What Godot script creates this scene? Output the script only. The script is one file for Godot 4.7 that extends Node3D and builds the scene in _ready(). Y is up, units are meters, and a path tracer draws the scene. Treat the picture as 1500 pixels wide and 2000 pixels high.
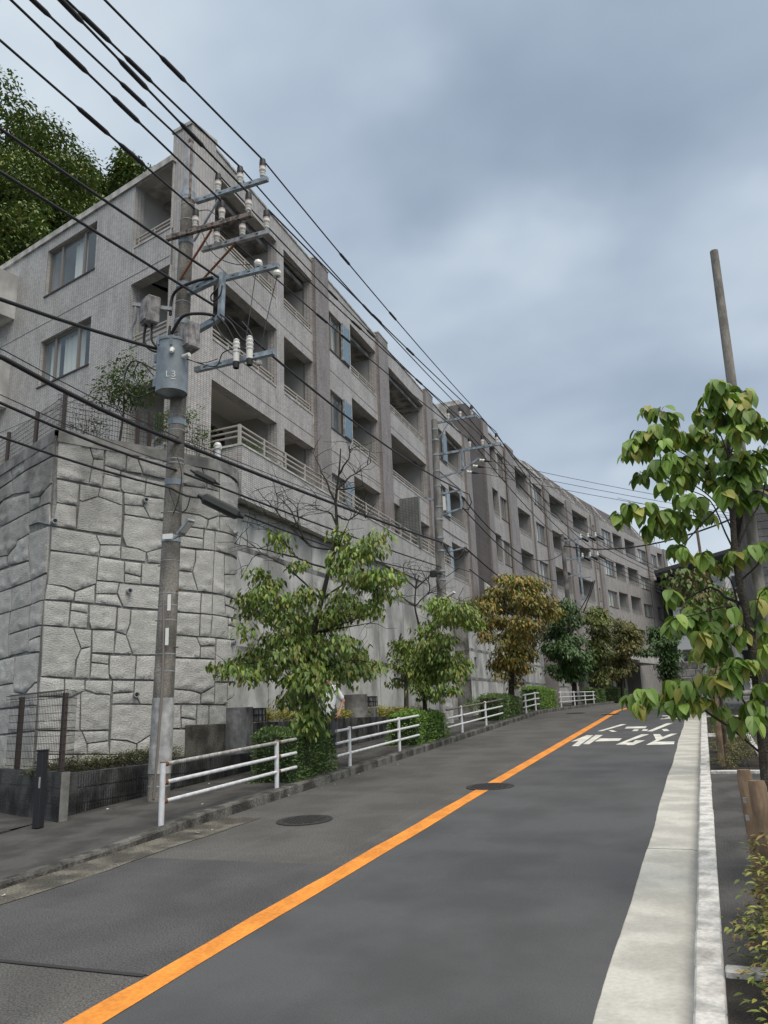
extends Node3D
# Axes: x = metres to the right of the kerb line the camera stands at, y = height, -z = metres up the road.
var M := {}
var rng := RandomNumberGenerator.new()
var used := {}
const C0 := Vector2(-10.22, 13.8)          # corner of the near block (x, distance up the road)
const EAST := Vector2(-0.972, 0.235)       # the way its end wall runs
const EASTN := Vector2(-0.235, -0.972)

func V(t: float, h: float, s: float) -> Vector3: return Vector3(t, h, -s)
func lin(r: float, g: float, b: float, a := 1.0) -> Color:
	var c := Color(r, g, b).linear_to_srgb()
	c.a = a
	return c
func G(s: float) -> float:                 # height of the road
	if s < 31.0: return 0.045 * s
	if s < 62.0: return 1.395 + 0.0125 * (s - 31.0)
	return 1.78 + 0.004 * (s - 62.0)
func bend(s: float) -> float: return 0.0 if s < 48.0 else 0.005 * (s - 48.0) * (s - 48.0)
func kerb_up(s: float) -> float: return lerpf(0.06, 0.13, clampf((s - 7.2) / 1.6, 0, 1))
func tf(s: float) -> float:
	return -10.24 - 0.0226 * (s - 14.8) if s < 36.0 else -10.719 + 0.0027 * (s - 36.0) * (s - 36.0)

# ---------------------------------------------------------------- nodes
func numbered(called: String) -> String:
	if not used.has(called):
		used[called] = 0
		return called
	used[called] += 1
	return "%s_%03d" % [called, used[called]]
func tag(o: Node3D, label: String, category: String, group := "") -> Node3D:
	o.set_meta("label", label)
	o.set_meta("category", category)
	if group: o.set_meta("group", group)
	return o
func thing(called: String, label: String, category: String, at := Vector3.ZERO, turn := 0.0, group := "") -> Node3D:
	var o := Node3D.new()
	o.name = numbered(called)
	add_child(o, true)
	o.position = at
	o.rotation.y = turn
	tag(o, label, category, group)
	return o
func obj(called: String, st: SurfaceTool, m: Material, parent: Node3D = null) -> MeshInstance3D:
	st.generate_normals()
	var o := MeshInstance3D.new()
	o.name = numbered(called) if parent == null else called
	o.mesh = st.commit()
	o.material_override = m
	if parent == null: add_child(o, true)
	else: parent.add_child(o, true)
	return o
func struct(called: String, st: SurfaceTool, m: Material) -> MeshInstance3D:
	var o := obj(called, st, m)
	o.set_meta("kind", "structure")
	return o
func inst(called: String, mesh: Mesh, m: Material, parent: Node3D, tr := Transform3D()) -> MeshInstance3D:
	var o := MeshInstance3D.new()
	o.name = called
	o.mesh = mesh
	o.material_override = m
	o.transform = tr
	parent.add_child(o, true)
	return o
func sub(called: String, parent: Node3D, at := Vector3.ZERO) -> Node3D:
	var o := Node3D.new()
	o.name = called
	o.position = at
	parent.add_child(o, true)
	return o

# ---------------------------------------------------------------- shapes
func ST() -> SurfaceTool:
	var st := SurfaceTool.new()
	st.begin(Mesh.PRIMITIVE_TRIANGLES)
	return st
func vx(st: SurfaceTool, p: Vector3, uv: Vector2) -> void:
	st.set_uv(uv)
	st.add_vertex(p)
# corners counter-clockwise as seen from outside
func quad(st: SurfaceTool, a: Vector3, b: Vector3, c: Vector3, d: Vector3, ua := Vector2.ZERO, ub := Vector2(1, 0), uc := Vector2(1, 1), ud := Vector2(0, 1), flip := false) -> void:
	st.set_smooth_group(-1)
	if flip:
		vx(st, a, ua); vx(st, b, ub); vx(st, c, uc)
		vx(st, a, ua); vx(st, c, uc); vx(st, d, ud)
	else:
		vx(st, a, ua); vx(st, c, uc); vx(st, b, ub)
		vx(st, a, ua); vx(st, d, ud); vx(st, c, uc)
func tri(st: SurfaceTool, a: Vector3, b: Vector3, c: Vector3, sg := -1) -> void:
	st.set_smooth_group(sg)
	vx(st, a, Vector2(a.x, a.y)); vx(st, c, Vector2(c.x, c.y)); vx(st, b, Vector2(b.x, b.y))
func box(st: SurfaceTool, c: Vector3, size: Vector3, b := Basis(), ch := 0.0) -> void:
	var h := size * 0.5
	if ch <= 0.0:
		var p := []
		for i in 8:
			p.append(c + b * Vector3(h.x if i & 1 else -h.x, h.y if i & 2 else -h.y, h.z if i & 4 else -h.z))
		for f in [[4, 5, 7, 6], [1, 0, 2, 3], [5, 1, 3, 7], [0, 4, 6, 2], [6, 7, 3, 2], [0, 1, 5, 4]]:
			var e1: float = (p[f[1]] - p[f[0]]).length()
			var e2: float = (p[f[3]] - p[f[0]]).length()
			quad(st, p[f[0]], p[f[1]], p[f[2]], p[f[3]], Vector2(0, 0), Vector2(e1, 0), Vector2(e1, e2), Vector2(0, e2))
		return
	# chamfered: vertices of the three inset faces per corner, joined as a hull
	var q := {}
	for i in 8:
		var sx := 1.0 if i & 1 else -1.0
		var sy := 1.0 if i & 2 else -1.0
		var sz := 1.0 if i & 4 else -1.0
		q[[i, 0]] = c + b * Vector3(sx * h.x, sy * (h.y - ch), sz * (h.z - ch))
		q[[i, 1]] = c + b * Vector3(sx * (h.x - ch), sy * h.y, sz * (h.z - ch))
		q[[i, 2]] = c + b * Vector3(sx * (h.x - ch), sy * (h.y - ch), sz * h.z)
	var ax := [[4, 5, 7, 6, 2], [1, 0, 2, 3, 2], [5, 1, 3, 7, 0], [0, 4, 6, 2, 0], [6, 7, 3, 2, 1], [0, 1, 5, 4, 1]]
	for f in ax:
		quad(st, q[[f[0], f[4]]], q[[f[1], f[4]]], q[[f[2], f[4]]], q[[f[3], f[4]]])
	for e in [[0, 1, 1, 2], [2, 3, 1, 2], [4, 5, 1, 2], [6, 7, 1, 2], [0, 2, 0, 2], [1, 3, 0, 2], [4, 6, 0, 2], [5, 7, 0, 2], [0, 4, 0, 1], [1, 5, 0, 1], [2, 6, 0, 1], [3, 7, 0, 1]]:
		var A: Vector3 = q[[e[0], e[2]]]
		var B: Vector3 = q[[e[1], e[2]]]
		var C: Vector3 = q[[e[1], e[3]]]
		var D: Vector3 = q[[e[0], e[3]]]
		var out := (A + B + C + D) / 4.0 - c
		quad(st, A, B, C, D, Vector2.ZERO, Vector2(1, 0), Vector2(1, 1), Vector2(0, 1), (B - A).cross(C - A).dot(out) < 0)
	for i in 8:
		var A: Vector3 = q[[i, 0]]
		var B: Vector3 = q[[i, 1]]
		var C: Vector3 = q[[i, 2]]
		if (B - A).cross(C - A).dot(A - c) > 0: tri(st, A, B, C)
		else: tri(st, A, C, B)
func bar(st: SurfaceTool, a: Vector3, b: Vector3, w: float, d: float, up := Vector3.UP) -> void:
	var z := (b - a).normalized()
	var x := up.cross(z)
	if x.length() < 0.01: x = Vector3.RIGHT
	x = x.normalized()
	box(st, (a + b) / 2.0, Vector3(w, d, (b - a).length()), Basis(x, z.cross(x), z))
func tube(st: SurfaceTool, pts: Array, r0: float, r1 := -1.0, sides := 8, caps := true, rs := []) -> void:
	if r1 < 0: r1 = r0
	var n := pts.size()
	var prev: Array = []
	var x := Vector3.ZERO
	var run := 0.0
	for i in n:
		var d: Vector3 = (pts[mini(i + 1, n - 1)] - pts[maxi(i - 1, 0)]).normalized()
		if i == 0:
			x = d.cross(Vector3(0.13, 0.97, 0.21)) if absf(d.y) < 0.95 else d.cross(Vector3.RIGHT)
		else:
			run += (pts[i] - pts[i - 1]).length()
		x = (x - d * x.dot(d)).normalized()
		var y := d.cross(x)
		var r: float = rs[i] if rs.size() else lerpf(r0, r1, float(i) / (n - 1))
		var ring := []
		for k in sides:
			var a := TAU * k / sides
			ring.append(pts[i] + (x * cos(a) + y * sin(a)) * r)
		st.set_smooth_group(0)
		if i:
			for k in sides:
				var k2 := (k + 1) % sides
				var u0 := float(k) / sides
				var u1 := float(k + 1) / sides
				vx(st, prev[k], Vector2(u0, run)); vx(st, ring[k2], Vector2(u1, run)); vx(st, prev[k2], Vector2(u1, run))
				vx(st, prev[k], Vector2(u0, run)); vx(st, ring[k], Vector2(u0, run)); vx(st, ring[k2], Vector2(u1, run))
		if caps and (i == 0 or i == n - 1):
			st.set_smooth_group(-1)
			for k in range(1, sides - 1):
				if i == 0: tri(st, ring[0], ring[k + 1], ring[k])
				else: tri(st, ring[0], ring[k], ring[k + 1])
		prev = ring
# turned shape: profile of (radius, height) about an axis
func lathe(st: SurfaceTool, at: Vector3, prof: Array, sides := 14, axis := Vector3.UP) -> void:
	var pts := []
	var rs := []
	for p in prof:
		pts.append(at + axis * p[1])
		rs.append(maxf(p[0], 0.0005))
	var y := axis.normalized()
	var x := y.cross(Vector3(0.13, 0.1, 0.97)).normalized()
	var z := x.cross(y)
	for i in range(1, pts.size()):
		st.set_smooth_group(i + 1)
		for k in sides:
			var a := TAU * k / sides
			var b := TAU * (k + 1) / sides
			var ea := x * cos(a) + z * sin(a)
			var eb := x * cos(b) + z * sin(b)
			var p0: Vector3 = pts[i - 1] + ea * rs[i - 1]
			var p1: Vector3 = pts[i - 1] + eb * rs[i - 1]
			var p2: Vector3 = pts[i] + eb * rs[i]
			var p3: Vector3 = pts[i] + ea * rs[i]
			vx(st, p0, Vector2(float(k) / sides, prof[i - 1][1])); vx(st, p1, Vector2(float(k + 1) / sides, prof[i - 1][1])); vx(st, p2, Vector2(float(k + 1) / sides, prof[i][1]))
			vx(st, p0, Vector2(float(k) / sides, prof[i - 1][1])); vx(st, p2, Vector2(float(k + 1) / sides, prof[i][1])); vx(st, p3, Vector2(float(k) / sides, prof[i][1]))
# extruded outline in plan, from h0 to h1; pts are (x, distance)
func extrude(st: SurfaceTool, pts: Array, h0: float, h1: float) -> void:
	var poly := PackedVector2Array()
	for p in pts: poly.append(Vector2(p[0], p[1]))
	if Geometry2D.is_polygon_clockwise(poly): poly.reverse()
	var n := poly.size()
	for i in n:
		var a := poly[i]
		var b := poly[(i + 1) % n]
		var l := a.distance_to(b)
		quad(st, V(a.x, h0, a.y), V(b.x, h0, b.y), V(b.x, h1, b.y), V(a.x, h1, a.y), Vector2(0, h0), Vector2(l, h0), Vector2(l, h1), Vector2(0, h1), true)
	var ix := Geometry2D.triangulate_polygon(poly)
	for i in range(0, ix.size(), 3):
		var a := poly[ix[i]]
		var b := poly[ix[i + 1]]
		var c := poly[ix[i + 2]]
		var up := (V(b.x, 0, b.y) - V(a.x, 0, a.y)).cross(V(c.x, 0, c.y) - V(a.x, 0, a.y)).y > 0
		for hh in [h0, h1]:
			if up == (hh == h1): tri(st, V(a.x, hh, a.y), V(b.x, hh, b.y), V(c.x, hh, c.y))
			else: tri(st, V(a.x, hh, a.y), V(c.x, hh, c.y), V(b.x, hh, b.y))
# a sheet that follows the road between two offsets
func sheet(st: SurfaceTool, s0: float, s1: float, ds: float, t0: float, t1: float, lift: float, follow := true, wob0 := 0.0, wob1 := 0.0) -> void:
	var n := int(ceil((s1 - s0) / ds))
	var pa := Vector3.ZERO
	var pb := Vector3.ZERO
	for i in n + 1:
		var s := lerpf(s0, s1, float(i) / n)
		var x := bend(s) if follow else 0.0
		var w0 := wob0 * (sin(s * 3.1) + sin(s * 7.7 + 1.0) * 0.5 + rng.randf_range(-0.5, 0.5)) if wob0 > 0 else 0.0
		var w1 := wob1 * (sin(s * 0.9 + 0.4) + 0.6 * sin(s * 2.3) + rng.randf_range(-0.25, 0.25)) if wob1 > 0 else 0.0
		var a := V(t0 + x + w0, G(s) + lift, s)
		var b := V(t1 + x + w1, G(s) + lift, s)
		if i:
			quad(st, pa, pb, b, a, Vector2(pa.x, pa.z), Vector2(pb.x, pb.z), Vector2(b.x, b.z), Vector2(a.x, a.z))
		pa = a
		pb = b

# ---------------------------------------------------------------- materials
func nz(freq: float, kind := FastNoiseLite.TYPE_SIMPLEX_SMOOTH, oct := 4, sd := 1) -> FastNoiseLite:
	var n := FastNoiseLite.new()
	n.noise_type = kind
	n.frequency = freq
	n.fractal_octaves = oct
	n.seed = sd
	return n
func ntex(n: FastNoiseLite, cols: Array, size := 512, offs := []) -> NoiseTexture2D:
	var t := NoiseTexture2D.new()
	t.width = size
	t.height = size
	t.seamless = true
	t.noise = n
	var g := Gradient.new()
	var pc := PackedColorArray()
	var po := PackedFloat32Array()
	for i in cols.size():
		pc.append(cols[i])
		po.append(offs[i] if offs.size() else float(i) / (cols.size() - 1))
	g.offsets = po
	g.colors = pc
	t.color_ramp = g
	return t
func bump(n: FastNoiseLite, strength: float, size := 512) -> NoiseTexture2D:
	var t := NoiseTexture2D.new()
	t.width = size
	t.height = size
	t.seamless = true
	t.as_normal_map = true
	t.bump_strength = strength
	t.noise = n
	return t
func plain(c: Color, rough := 0.7, metal := 0.0) -> StandardMaterial3D:
	var m := StandardMaterial3D.new()
	m.albedo_color = c
	m.roughness = rough
	m.metallic = metal
	return m
# grain: triplanar in the world, metres per repeat; stain: a coarse layer over it
var cache := {}
func grained(c: Color, lo: float, hi: float, freq: float, per: float, rough: float, bmp := 4.0, stain := 0.0, stain_per := 4.0, world := true, sd := 1, oct := 4) -> StandardMaterial3D:
	var m := plain(c, rough)
	var f := 0.02 if freq < 0.03 else (0.05 if freq < 0.09 else 0.13)
	var levels := [[0.9, 1.0], [0.76, 1.0], [0.5, 1.0], [0.3, 1.0]]
	var lv := 0
	for k in 4:
		if absf(lo / hi - levels[k][0]) < absf(lo / hi - levels[lv][0]): lv = k
	m.albedo_color = (c.srgb_to_linear() * (0.5 * (lo + hi) / (0.5 * (levels[lv][0] + 1.0)))).linear_to_srgb()
	m.albedo_color.a = 1.0
	var key := "g%s_%d" % [f, lv]
	if not cache.has(key):
		var l: float = levels[lv][0]
		cache[key] = ntex(nz(f, FastNoiseLite.TYPE_SIMPLEX_SMOOTH, 5, 1 + lv), [Color(l, l, l).linear_to_srgb(), Color((l + 1) / 2, (l + 1) / 2, (l + 1) / 2).linear_to_srgb(), Color.WHITE], 512, [0.2, 0.5, 0.8])
	m.albedo_texture = cache[key]
	m.uv1_triplanar = true
	m.uv1_world_triplanar = world
	m.uv1_scale = Vector3.ONE / per
	m.uv1_offset = Vector3(0.37, 0.11, 0.71) * sd
	if bmp > 0.0:
		var kb := "b%s" % f
		if not cache.has(kb): cache[kb] = bump(nz(f, FastNoiseLite.TYPE_SIMPLEX_SMOOTH, 5, 3), 6.0)
		m.normal_enabled = true
		m.normal_texture = cache[kb]
		m.normal_scale = bmp / 6.0
	if stain > 0.0:
		var q: float = snappedf(stain, 0.12)
		var kd := "d%s" % q
		if not cache.has(kd):
			var d := 1.0 - maxf(q, 0.1)
			cache[kd] = ntex(nz(0.008, FastNoiseLite.TYPE_SIMPLEX_SMOOTH, 5, 8), [Color(d, d, d), Color(1, 1, 1)], 512, [0.25, 0.7])
		m.detail_enabled = true
		m.detail_blend_mode = BaseMaterial3D.BLEND_MODE_MUL
		m.detail_uv_layer = BaseMaterial3D.DETAIL_UV_2
		m.uv2_triplanar = true
		m.uv2_world_triplanar = world
		m.uv2_scale = Vector3(1.0 / stain_per, 0.6 / stain_per, 1.0 / stain_per)
		m.uv2_offset = Vector3(0.13, 0.29, 0.53) * sd
		m.detail_albedo = cache[kd]
	return m
func tile_image(joint: Color, sd: int, spread: float) -> ImageTexture:   # 2 m of stacked 95 x 45 mm tiles
	var im := Image.create(480, 480, false, Image.FORMAT_RGB8)
	im.fill(joint)
	var r := RandomNumberGenerator.new()
	r.seed = sd
	for j in 40:
		for i in 20:
			var v := 1.0 - spread * r.randf()
			if r.randf() < 0.06: v -= spread * 0.6
			im.fill_rect(Rect2i(i * 24, j * 12, 22, 10), Color(v, v * (1.0 - 0.012 * r.randf()), v * (1.0 - 0.02 * r.randf())))
	return ImageTexture.create_from_image(im)
func tiled(c: Color, tex: Texture2D, per := 2.0) -> StandardMaterial3D:
	var m := plain(c, 0.55)
	m.albedo_texture = tex
	m.uv1_scale = Vector3.ONE / per
	m.detail_enabled = true
	m.detail_blend_mode = BaseMaterial3D.BLEND_MODE_MUL
	m.detail_uv_layer = BaseMaterial3D.DETAIL_UV_2
	m.uv2_triplanar = true
	m.uv2_world_triplanar = true
	m.uv2_scale = Vector3(0.16, 0.05, 0.16)
	m.detail_albedo = ntex(nz(0.02, FastNoiseLite.TYPE_SIMPLEX_SMOOTH, 5, 21), [Color(0.91, 0.91, 0.905), Color(1, 1, 1)], 512, [0.25, 0.6])
	return m
func leafy(rough := 0.55, back := 0.55) -> StandardMaterial3D:
	var m := plain(Color.WHITE, rough)
	m.vertex_color_use_as_albedo = true
	m.backlight_enabled = true
	m.backlight = Color(back, back, back * 0.6)
	return m

func make_materials() -> void:
	var tt := tile_image(Color(0.5, 0.49, 0.49), 3, 0.1)
	var tb := tile_image(Color(0.58, 0.57, 0.57), 4, 0.12)
	M.tile = tiled(lin(0.57, 0.55, 0.545), tt)
	M.tile_brown = tiled(lin(0.34, 0.31, 0.305), tb)
	M.tile_dark = tiled(lin(0.185, 0.168, 0.165), tb)
	M.tile_light = tiled(lin(0.60, 0.59, 0.58), tt)
	M.tile_far = tiled(lin(0.48, 0.46, 0.45), tt)
	M.screen = tiled(lin(0.22, 0.235, 0.225), tt, 2.6)
	M.cream = grained(lin(0.60, 0.58, 0.54), 0.85, 1.0, 0.02, 1.5, 0.6, 0.0, 0.2, 2.0)
	M.paint = grained(lin(0.42, 0.415, 0.40), 0.93, 1.0, 0.03, 1.0, 0.8, 1.0)
	M.ceiling = plain(lin(0.62, 0.59, 0.53), 0.8)
	M.concrete = grained(lin(0.58, 0.58, 0.57), 0.88, 1.04, 0.012, 3.0, 0.85, 1.0, 0.24, 5.0, true, 5, 6)
	M.concrete_dark = grained(lin(0.32, 0.315, 0.305), 0.75, 1.05, 0.02, 1.5, 0.9, 2.0, 0.35, 2.5, true, 6, 6)
	M.block = grained(lin(0.085, 0.088, 0.088), 0.6, 1.3, 0.05, 0.8, 0.95, 6.0, 0.55, 1.6, true, 8, 5)
	M.asphalt_old = grained(lin(0.15, 0.147, 0.14), 0.35, 1.35, 0.14, 1.25, 0.9, 8.0, 0.1, 5.0, true, 9, 3)
	M.asphalt_patch = grained(lin(0.115, 0.117, 0.118), 0.35, 1.3, 0.14, 1.15, 0.9, 7.0, 0.1, 5.0, true, 10, 3)
	M.asphalt_new = grained(lin(0.098, 0.1, 0.105), 0.76, 1.0, 0.13, 0.9, 0.85, 3.0, 0.1, 6.0, true, 11, 3)
	M.asphalt_walk = grained(lin(0.105, 0.102, 0.098), 0.5, 1.1, 0.12, 1.2, 0.92, 5.0, 0.2, 3.0, true, 12, 4)
	M.dirt = grained(lin(0.22, 0.205, 0.17), 0.4, 1.2, 0.1, 1.6, 0.95, 6.0, 0.4, 2.0, true, 13, 4)
	M.soil = grained(lin(0.05, 0.042, 0.034), 0.5, 1.5, 0.12, 0.8, 1.0, 9.0, 0.3, 1.5, true, 14, 4)
	M.gutter = grained(lin(0.56, 0.55, 0.5), 0.88, 1.04, 0.05, 1.2, 0.85, 2.0, 0.16, 2.5, true, 15, 5)
	M.kerb = grained(lin(0.66, 0.65, 0.62), 0.86, 1.04, 0.05, 0.9, 0.85, 2.0, 0.2, 1.2, true, 16, 5)
	M.kerb_old = grained(lin(0.17, 0.165, 0.15), 0.6, 1.2, 0.06, 1.2, 0.95, 5.0, 0.45, 2.0, true, 17, 5)
	M.stone = grained(Color(1, 1, 1), 0.72, 1.0, 0.05, 0.9, 0.95, 12.0, 0.0, 3.0, false, 18, 6)
	M.stone.uv1_scale = Vector3(0.8, 1.5, 0.8)
	M.stone.vertex_color_use_as_albedo = true
	M.joint = grained(lin(0.4, 0.4, 0.39), 0.6, 1.0, 0.04, 1.5, 0.95, 3.0, 0.4, 3.0, true, 19, 5)
	M.pole = grained(lin(0.31, 0.29, 0.26), 0.7, 1.12, 0.03, 0.9, 0.9, 3.0, 0.35, 2.4, true, 20, 6)
	M.pole_grey = grained(lin(0.3, 0.29, 0.275), 0.75, 1.1, 0.03, 0.9, 0.9, 2.0, 0.3, 2.4, true, 21, 6)
	M.sleeve = grained(lin(0.5, 0.5, 0.5), 0.85, 1.05, 0.02, 1.0, 0.6, 1.0, 0.25, 1.0, true, 22, 5)
	M.steel = grained(lin(0.36, 0.43, 0.5), 0.8, 1.08, 0.04, 0.6, 0.5, 1.0, 0.25, 0.8, true, 23, 5)
	M.trafo = grained(lin(0.255, 0.3, 0.34), 0.92, 1.04, 0.02, 0.8, 0.45, 0.5, 0.15, 0.8, true, 24, 5)
	M.rusty = grained(lin(0.33, 0.27, 0.25), 0.4, 1.2, 0.06, 0.5, 0.8, 3.0, 0.5, 0.5, true, 25, 5)
	M.rust = grained(lin(0.2, 0.075, 0.03), 0.5, 1.4, 0.08, 0.3, 0.9, 3.0, 0.0, 1.0, true, 26, 4)
	M.boxpaint = grained(lin(0.42, 0.4, 0.4), 0.55, 1.1, 0.05, 0.6, 0.7, 3.0, 0.3, 0.5, true, 27, 5)
	M.porcelain = plain(lin(0.75, 0.74, 0.7), 0.25)
	M.black = plain(lin(0.018, 0.018, 0.021), 0.55)
	M.wire = plain(lin(0.02, 0.018, 0.022), 0.6)
	M.red = plain(lin(0.4, 0.12, 0.1), 0.4)
	M.galv = grained(lin(0.42, 0.44, 0.47), 0.85, 1.05, 0.04, 0.4, 0.45, 0.0, 0.2, 0.7, true, 28, 4)
	M.white = grained(lin(0.78, 0.79, 0.82), 0.9, 1.0, 0.03, 0.6, 0.5, 0.6, 0.16, 0.6, true, 29, 5)
	M.white_rust = grained(lin(0.7, 0.68, 0.66), 0.3, 1.05, 0.07, 0.5, 0.7, 2.0, 0.25, 0.5, true, 30, 5)
	M.plate = plain(lin(0.75, 0.76, 0.74), 0.5)
	M.orange = grained(lin(0.95, 0.34, 0.045), 0.84, 1.02, 0.05, 1.2, 0.75, 2.0, 0.08, 2.0, true, 31, 5)
	M.letter = grained(lin(0.78, 0.77, 0.7), 0.86, 1.02, 0.05, 1.0, 0.75, 2.0, 0.08, 2.0, true, 32, 5)
	M.iron = grained(lin(0.035, 0.035, 0.034), 0.5, 1.4, 0.1, 0.4, 0.7, 4.0, 0.0, 1.0, true, 33, 3)
	M.brown_metal = plain(lin(0.06, 0.042, 0.036), 0.5)
	M.mesh_wire = plain(lin(0.03, 0.026, 0.024), 0.6)
	M.railing = plain(lin(0.40, 0.37, 0.34), 0.5)
	M.rail_far = plain(lin(0.34, 0.33, 0.32), 0.5)
	M.frame = plain(lin(0.21, 0.185, 0.165), 0.45)
	M.dark = plain(lin(0.03, 0.032, 0.034), 0.6)
	M.curtain = plain(lin(0.7, 0.74, 0.7), 0.9)
	M.curtain_warm = plain(lin(0.5, 0.49, 0.43), 0.9)
	M.glass = plain(Color(0.75, 0.82, 0.85, 0.12), 0.03)
	M.glass.transparency = BaseMaterial3D.TRANSPARENCY_ALPHA
	M.glass_blue = plain(Color(0.42, 0.55, 0.62, 0.55), 0.05)
	M.glass_blue.transparency = BaseMaterial3D.TRANSPARENCY_ALPHA
	M.door_glass = plain(lin(0.02, 0.024, 0.026), 0.04)
	M.roof_tile = grained(lin(0.15, 0.13, 0.128), 0.8, 1.1, 0.05, 0.8, 0.7, 3.0, 0.2, 3.0, true, 34, 4)
	M.bark = grained(lin(0.1, 0.085, 0.065), 0.45, 1.3, 0.05, 0.5, 0.95, 9.0, 0.3, 0.7, true, 35, 5)
	M.bark_dark = grained(lin(0.045, 0.04, 0.032), 0.45, 1.3, 0.05, 0.5, 0.95, 9.0, 0.0, 0.7, true, 36, 5)
	M.twig = plain(lin(0.11, 0.095, 0.085), 0.9)
	M.wood = grained(lin(0.27, 0.185, 0.12), 0.7, 1.1, 0.02, 0.5, 0.8, 3.0, 0.25, 0.7, true, 37, 5)
	M.wood.uv1_scale = Vector3(6.0, 0.8, 6.0)
	M.wood_grey = grained(lin(0.36, 0.33, 0.3), 0.7, 1.1, 0.02, 0.5, 0.85, 3.0, 0.25, 0.7, true, 38, 5)
	M.wood_grey.uv1_scale = Vector3(6.0, 0.8, 6.0)
	M.leaf = leafy(0.5, 0.6)
	M.leaf_matt = leafy(0.65, 0.4)
	M.needle = leafy(0.6, 0.35)
	M.skin = plain(lin(0.42, 0.24, 0.17), 0.6)
	M.skin.subsurf_scatter_enabled = true
	M.skin.subsurf_scatter_strength = 0.15
	M.shirt = plain(lin(0.75, 0.77, 0.82), 0.9)
	M.trousers = plain(lin(0.03, 0.034, 0.045), 0.9)
	M.hair = plain(lin(0.02, 0.016, 0.014), 0.6)
	M.siding = grained(lin(0.2, 0.195, 0.2), 0.85, 1.08, 0.03, 1.5, 0.7, 2.0, 0.2, 3.0, true, 39, 5)
	M.white_wall = plain(lin(0.62, 0.63, 0.64), 0.8)
	M.terracotta = grained(lin(0.55, 0.22, 0.1), 0.8, 1.1, 0.05, 1.0, 0.9, 2.0, 0.0, 1.0, true, 40, 4)
	M.ground = grained(lin(0.07, 0.075, 0.05), 0.6, 1.3, 0.05, 3.0, 1.0, 5.0, 0.3, 9.0, true, 41, 5)
	M.hill = grained(lin(0.03, 0.045, 0.018), 0.5, 1.4, 0.05, 3.0, 1.0, 5.0, 0.3, 9.0, true, 42, 5)
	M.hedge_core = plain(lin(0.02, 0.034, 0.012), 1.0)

# ---------------------------------------------------------------- walls that follow a line, with openings
# line 0: facade along the road, 1: end wall, 2: terrace front, 3: basement wall, 4: basement bays, 5: left block wall
func fp(m: int, a: float, off: float, h: float) -> Vector3:
	match m:
		0:
			var sl := -0.0226 if a < 36.0 else 0.0054 * (a - 36.0)
			var n := Vector2(1.0, -sl).normalized()
			return V(tf(a) + off * n.x, h, a + off * n.y)
		1: return V(C0.x + EAST.x * a + EASTN.x * off, h, C0.y + EAST.y * a + EASTN.y * off)
		2: return V(-9.45 - 0.0262 * (a - 14.97) + off, h, a)
		3: return V(-9.85 + off, h, a)
		4: return V(-9.2 + off, h, a)
		5: return V(-7.78 - 0.929 * a - 0.37 * off, h, 8.14 + 0.37 * a - 0.929 * off)
	return Vector3.ZERO
func fq(st: SurfaceTool, m: int, a0: float, a1: float, h0: float, h1: float, off := 0.0) -> void:
	quad(st, fp(m, a0, off, h0), fp(m, a1, off, h0), fp(m, a1, off, h1), fp(m, a0, off, h1), Vector2(a0, h0), Vector2(a1, h0), Vector2(a1, h1), Vector2(a0, h1), m == 1 or m == 5)
# a box whose faces follow the line
func fbox(st: SurfaceTool, m: int, a0: float, a1: float, h0: float, h1: float, o0: float, o1: float) -> void:
	var fl := m == 1 or m == 5
	fq(st, m, a0, a1, h0, h1, o1)
	for e in [[h1, false], [h0, true]]:
		quad(st, fp(m, a0, o1, e[0]), fp(m, a1, o1, e[0]), fp(m, a1, o0, e[0]), fp(m, a0, o0, e[0]), Vector2(a0, o1), Vector2(a1, o1), Vector2(a1, o0), Vector2(a0, o0), fl != e[1])
	for e in [[a0, false], [a1, true]]:
		quad(st, fp(m, e[0], o0, h0), fp(m, e[0], o1, h0), fp(m, e[0], o1, h1), fp(m, e[0], o0, h1), Vector2(o0, h0), Vector2(o1, h0), Vector2(o1, h1), Vector2(o0, h1), fl != e[1])
	quad(st, fp(m, a1, o0, h0), fp(m, a0, o0, h0), fp(m, a0, o0, h1), fp(m, a1, o0, h1), Vector2(a1, h0), Vector2(a0, h0), Vector2(a0, h1), Vector2(a1, h1), fl)
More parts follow.
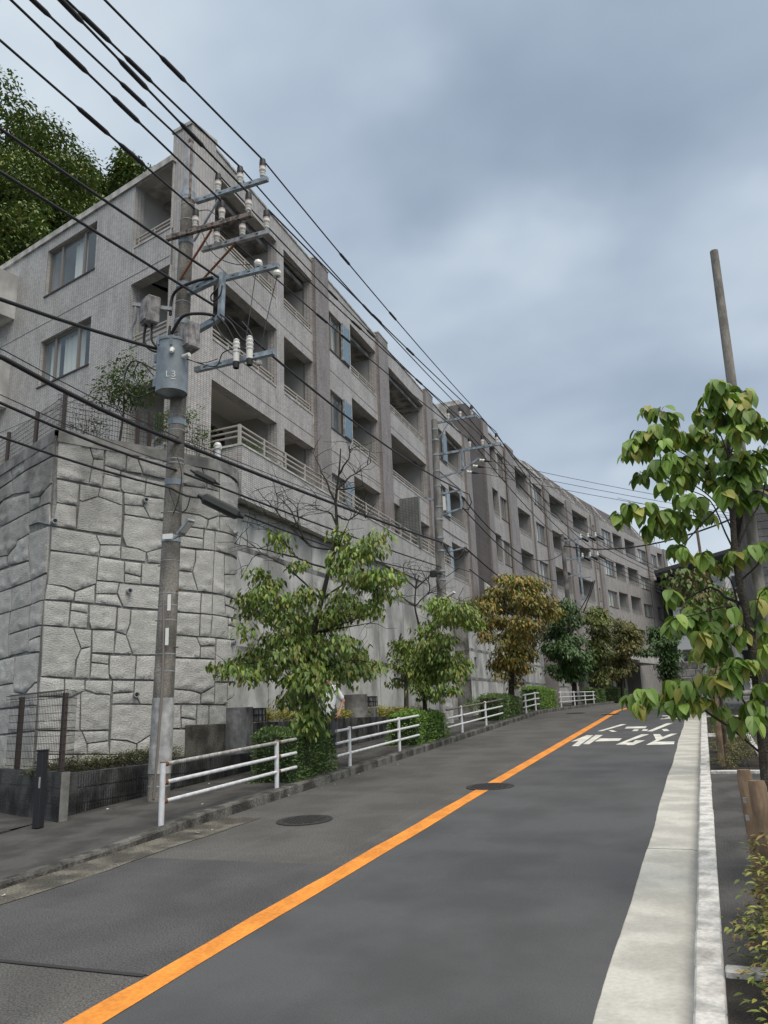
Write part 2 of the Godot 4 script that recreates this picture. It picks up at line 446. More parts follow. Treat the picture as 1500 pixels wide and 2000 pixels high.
func wall(m: int, a0: float, a1: float, h0: float, h1: float, holes: Array, da := 3.0, back := []) -> SurfaceTool:
	var st := ST()
	var xs := [a0, a1]
	var ys := [h0, h1]
	for h in holes:
		for v in [h[0], h[1]]: if v > a0 and v < a1: xs.append(v)
		for v in [h[2], h[3]]: if v > h0 and v < h1: ys.append(v)
	var n := int((a1 - a0) / da)
	for i in range(1, n): xs.append(a0 + (a1 - a0) * i / n)
	xs.sort()
	ys.sort()
	for i in xs.size() - 1:
		if xs[i + 1] - xs[i] < 0.0005: continue
		for j in ys.size() - 1:
			if ys[j + 1] - ys[j] < 0.0005: continue
			var cx: float = (xs[i] + xs[i + 1]) / 2
			var cy: float = (ys[j] + ys[j + 1]) / 2
			var inside := false
			for h in holes:
				if cx > h[0] and cx < h[1] and cy > h[2] and cy < h[3]:
					inside = true
					break
			if not inside: fq(st, m, xs[i], xs[i + 1], ys[j], ys[j + 1])
	var fl := m == 1 or m == 5
	for h in holes:
		var d: float = -h[4]
		for e in [[h[3], true], [h[2], false]]:
			if e[1] == false and h[2] <= h0: continue
			quad(st, fp(m, h[0], 0, e[0]), fp(m, h[1], 0, e[0]), fp(m, h[1], d, e[0]), fp(m, h[0], d, e[0]), Vector2(h[0], 0), Vector2(h[1], 0), Vector2(h[1], d), Vector2(h[0], d), fl != e[1])
		for e in [[h[0], true], [h[1], false]]:
			quad(st, fp(m, e[0], d, h[2]), fp(m, e[0], 0, h[2]), fp(m, e[0], 0, h[3]), fp(m, e[0], d, h[3]), Vector2(d, h[2]), Vector2(0, h[2]), Vector2(0, h[3]), Vector2(d, h[3]), fl != e[1])
	return st
# the room behind a balcony opening: back wall with a glazed door, side walls, floor, ceiling
func loggia(parent: Node3D, m: int, a0: float, a1: float, h0: float, h1: float, depth := 1.5, front := 0.3, doors := true) -> void:
	var st := ST()
	var x0 := a0 - 0.03
	var x1 := a1 + 0.03
	var b := -(front + depth)
	var top := h1 + 0.28
	var bot := h0 - 0.75
	var fl := m == 1
	fq(st, m, x0, x1, bot, top, b)
	quad(st, fp(m, x0, -front, bot), fp(m, x0, b, bot), fp(m, x0, b, top), fp(m, x0, -front, top), Vector2.ZERO, Vector2(depth, 0), Vector2(depth, 2), Vector2(0, 2), fl)
	quad(st, fp(m, x1, b, bot), fp(m, x1, -front, bot), fp(m, x1, -front, top), fp(m, x1, b, top), Vector2.ZERO, Vector2(depth, 0), Vector2(depth, 2), Vector2(0, 2), fl)
	quad(st, fp(m, x0, -front, bot), fp(m, x1, -front, bot), fp(m, x1, b, bot), fp(m, x0, b, bot), Vector2.ZERO, Vector2(1, 0), Vector2(1, 1), Vector2(0, 1), fl)
	# inside of the parapet and of the lintel beam
	quad(st, fp(m, x1, -front, bot), fp(m, x0, -front, bot), fp(m, x0, -front, h0), fp(m, x1, -front, h0), Vector2.ZERO, Vector2(1, 0), Vector2(1, 1), Vector2(0, 1), fl)
	quad(st, fp(m, x1, -front, h1), fp(m, x0, -front, h1), fp(m, x0, -front, top), fp(m, x1, -front, top), Vector2.ZERO, Vector2(1, 0), Vector2(1, 1), Vector2(0, 1), fl)
	var o := obj("balcony_room", st, M.paint, parent)
	var sc := ST()
	quad(sc, fp(m, x0, b, top), fp(m, x1, b, top), fp(m, x1, -front, top), fp(m, x0, -front, top), Vector2.ZERO, Vector2(1, 0), Vector2(1, 1), Vector2(0, 1), fl)
	obj("ceiling", sc, M.ceiling, o)
	if doors:
		var w := a1 - a0
		var d0 := a0 + w * 0.18
		var d1 := a0 + w * (0.72 if w > 2.2 else 0.8)
		var sf := ST()
		for e in [[d0, d0 + 0.06], [d1 - 0.06, d1], [(d0 + d1) / 2 - 0.03, (d0 + d1) / 2 + 0.03]]: fbox(sf, m, e[0], e[1], bot + 0.02, h1 - 0.12, b + 0.004, b + 0.06)
		fbox(sf, m, d0 + 0.06, d1 - 0.06, h1 - 0.18, h1 - 0.12, b + 0.005, b + 0.055)
		obj("door_frame", sf, M.rail_far, o)
		var sg := ST()
		fq(sg, m, d0 + 0.06, d1 - 0.06, bot + 0.03, h1 - 0.18, b + 0.02)
		obj("glass_door", sg, M.door_glass, o)
func cap_and_rail(parent: Node3D, m: int, a0: float, a1: float, h: float, fine: bool) -> void:
	var sc := ST()
	fbox(sc, m, a0 + 0.003, a1 - 0.003, h - 0.02, h + 0.025, -0.28, 0.018)
	fbox(sc, m, a1 - 0.05, a1 - 0.004, h - 0.3, h - 0.021, -0.05, 0.016)
	obj("parapet_cap", sc, M.cream, parent)
	var n := maxi(1, int(round((a1 - a0) / 0.95)))
	if fine:
		var r := sub("railing", parent)
		for k in 3:
			var st := ST()
			bar(st, fp(m, a0 + 0.01, -0.1, h + 0.13 + k * 0.105), fp(m, a1 - 0.01, -0.1, h + 0.13 + k * 0.105), 0.04, 0.028 if k < 2 else 0.04)
			obj("rail", st, M.railing, r)
		for i in n + 1:
			var a := lerpf(a0 + 0.12, a1 - 0.12, float(i) / n)
			var st := ST()
			fbox(st, m, a - 0.025, a + 0.025, h + 0.026, h + 0.325, -0.125, -0.085)
			obj("post", st, M.railing, r)
	else:
		var st := ST()
		for k in 3: bar(st, fp(m, a0 + 0.01, -0.1, h + 0.13 + k * 0.105), fp(m, a1 - 0.01, -0.1, h + 0.13 + k * 0.105), 0.035, 0.03)
		for i in n + 1:
			var a := lerpf(a0 + 0.12, a1 - 0.12, float(i) / n)
			fbox(st, m, a - 0.02, a + 0.02, h + 0.026, h + 0.325, -0.125, -0.09)
		obj("railing", st, M.rail_far, parent)
func curtain(st: SurfaceTool, m: int, a0: float, a1: float, h0: float, h1: float, off: float, amp := 0.025) -> void:
	var n := int((a1 - a0) / 0.035) + 2
	var pa := 0.0
	var po := 0.0
	for i in n + 1:
		var a := lerpf(a0, a1, float(i) / n)
		var o := off + amp * sin(a * 38.0 + 1.7 * sin(a * 9.0))
		if i:
			st.set_smooth_group(0)
			var p := [fp(m, pa, po, h0), fp(m, a, o, h0), fp(m, a, o, h1), fp(m, pa, po, h1)]
			for k in ([0, 1, 2, 0, 2, 3] if m == 1 else [0, 2, 1, 0, 3, 2]): vx(st, p[k], Vector2(a, p[k].y))
		pa = a
		po = o
func window(parent: Node3D, m: int, a0: float, a1: float, h0: float, h1: float, splits: Array, curtains: Array, glass: Material = null, d := 0.1) -> Node3D:
	var sf := ST()
	fbox(sf, m, a0, a0 + 0.05, h0, h1, -d - 0.06, -d)
	fbox(sf, m, a1 - 0.05, a1, h0, h1, -d - 0.06, -d)
	fbox(sf, m, a0 + 0.05, a1 - 0.05, h0, h0 + 0.06, -d - 0.06, -d - 0.002)
	fbox(sf, m, a0 + 0.05, a1 - 0.05, h1 - 0.06, h1, -d - 0.06, -d - 0.002)
	for c in splits:
		var x := lerpf(a0, a1, c)
		fbox(sf, m, x - 0.045, x + 0.045, h0 + 0.06, h1 - 0.06, -d - 0.05, -d + 0.01)
	var w := obj("window", sf, M.frame, parent)
	var e := [0.0] + splits + [1.0]
	for k in e.size() - 1:
		var sp := ST()
		fq(sp, m, lerpf(a0, a1, e[k]) + 0.045, lerpf(a0, a1, e[k + 1]) - 0.045, h0 + 0.06, h1 - 0.06, -d - 0.03)
		obj("pane", sp, glass if glass else M.glass, w)
	for c in curtains:
		var sc := ST()
		curtain(sc, m, lerpf(a0, a1, c[0]), lerpf(a0, a1, c[1]), h0 + 0.03, h1 - 0.04, -d - 0.22)
		obj("curtain", sc, M.curtain if c.size() < 3 else M.curtain_warm, w)
	var sr := ST()
	fbox(sr, m, a0 - 0.02, a1 + 0.02, h0 - 0.05, h1 + 0.05, -1.4, -1.35)
	for q in [[a0 - 0.04, a0 - 0.02], [a1 + 0.02, a1 + 0.04]]: fbox(sr, m, q[0], q[1], h0 - 0.05, h1 + 0.05, -1.4, -d - 0.07)
	fbox(sr, m, a0 - 0.02, a1 + 0.02, h1 + 0.05, h1 + 0.08, -1.4, -d - 0.07)
	fbox(sr, m, a0 - 0.02, a1 + 0.02, h0 - 0.08, h0 - 0.05, -1.4, -d - 0.07)
	obj("room", sr, M.paint, w)
	var ss := ST()
	fbox(ss, m, a0 - 0.03, a1 + 0.03, h0 - 0.045, h0 - 0.004, -0.1, 0.03)
	obj("sill", ss, M.brown_metal, w)
	return w

func build_apartments() -> void:
	var B := thing("apartment_building", "long grey tiled apartment building stepping up along the hill road", "apartment building")
	# ---- near block
	var fl := [[13.63, 15.55], [10.79, 12.62], [7.9, 9.7]]
	var holes := []
	for f in fl:
		holes.append([14.8, 18.17, f[0], f[1], 0.3])
		holes.append([18.63, 20.6, f[0], f[1], 0.3])
		holes.append([21.66, 23.56, f[0] + 0.08, f[1] - 0.4, 0.1])
		holes.append([23.8, 26.38, f[0], f[1], 0.3])
		holes.append([27.53, 32.55, f[0], f[1], 0.3])
		holes.append([34.6, 36.1, f[0], f[1] - 0.3, 0.1])
		holes.append([36.2, 39.15, f[0], f[1], 0.3])
	obj("wall", wall(0, 14.78, 40.2, 6.0, 16.25, holes, 6.0), M.tile, B)
	var k := 0
	for f in fl:
		for q in [[18.63, 20.6], [23.8, 26.38], [27.53, 32.55], [36.2, 39.15]]:
			loggia(B, 0, q[0], q[1], f[0], f[1])
			if k < 2: cap_and_rail(B, 0, q[0], q[1], f[0], q[0] < 30)
		if k < 2: cap_and_rail(B, 0, 14.83, 18.17, f[0], true)
		else: cap_and_rail(B, 0, 36.2, 39.15, f[0], false)
		var cs := [[[0.02, 0.3], [0.36, 0.72, 1]], [[0.02, 0.28, 1], [0.4, 0.62]], [[0.02, 0.5, 1]]]
		window(B, 0, 21.66, 23.56, f[0] + 0.08, f[1] - 0.4, [0.32, 0.68], cs[k])
		window(B, 0, 34.6, 36.1, f[0], f[1] - 0.3, [0.5], [[0.05, 0.45, 1]])
		# glazed screen standing out at the end of the window and of the last bay
		for g in [22.98, 35.5]:
			var sg := ST()
			fbox(sg, 0, g, g + 0.55, f[0] + 0.1, f[1] - 0.42, 0.06, 0.075)
			obj("glass_screen", sg, M.glass_blue, B)
			var sf := ST()
			fbox(sf, 0, g - 0.03, g, f[0] + 0.07, f[1] - 0.4, 0.0, 0.08)
			fbox(sf, 0, g + 0.55, g + 0.58, f[0] + 0.07, f[1] - 0.4, 0.0, 0.08)
			obj("screen_frame", sf, M.galv, B)
		# outdoor unit and duct in two of the bays
		var sa := ST()
		box(sa, fp(0, 19.55, -0.75, f[0] + 0.06), Vector3(0.34, 0.62, 0.8), Basis(), 0.02)
		obj("air_conditioner", sa, M.cream, B)
		var sd := ST()
		tube(sd, [fp(0, 26.3, -0.9, f[1] - 0.05), fp(0, 25.5, -0.95, f[1] - 0.06), fp(0, 24.9, -1.2, f[1] - 0.05), fp(0, 24.85, -1.7, f[1] - 0.05)], 0.1, -1, 10)
		obj("duct", sd, M.cream, B)
		k += 1
	for p in [[20.62, 21.64, 16.38], [26.42, 27.5, 16.4], [32.6, 33.74, 16.36], [39.2, 40.2, 16.2]]:
		var sp := ST()
		fbox(sp, 0, p[0], p[1], 5.2, p[2], -0.35, 0.13)
		var o := obj("pillar", sp, M.tile_brown, B)
		var sc := ST()
		fbox(sc, 0, p[0] - 0.02, p[1] + 0.02, p[2], p[2] + 0.05, -0.37, 0.15)
		obj("pillar_cap", sc, M.cream, o)
	var st := ST()
	for q in [[14.78, 20.6], [21.66, 26.4], [27.52, 32.58], [33.76, 39.18]]: fbox(st, 0, q[0], q[1], 16.25, 16.31, -0.25, 0.03)
	obj("parapet_cap", st, M.cream, B)
	# joints across the wall at each floor
	for h in [12.9, 10.05]:
		var sj := ST()
		for q in [[14.8, 20.6], [21.66, 26.4], [27.52, 32.58], [33.76, 39.18]]: fbox(sj, 0, q[0], q[1], h, h + 0.025, -0.02, 0.004)
		obj("movement_joint", sj, M.tile_dark, B)
	# corner pillar, set askew
	st = ST()
	extrude(st, [[-11.0, 14.04], [-10.34, 13.93], [-10.2, 14.79], [-10.75, 15.0]], 6.2, 16.4)
	var cp := obj("corner_pillar", st, M.tile, B)
	st = ST()
	extrude(st, [[-11.04, 14.01], [-10.33, 13.89], [-10.17, 14.8], [-10.75, 15.02]], 16.4, 16.5)
	obj("pillar_cap", st, M.cream, cp)
	# end wall
	holes = []
	for f in fl:
		holes.append([0.72, 2.24, f[0] - 0.04, f[1] - 0.08, 0.3])
		if f[0] > 9: holes.append([3.9, 6.28, f[0] + 0.05, f[1] - 0.38, 0.1])
	obj("wall", wall(1, 0.7, 13.0, 6.0, 15.5, holes, 20.0), M.tile_light, B)
	st = ST()
	fbox(st, 1, 0.68, 13.0, 15.5, 15.68, -1.0, 0.06)
	obj("roof_edge", st, M.cream, B)
	for h in [12.77, 9.93]:
		var sj := ST()
		fbox(sj, 1, 0.72, 13.0, h, h + 0.02, -0.02, 0.004)
		obj("movement_joint", sj, M.tile_dark, B)
	for f in [fl[0], fl[1]]:
		var c := [[0.36, 0.6]] if f[0] > 12 else [[0.04, 0.2], [0.3, 0.7], [0.78, 0.96]]
		window(B, 1, 3.9, 6.28, f[0] + 0.05, f[1] - 0.38, [0.28, 0.74], c)
	for f in fl:
		if f[0] > 9: cap_and_rail(B, 1, 0.73, 2.23, f[0] - 0.04, true)
		# corner balcony behind both openings
		var top: float = f[1] + 0.28
		var bot: float = f[0] - 0.75
		var path := [Vector2(-12.36, 14.64), Vector2(-12.05, 15.99), Vector2(-11.75, 15.92), Vector2(-11.83, 18.22), Vector2(-10.62, 18.22)]
		st = ST()
		for i in path.size() - 1:
			var a: Vector2 = path[i]
			var b: Vector2 = path[i + 1]
			quad(st, V(a.x, bot, a.y), V(b.x, bot, b.y), V(b.x, top, b.y), V(a.x, top, a.y))
		var o := obj("balcony_room", st, M.paint, B)
		for e in [[top, "ceiling", M.ceiling], [bot, "balcony_floor", M.concrete_dark]]:
			st = ST()
			var pl := [Vector2(-12.36, 14.64), Vector2(-12.05, 15.99), Vector2(-11.75, 15.92), Vector2(-11.83, 18.22), Vector2(-10.62, 18.22), Vector2(-10.55, 15.05), Vector2(-10.85, 14.3)]
			for i in range(1, pl.size() - 1):
				tri(st, V(pl[0].x, e[0], pl[0].y), V(pl[i].x, e[0], pl[i].y), V(pl[i + 1].x, e[0], pl[i + 1].y))
			obj(e[1], st, e[2], o)
		st = ST()
		quad(st, V(-11.9, bot + 0.02, 15.93), V(-11.77, bot + 0.02, 15.9), V(-11.77, f[1] - 0.15, 15.9), V(-11.9, f[1] - 0.15, 15.93))
		quad(st, V(-11.74, bot + 0.02, 16.4), V(-11.79, bot + 0.02, 17.8), V(-11.79, f[1] - 0.15, 17.8), V(-11.74, f[1] - 0.15, 16.4))
		obj("glass_door", st, M.door_glass, o)
		# white drain bend standing on the balcony
		st = ST()
		tube(st, [V(-11.95, bot, 14.85), V(-11.95, f[0] + 0.35, 14.85), V(-11.9, f[0] + 0.5, 14.87), V(-11.75, f[0] + 0.56, 14.9), V(-11.7, f[0] + 0.5, 14.9)], 0.055, -1, 10)
		obj("vent_pipe", st, M.cream, o)
	# rounded balcony boxes at the far end of the end wall
	for h in [[13.5, 14.95], [10.65, 12.2], [7.6, 9.3]]:
		st = ST()
		fbox(st, 1, 7.85, 9.6, h[0], h[1], 0.0, 0.75)
		obj("balcony_box", st, M.concrete, B)
	# near block's roof and rear
	st = ST()
	extrude(st, [[-10.6, 15.0], [-10.95, 40.0], [-23.0, 40.0], [-23.0, 17.1]], 15.3, 15.45)
	obj("roof", st, M.concrete_dark, B)
	st = ST()
	quad(st, V(-22.9, 6, 40), V(-22.9, 6, 17), V(-22.9, 15.3, 17), V(-22.9, 15.3, 40))
	obj("wall", st, M.tile, B)
	st = ST()
	box(st, V(-13.4, 17.6, 44.5), Vector3(3.6, 4.2, 4.2))
	obj("roof_house", st, M.cream, B)
	# ---- far block, one step up
	var fh := [[15.75, 17.55], [12.98, 14.68], [10.1, 11.85]]
	holes = []
	for f in fh:
		for q in [[44.25, 46.0], [49.8, 53.2], [58.2, 62.5], [64.0, 68.65], [75.7, 78.35], [79.2, 82.2], [89.0, 90.6]]: holes.append([q[0], q[1], f[0], f[1], 0.3])
		for q in [[46.4, 47.8], [54.5, 56.7], [72.5, 75.2], [82.9, 85.5], [86.75, 88.6]]: holes.append([q[0], q[1], f[0] + 0.1 - (0.12 if q[0] > 80 else 0.0), f[1] - 0.15 - (0.3 if q[0] > 80 else 0.0), 0.1])
		holes.append([69.95, 70.4, f[0] + 0.3, f[1] - 0.3, 0.1])
	holes.append([79.8, 82.3, 7.1, 8.65, 0.3])
	holes.append([83.2, 85.4, 7.2, 8.35, 0.1])
	holes.append([61.0, 79.3, 1.4, 5.05, 4.5])
	obj("wall", wall(0, 43.2, 91.6, 1.2, 18.15, holes, 2.5), M.tile_far, B)
	var j := 0
	for f in fh:
		for q in [[44.25, 46.0], [49.8, 53.2], [58.2, 62.5], [64.0, 68.65], [75.7, 78.35], [79.2, 82.2], [89.0, 90.6]]:
			loggia(B, 0, q[0], q[1], f[0], f[1])
			cap_and_rail(B, 0, q[0], q[1], f[0], false)
		for q in [[46.4, 47.8], [54.5, 56.7], [72.5, 75.2], [82.9, 85.5], [86.75, 88.6]]:
			var hi: float = 0.12 if q[0] > 80 else 0.0
			window(B, 0, q[0], q[1], f[0] + 0.1 - hi, f[1] - 0.15 - (0.3 if q[0] > 80 else 0.0), [0.34, 0.68], [[0.05, 0.62 + 0.1 * ((j + int(q[0])) % 3)]] if (j + int(q[0])) % 4 else [[0.03, 0.3], [0.5, 0.95, 1]])
		window(B, 0, 69.95, 70.4, f[0] + 0.3, f[1] - 0.3, [], [])
		j += 1
	loggia(B, 0, 79.8, 82.3, 7.1, 8.65)
	cap_and_rail(B, 0, 79.8, 82.3, 7.1, false)
	window(B, 0, 83.2, 85.4, 7.2, 8.35, [0.5], [[0.05, 0.7]])
	for p in [[43.2, 44.2, 18.62], [47.95, 49.7, 18.45], [56.95, 57.95, 17.75], [62.6, 63.9, 17.9], [70.6, 71.5, 18.15], [85.6, 86.5, 18.1], [90.75, 91.6, 18.15]]:
		st = ST()
		fbox(st, 0, p[0], p[1], 1.2, p[2], -0.3, 0.16)
		obj("pillar", st, M.tile_brown, B)
	st = ST()
	fbox(st, 0, 40.22, 43.18, 1.2, 18.5, -1.0, 0.04)
	for i in 28: fbox(st, 0, 40.25 + i * 0.105, 40.29 + i * 0.105, 1.2, 18.45, 0.04, 0.07)
	obj("ribbed_panel", st, M.tile_dark, B)
	for a in [47.87, 53.6, 56.83, 63.95, 69.3, 85.52]:
		st = ST()
		tube(st, [fp(0, a, 0.1, 2.0), fp(0, a, 0.1, 18.0)], 0.05, -1, 8)
		obj("drainpipe", st, M.frame, B)
	st = ST()
	for q in [[44.22, 47.9], [49.75, 57.0]]: fbox(st, 0, q[0], q[1], 18.15, 18.3, -0.25, 0.05)
	obj("parapet_cap", st, M.cream, B)
	# sloping tiled roof set back behind the far block's parapet, with a railing before it
	st = ST()
	var n := 24
	for i in n:
		var a0 := lerpf(50.0, 92.0, float(i) / n)
		var a1 := lerpf(50.0, 92.0, float(i + 1) / n)
		var r0 := 18.2 + 2.3 * clampf((a0 - 50.0) / 8.0, 0, 1) * clampf((94.0 - a0) / 7.0, 0, 1)
		var r1 := 18.2 + 2.3 * clampf((a1 - 50.0) / 8.0, 0, 1) * clampf((94.0 - a1) / 7.0, 0, 1)
		quad(st, fp(0, a0, -0.9, 17.6), fp(0, a1, -0.9, 17.6), fp(0, a1, -1.7, r1), fp(0, a0, -1.7, r0))
		quad(st, fp(0, a0, -1.7, r0), fp(0, a1, -1.7, r1), fp(0, a1, -11.0, r1), fp(0, a0, -11.0, r0))
	quad(st, fp(0, 92.0, -0.9, 17.6), fp(0, 92.0, -11.0, 17.6), fp(0, 92.0, -11.0, 18.7), fp(0, 92.0, -1.7, 18.7))
	obj("mansard_roof", st, M.roof_tile, B)
	for a in [58.0, 62.6, 66.6, 70.4, 75.0, 80.0, 85.5]:
		st = ST()
		bar(st, fp(0, a, -0.1, 18.15), fp(0, a + 0.3, -1.6, 20.3), 0.14, 0.1)
		obj("roof_rib", st, M.cream, B)
	st = ST()
	n = 34
	for i in n:
		var a := lerpf(57.4, 90.6, float(i) / (n - 1))
		fbox(st, 0, a - 0.02, a + 0.02, 18.15, 18.75, -0.16, -0.12)
		if i < n - 1:
			var b := lerpf(57.4, 90.6, float(i + 1) / (n - 1))
			for h in [18.35, 18.55, 18.75]: bar(st, fp(0, a, -0.14, h), fp(0, b, -0.14, h), 0.03, 0.03)
	obj("roof_railing", st, M.rail_far, B)
	st = ST()
	n = 12
	for i in n:
		var a0 := lerpf(43.2, 91.6, float(i) / n)
		var a1 := lerpf(43.2, 91.6, float(i + 1) / n)
		quad(st, fp(0, a0, 0, 17.7), fp(0, a1, 0, 17.7), fp(0, a1, -11.5, 17.7), fp(0, a0, -11.5, 17.7))
		quad(st, fp(0, a1, -11.5, 1.0), fp(0, a0, -11.5, 1.0), fp(0, a0, -11.5, 17.7), fp(0, a1, -11.5, 17.7))
	quad(st, fp(0, 91.6, 0, 1.0), fp(0, 91.6, -11.5, 1.0), fp(0, 91.6, -11.5, 17.7), fp(0, 91.6, 0, 17.7))
	quad(st, fp(0, 43.2, -11.5, 1.0), fp(0, 43.2, -0.9, 1.0), fp(0, 43.2, -0.9, 17.7), fp(0, 43.2, -11.5, 17.7))
	obj("rear_wall", st, M.tile_far, B)
	# entrance under its canopy
	st = ST()
	fbox(st, 0, 60.8, 79.6, 1.3, 5.2, -4.6, -4.5)
	quad(st, fp(0, 61, -4.5, 1.6), fp(0, 79.3, -4.5, 1.6), fp(0, 79.3, 0, 1.6), fp(0, 61, 0, 1.6))
	obj("entrance_wall", st, M.concrete_dark, B)
	for a in [64.0, 67.5, 72.0, 75.5]:
		st = ST()
		fbox(st, 0, a, a + 0.7, 1.5, 5.05, -1.0, -0.3)
		obj("entrance_column", st, M.tile_dark, B)
	for q in [[61.0, 67.6, 5.1, 5.75], [67.7, 73.2, 5.3, 5.95], [73.3, 79.6, 5.1, 5.7]]:
		st = ST()
		fbox(st, 0, q[0], q[1], q[2], q[3], 0.01, 1.9)
		obj("canopy", st, M.cream, B)
	# ---- terrace over the basement wall
	st = ST()
	fbox(st, 2, 14.97, 33.6, 6.6, 7.9, -0.18, 0.0)
	quad(st, V(-10.62, 6.6, 15.06), V(-9.45, 6.6, 14.975), V(-9.45, 7.9, 14.975), V(-10.62, 7.9, 15.06), Vector2(0, 6.6), Vector2(1.17, 6.6), Vector2(1.17, 7.9), Vector2(0, 7.9))
	quad(st, V(-9.94, 6.6, 33.61), V(-10.75, 6.6, 33.61), V(-10.75, 7.9, 33.61), V(-9.94, 7.9, 33.61), Vector2(0, 6.6), Vector2(0.8, 6.6), Vector2(0.8, 7.9), Vector2(0, 7.9))
	obj("terrace_parapet", st, M.tile_light, B)
	st = ST()
	fbox(st, 2, 14.95, 33.62, 7.9, 7.95, -0.2, 0.02)
	box(st, V(-10.06, 7.925, 15.04), Vector3(0.8, 0.049, 0.16))
	obj("terrace_cap", st, M.cream, B)
	st = ST()
	extrude(st, [[-9.6, 15.05], [-10.1, 33.5], [-10.75, 33.5], [-10.5, 15.05]], 6.605, 6.8)
	obj("terrace_slab", st, M.concrete_dark, B)
	var tr := sub("terrace_railing", B)
	for q in 3:
		st = ST()
		var h: float = 8.16 + q * 0.135
		bar(st, fp(2, 15.0, -0.09, h), fp(2, 33.55, -0.09, h), 0.05, 0.035)
		obj("rail", st, M.railing, tr)
		st = ST()
		bar(st, fp(2, 15.03, -0.12, h), V(-10.5, h, 15.07), 0.05, 0.035)
		obj("rail", st, M.railing, tr)
	for i in 17:
		st = ST()
		var a := 15.03 + i * 1.155
		fbox(st, 2, a - 0.035, a + 0.035, 7.951, 8.455, -0.125, -0.06)
		obj("post", st, M.railing, tr)
	st = ST()
	box(st, V(-10.2, 8.95, 28.6), Vector3(0.95, 2.1, 0.16))
	obj("privacy_screen", st, M.screen, B)
	st = ST()
	tube(st, [V(-9.83, 6.9, 14.55), V(-9.83, 7.72, 14.55)], 0.07, -1, 12)
	lathe(st, V(-9.83, 7.72, 14.55), [[0.07, 0], [0.095, 0.0], [0.095, 0.1], [0.06, 0.16], [0, 0.17]], 12)
	obj("vent_pipe", st, M.white, B)
	# ---- basement wall, its grooves and bays
	obj("basement_wall", wall(3, 14.6, 33.0, 0.3, 6.62, [], 30.0), M.concrete, B)
	for h in [[5.5, 5.63], [3.15, 3.26]]:
		st = ST()
		fbox(st, 3, 14.62, 32.98, h[0], h[1], -0.02, 0.006)
		obj("wall_band", st, M.concrete_dark, B)
	for i in 7:
		st = ST()
		fbox(st, 3, 16.9 + i * 2.4, 16.915 + i * 2.4, 0.4, 6.6, -0.01, 0.004)
		obj("panel_joint", st, M.concrete_dark, B)
	holes = []
	for a in [33.42, 35.72, 37.9]: holes.append([a, a + 0.4, 3.36, 3.86, 0.35])
	obj("basement_bay", wall(4, 32.7, 38.8, 0.6, 5.88, holes, 20.0), M.concrete, B)
	for a in [33.42, 35.72, 37.9]:
		st = ST()
		fq(st, 4, a, a + 0.4, 3.36, 3.86, -0.33)
		obj("slit_window", st, M.dark, B)
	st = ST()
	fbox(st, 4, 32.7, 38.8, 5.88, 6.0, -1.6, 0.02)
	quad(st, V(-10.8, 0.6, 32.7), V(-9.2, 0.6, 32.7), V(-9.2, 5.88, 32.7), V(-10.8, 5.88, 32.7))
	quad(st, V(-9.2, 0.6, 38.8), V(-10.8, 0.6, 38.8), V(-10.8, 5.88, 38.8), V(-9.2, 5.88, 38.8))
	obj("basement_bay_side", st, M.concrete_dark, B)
	for h in [[2.86, 2.98], [4.1, 4.22]]:
		st = ST()
		fbox(st, 4, 32.68, 38.8, h[0], h[1], -1.4, 0.008)
		obj("wall_band", st, M.concrete_dark, B)
	for a in [34.4, 36.0, 37.3]:
		st = ST()
		fbox(st, 4, a, a + 0.012, 0.7, 2.86, -0.01, 0.004)
		obj("panel_joint", st, M.concrete_dark, B)
	for q in [[43.2, 49.6, 6.3], [56.6, 58.6, 5.6]]:
		st = ST()
		fbox(st, 4, q[0], q[1], 0.8, q[2], -1.6, 0.0)
		obj("basement_bay", st, M.concrete, B)
		for h in [2.9, 3.95]:
			st = ST()
			fbox(st, 4, q[0] - 0.01, q[1], h, h + 0.12, -1.0, 0.008)
			obj("wall_band", st, M.concrete_dark, B)
	st = ST()
	fbox(st, 4, 49.65, 56.55, 0.8, 5.4, -1.5, -0.4)
	for i in 34: fbox(st, 4, 49.7 + i * 0.2, 49.8 + i * 0.2, 0.9, 5.38, -0.4, -0.34)
	obj("ribbed_wall", st, M.tile_brown, B)
	st = ST()
	quad(st, V(-9.9, 0.6, 38.8), V(-9.9, 0.6, 43.2), V(-9.9, 8, 43.2), V(-9.9, 8, 38.8))
	obj("basement_wall", st, M.concrete, B)

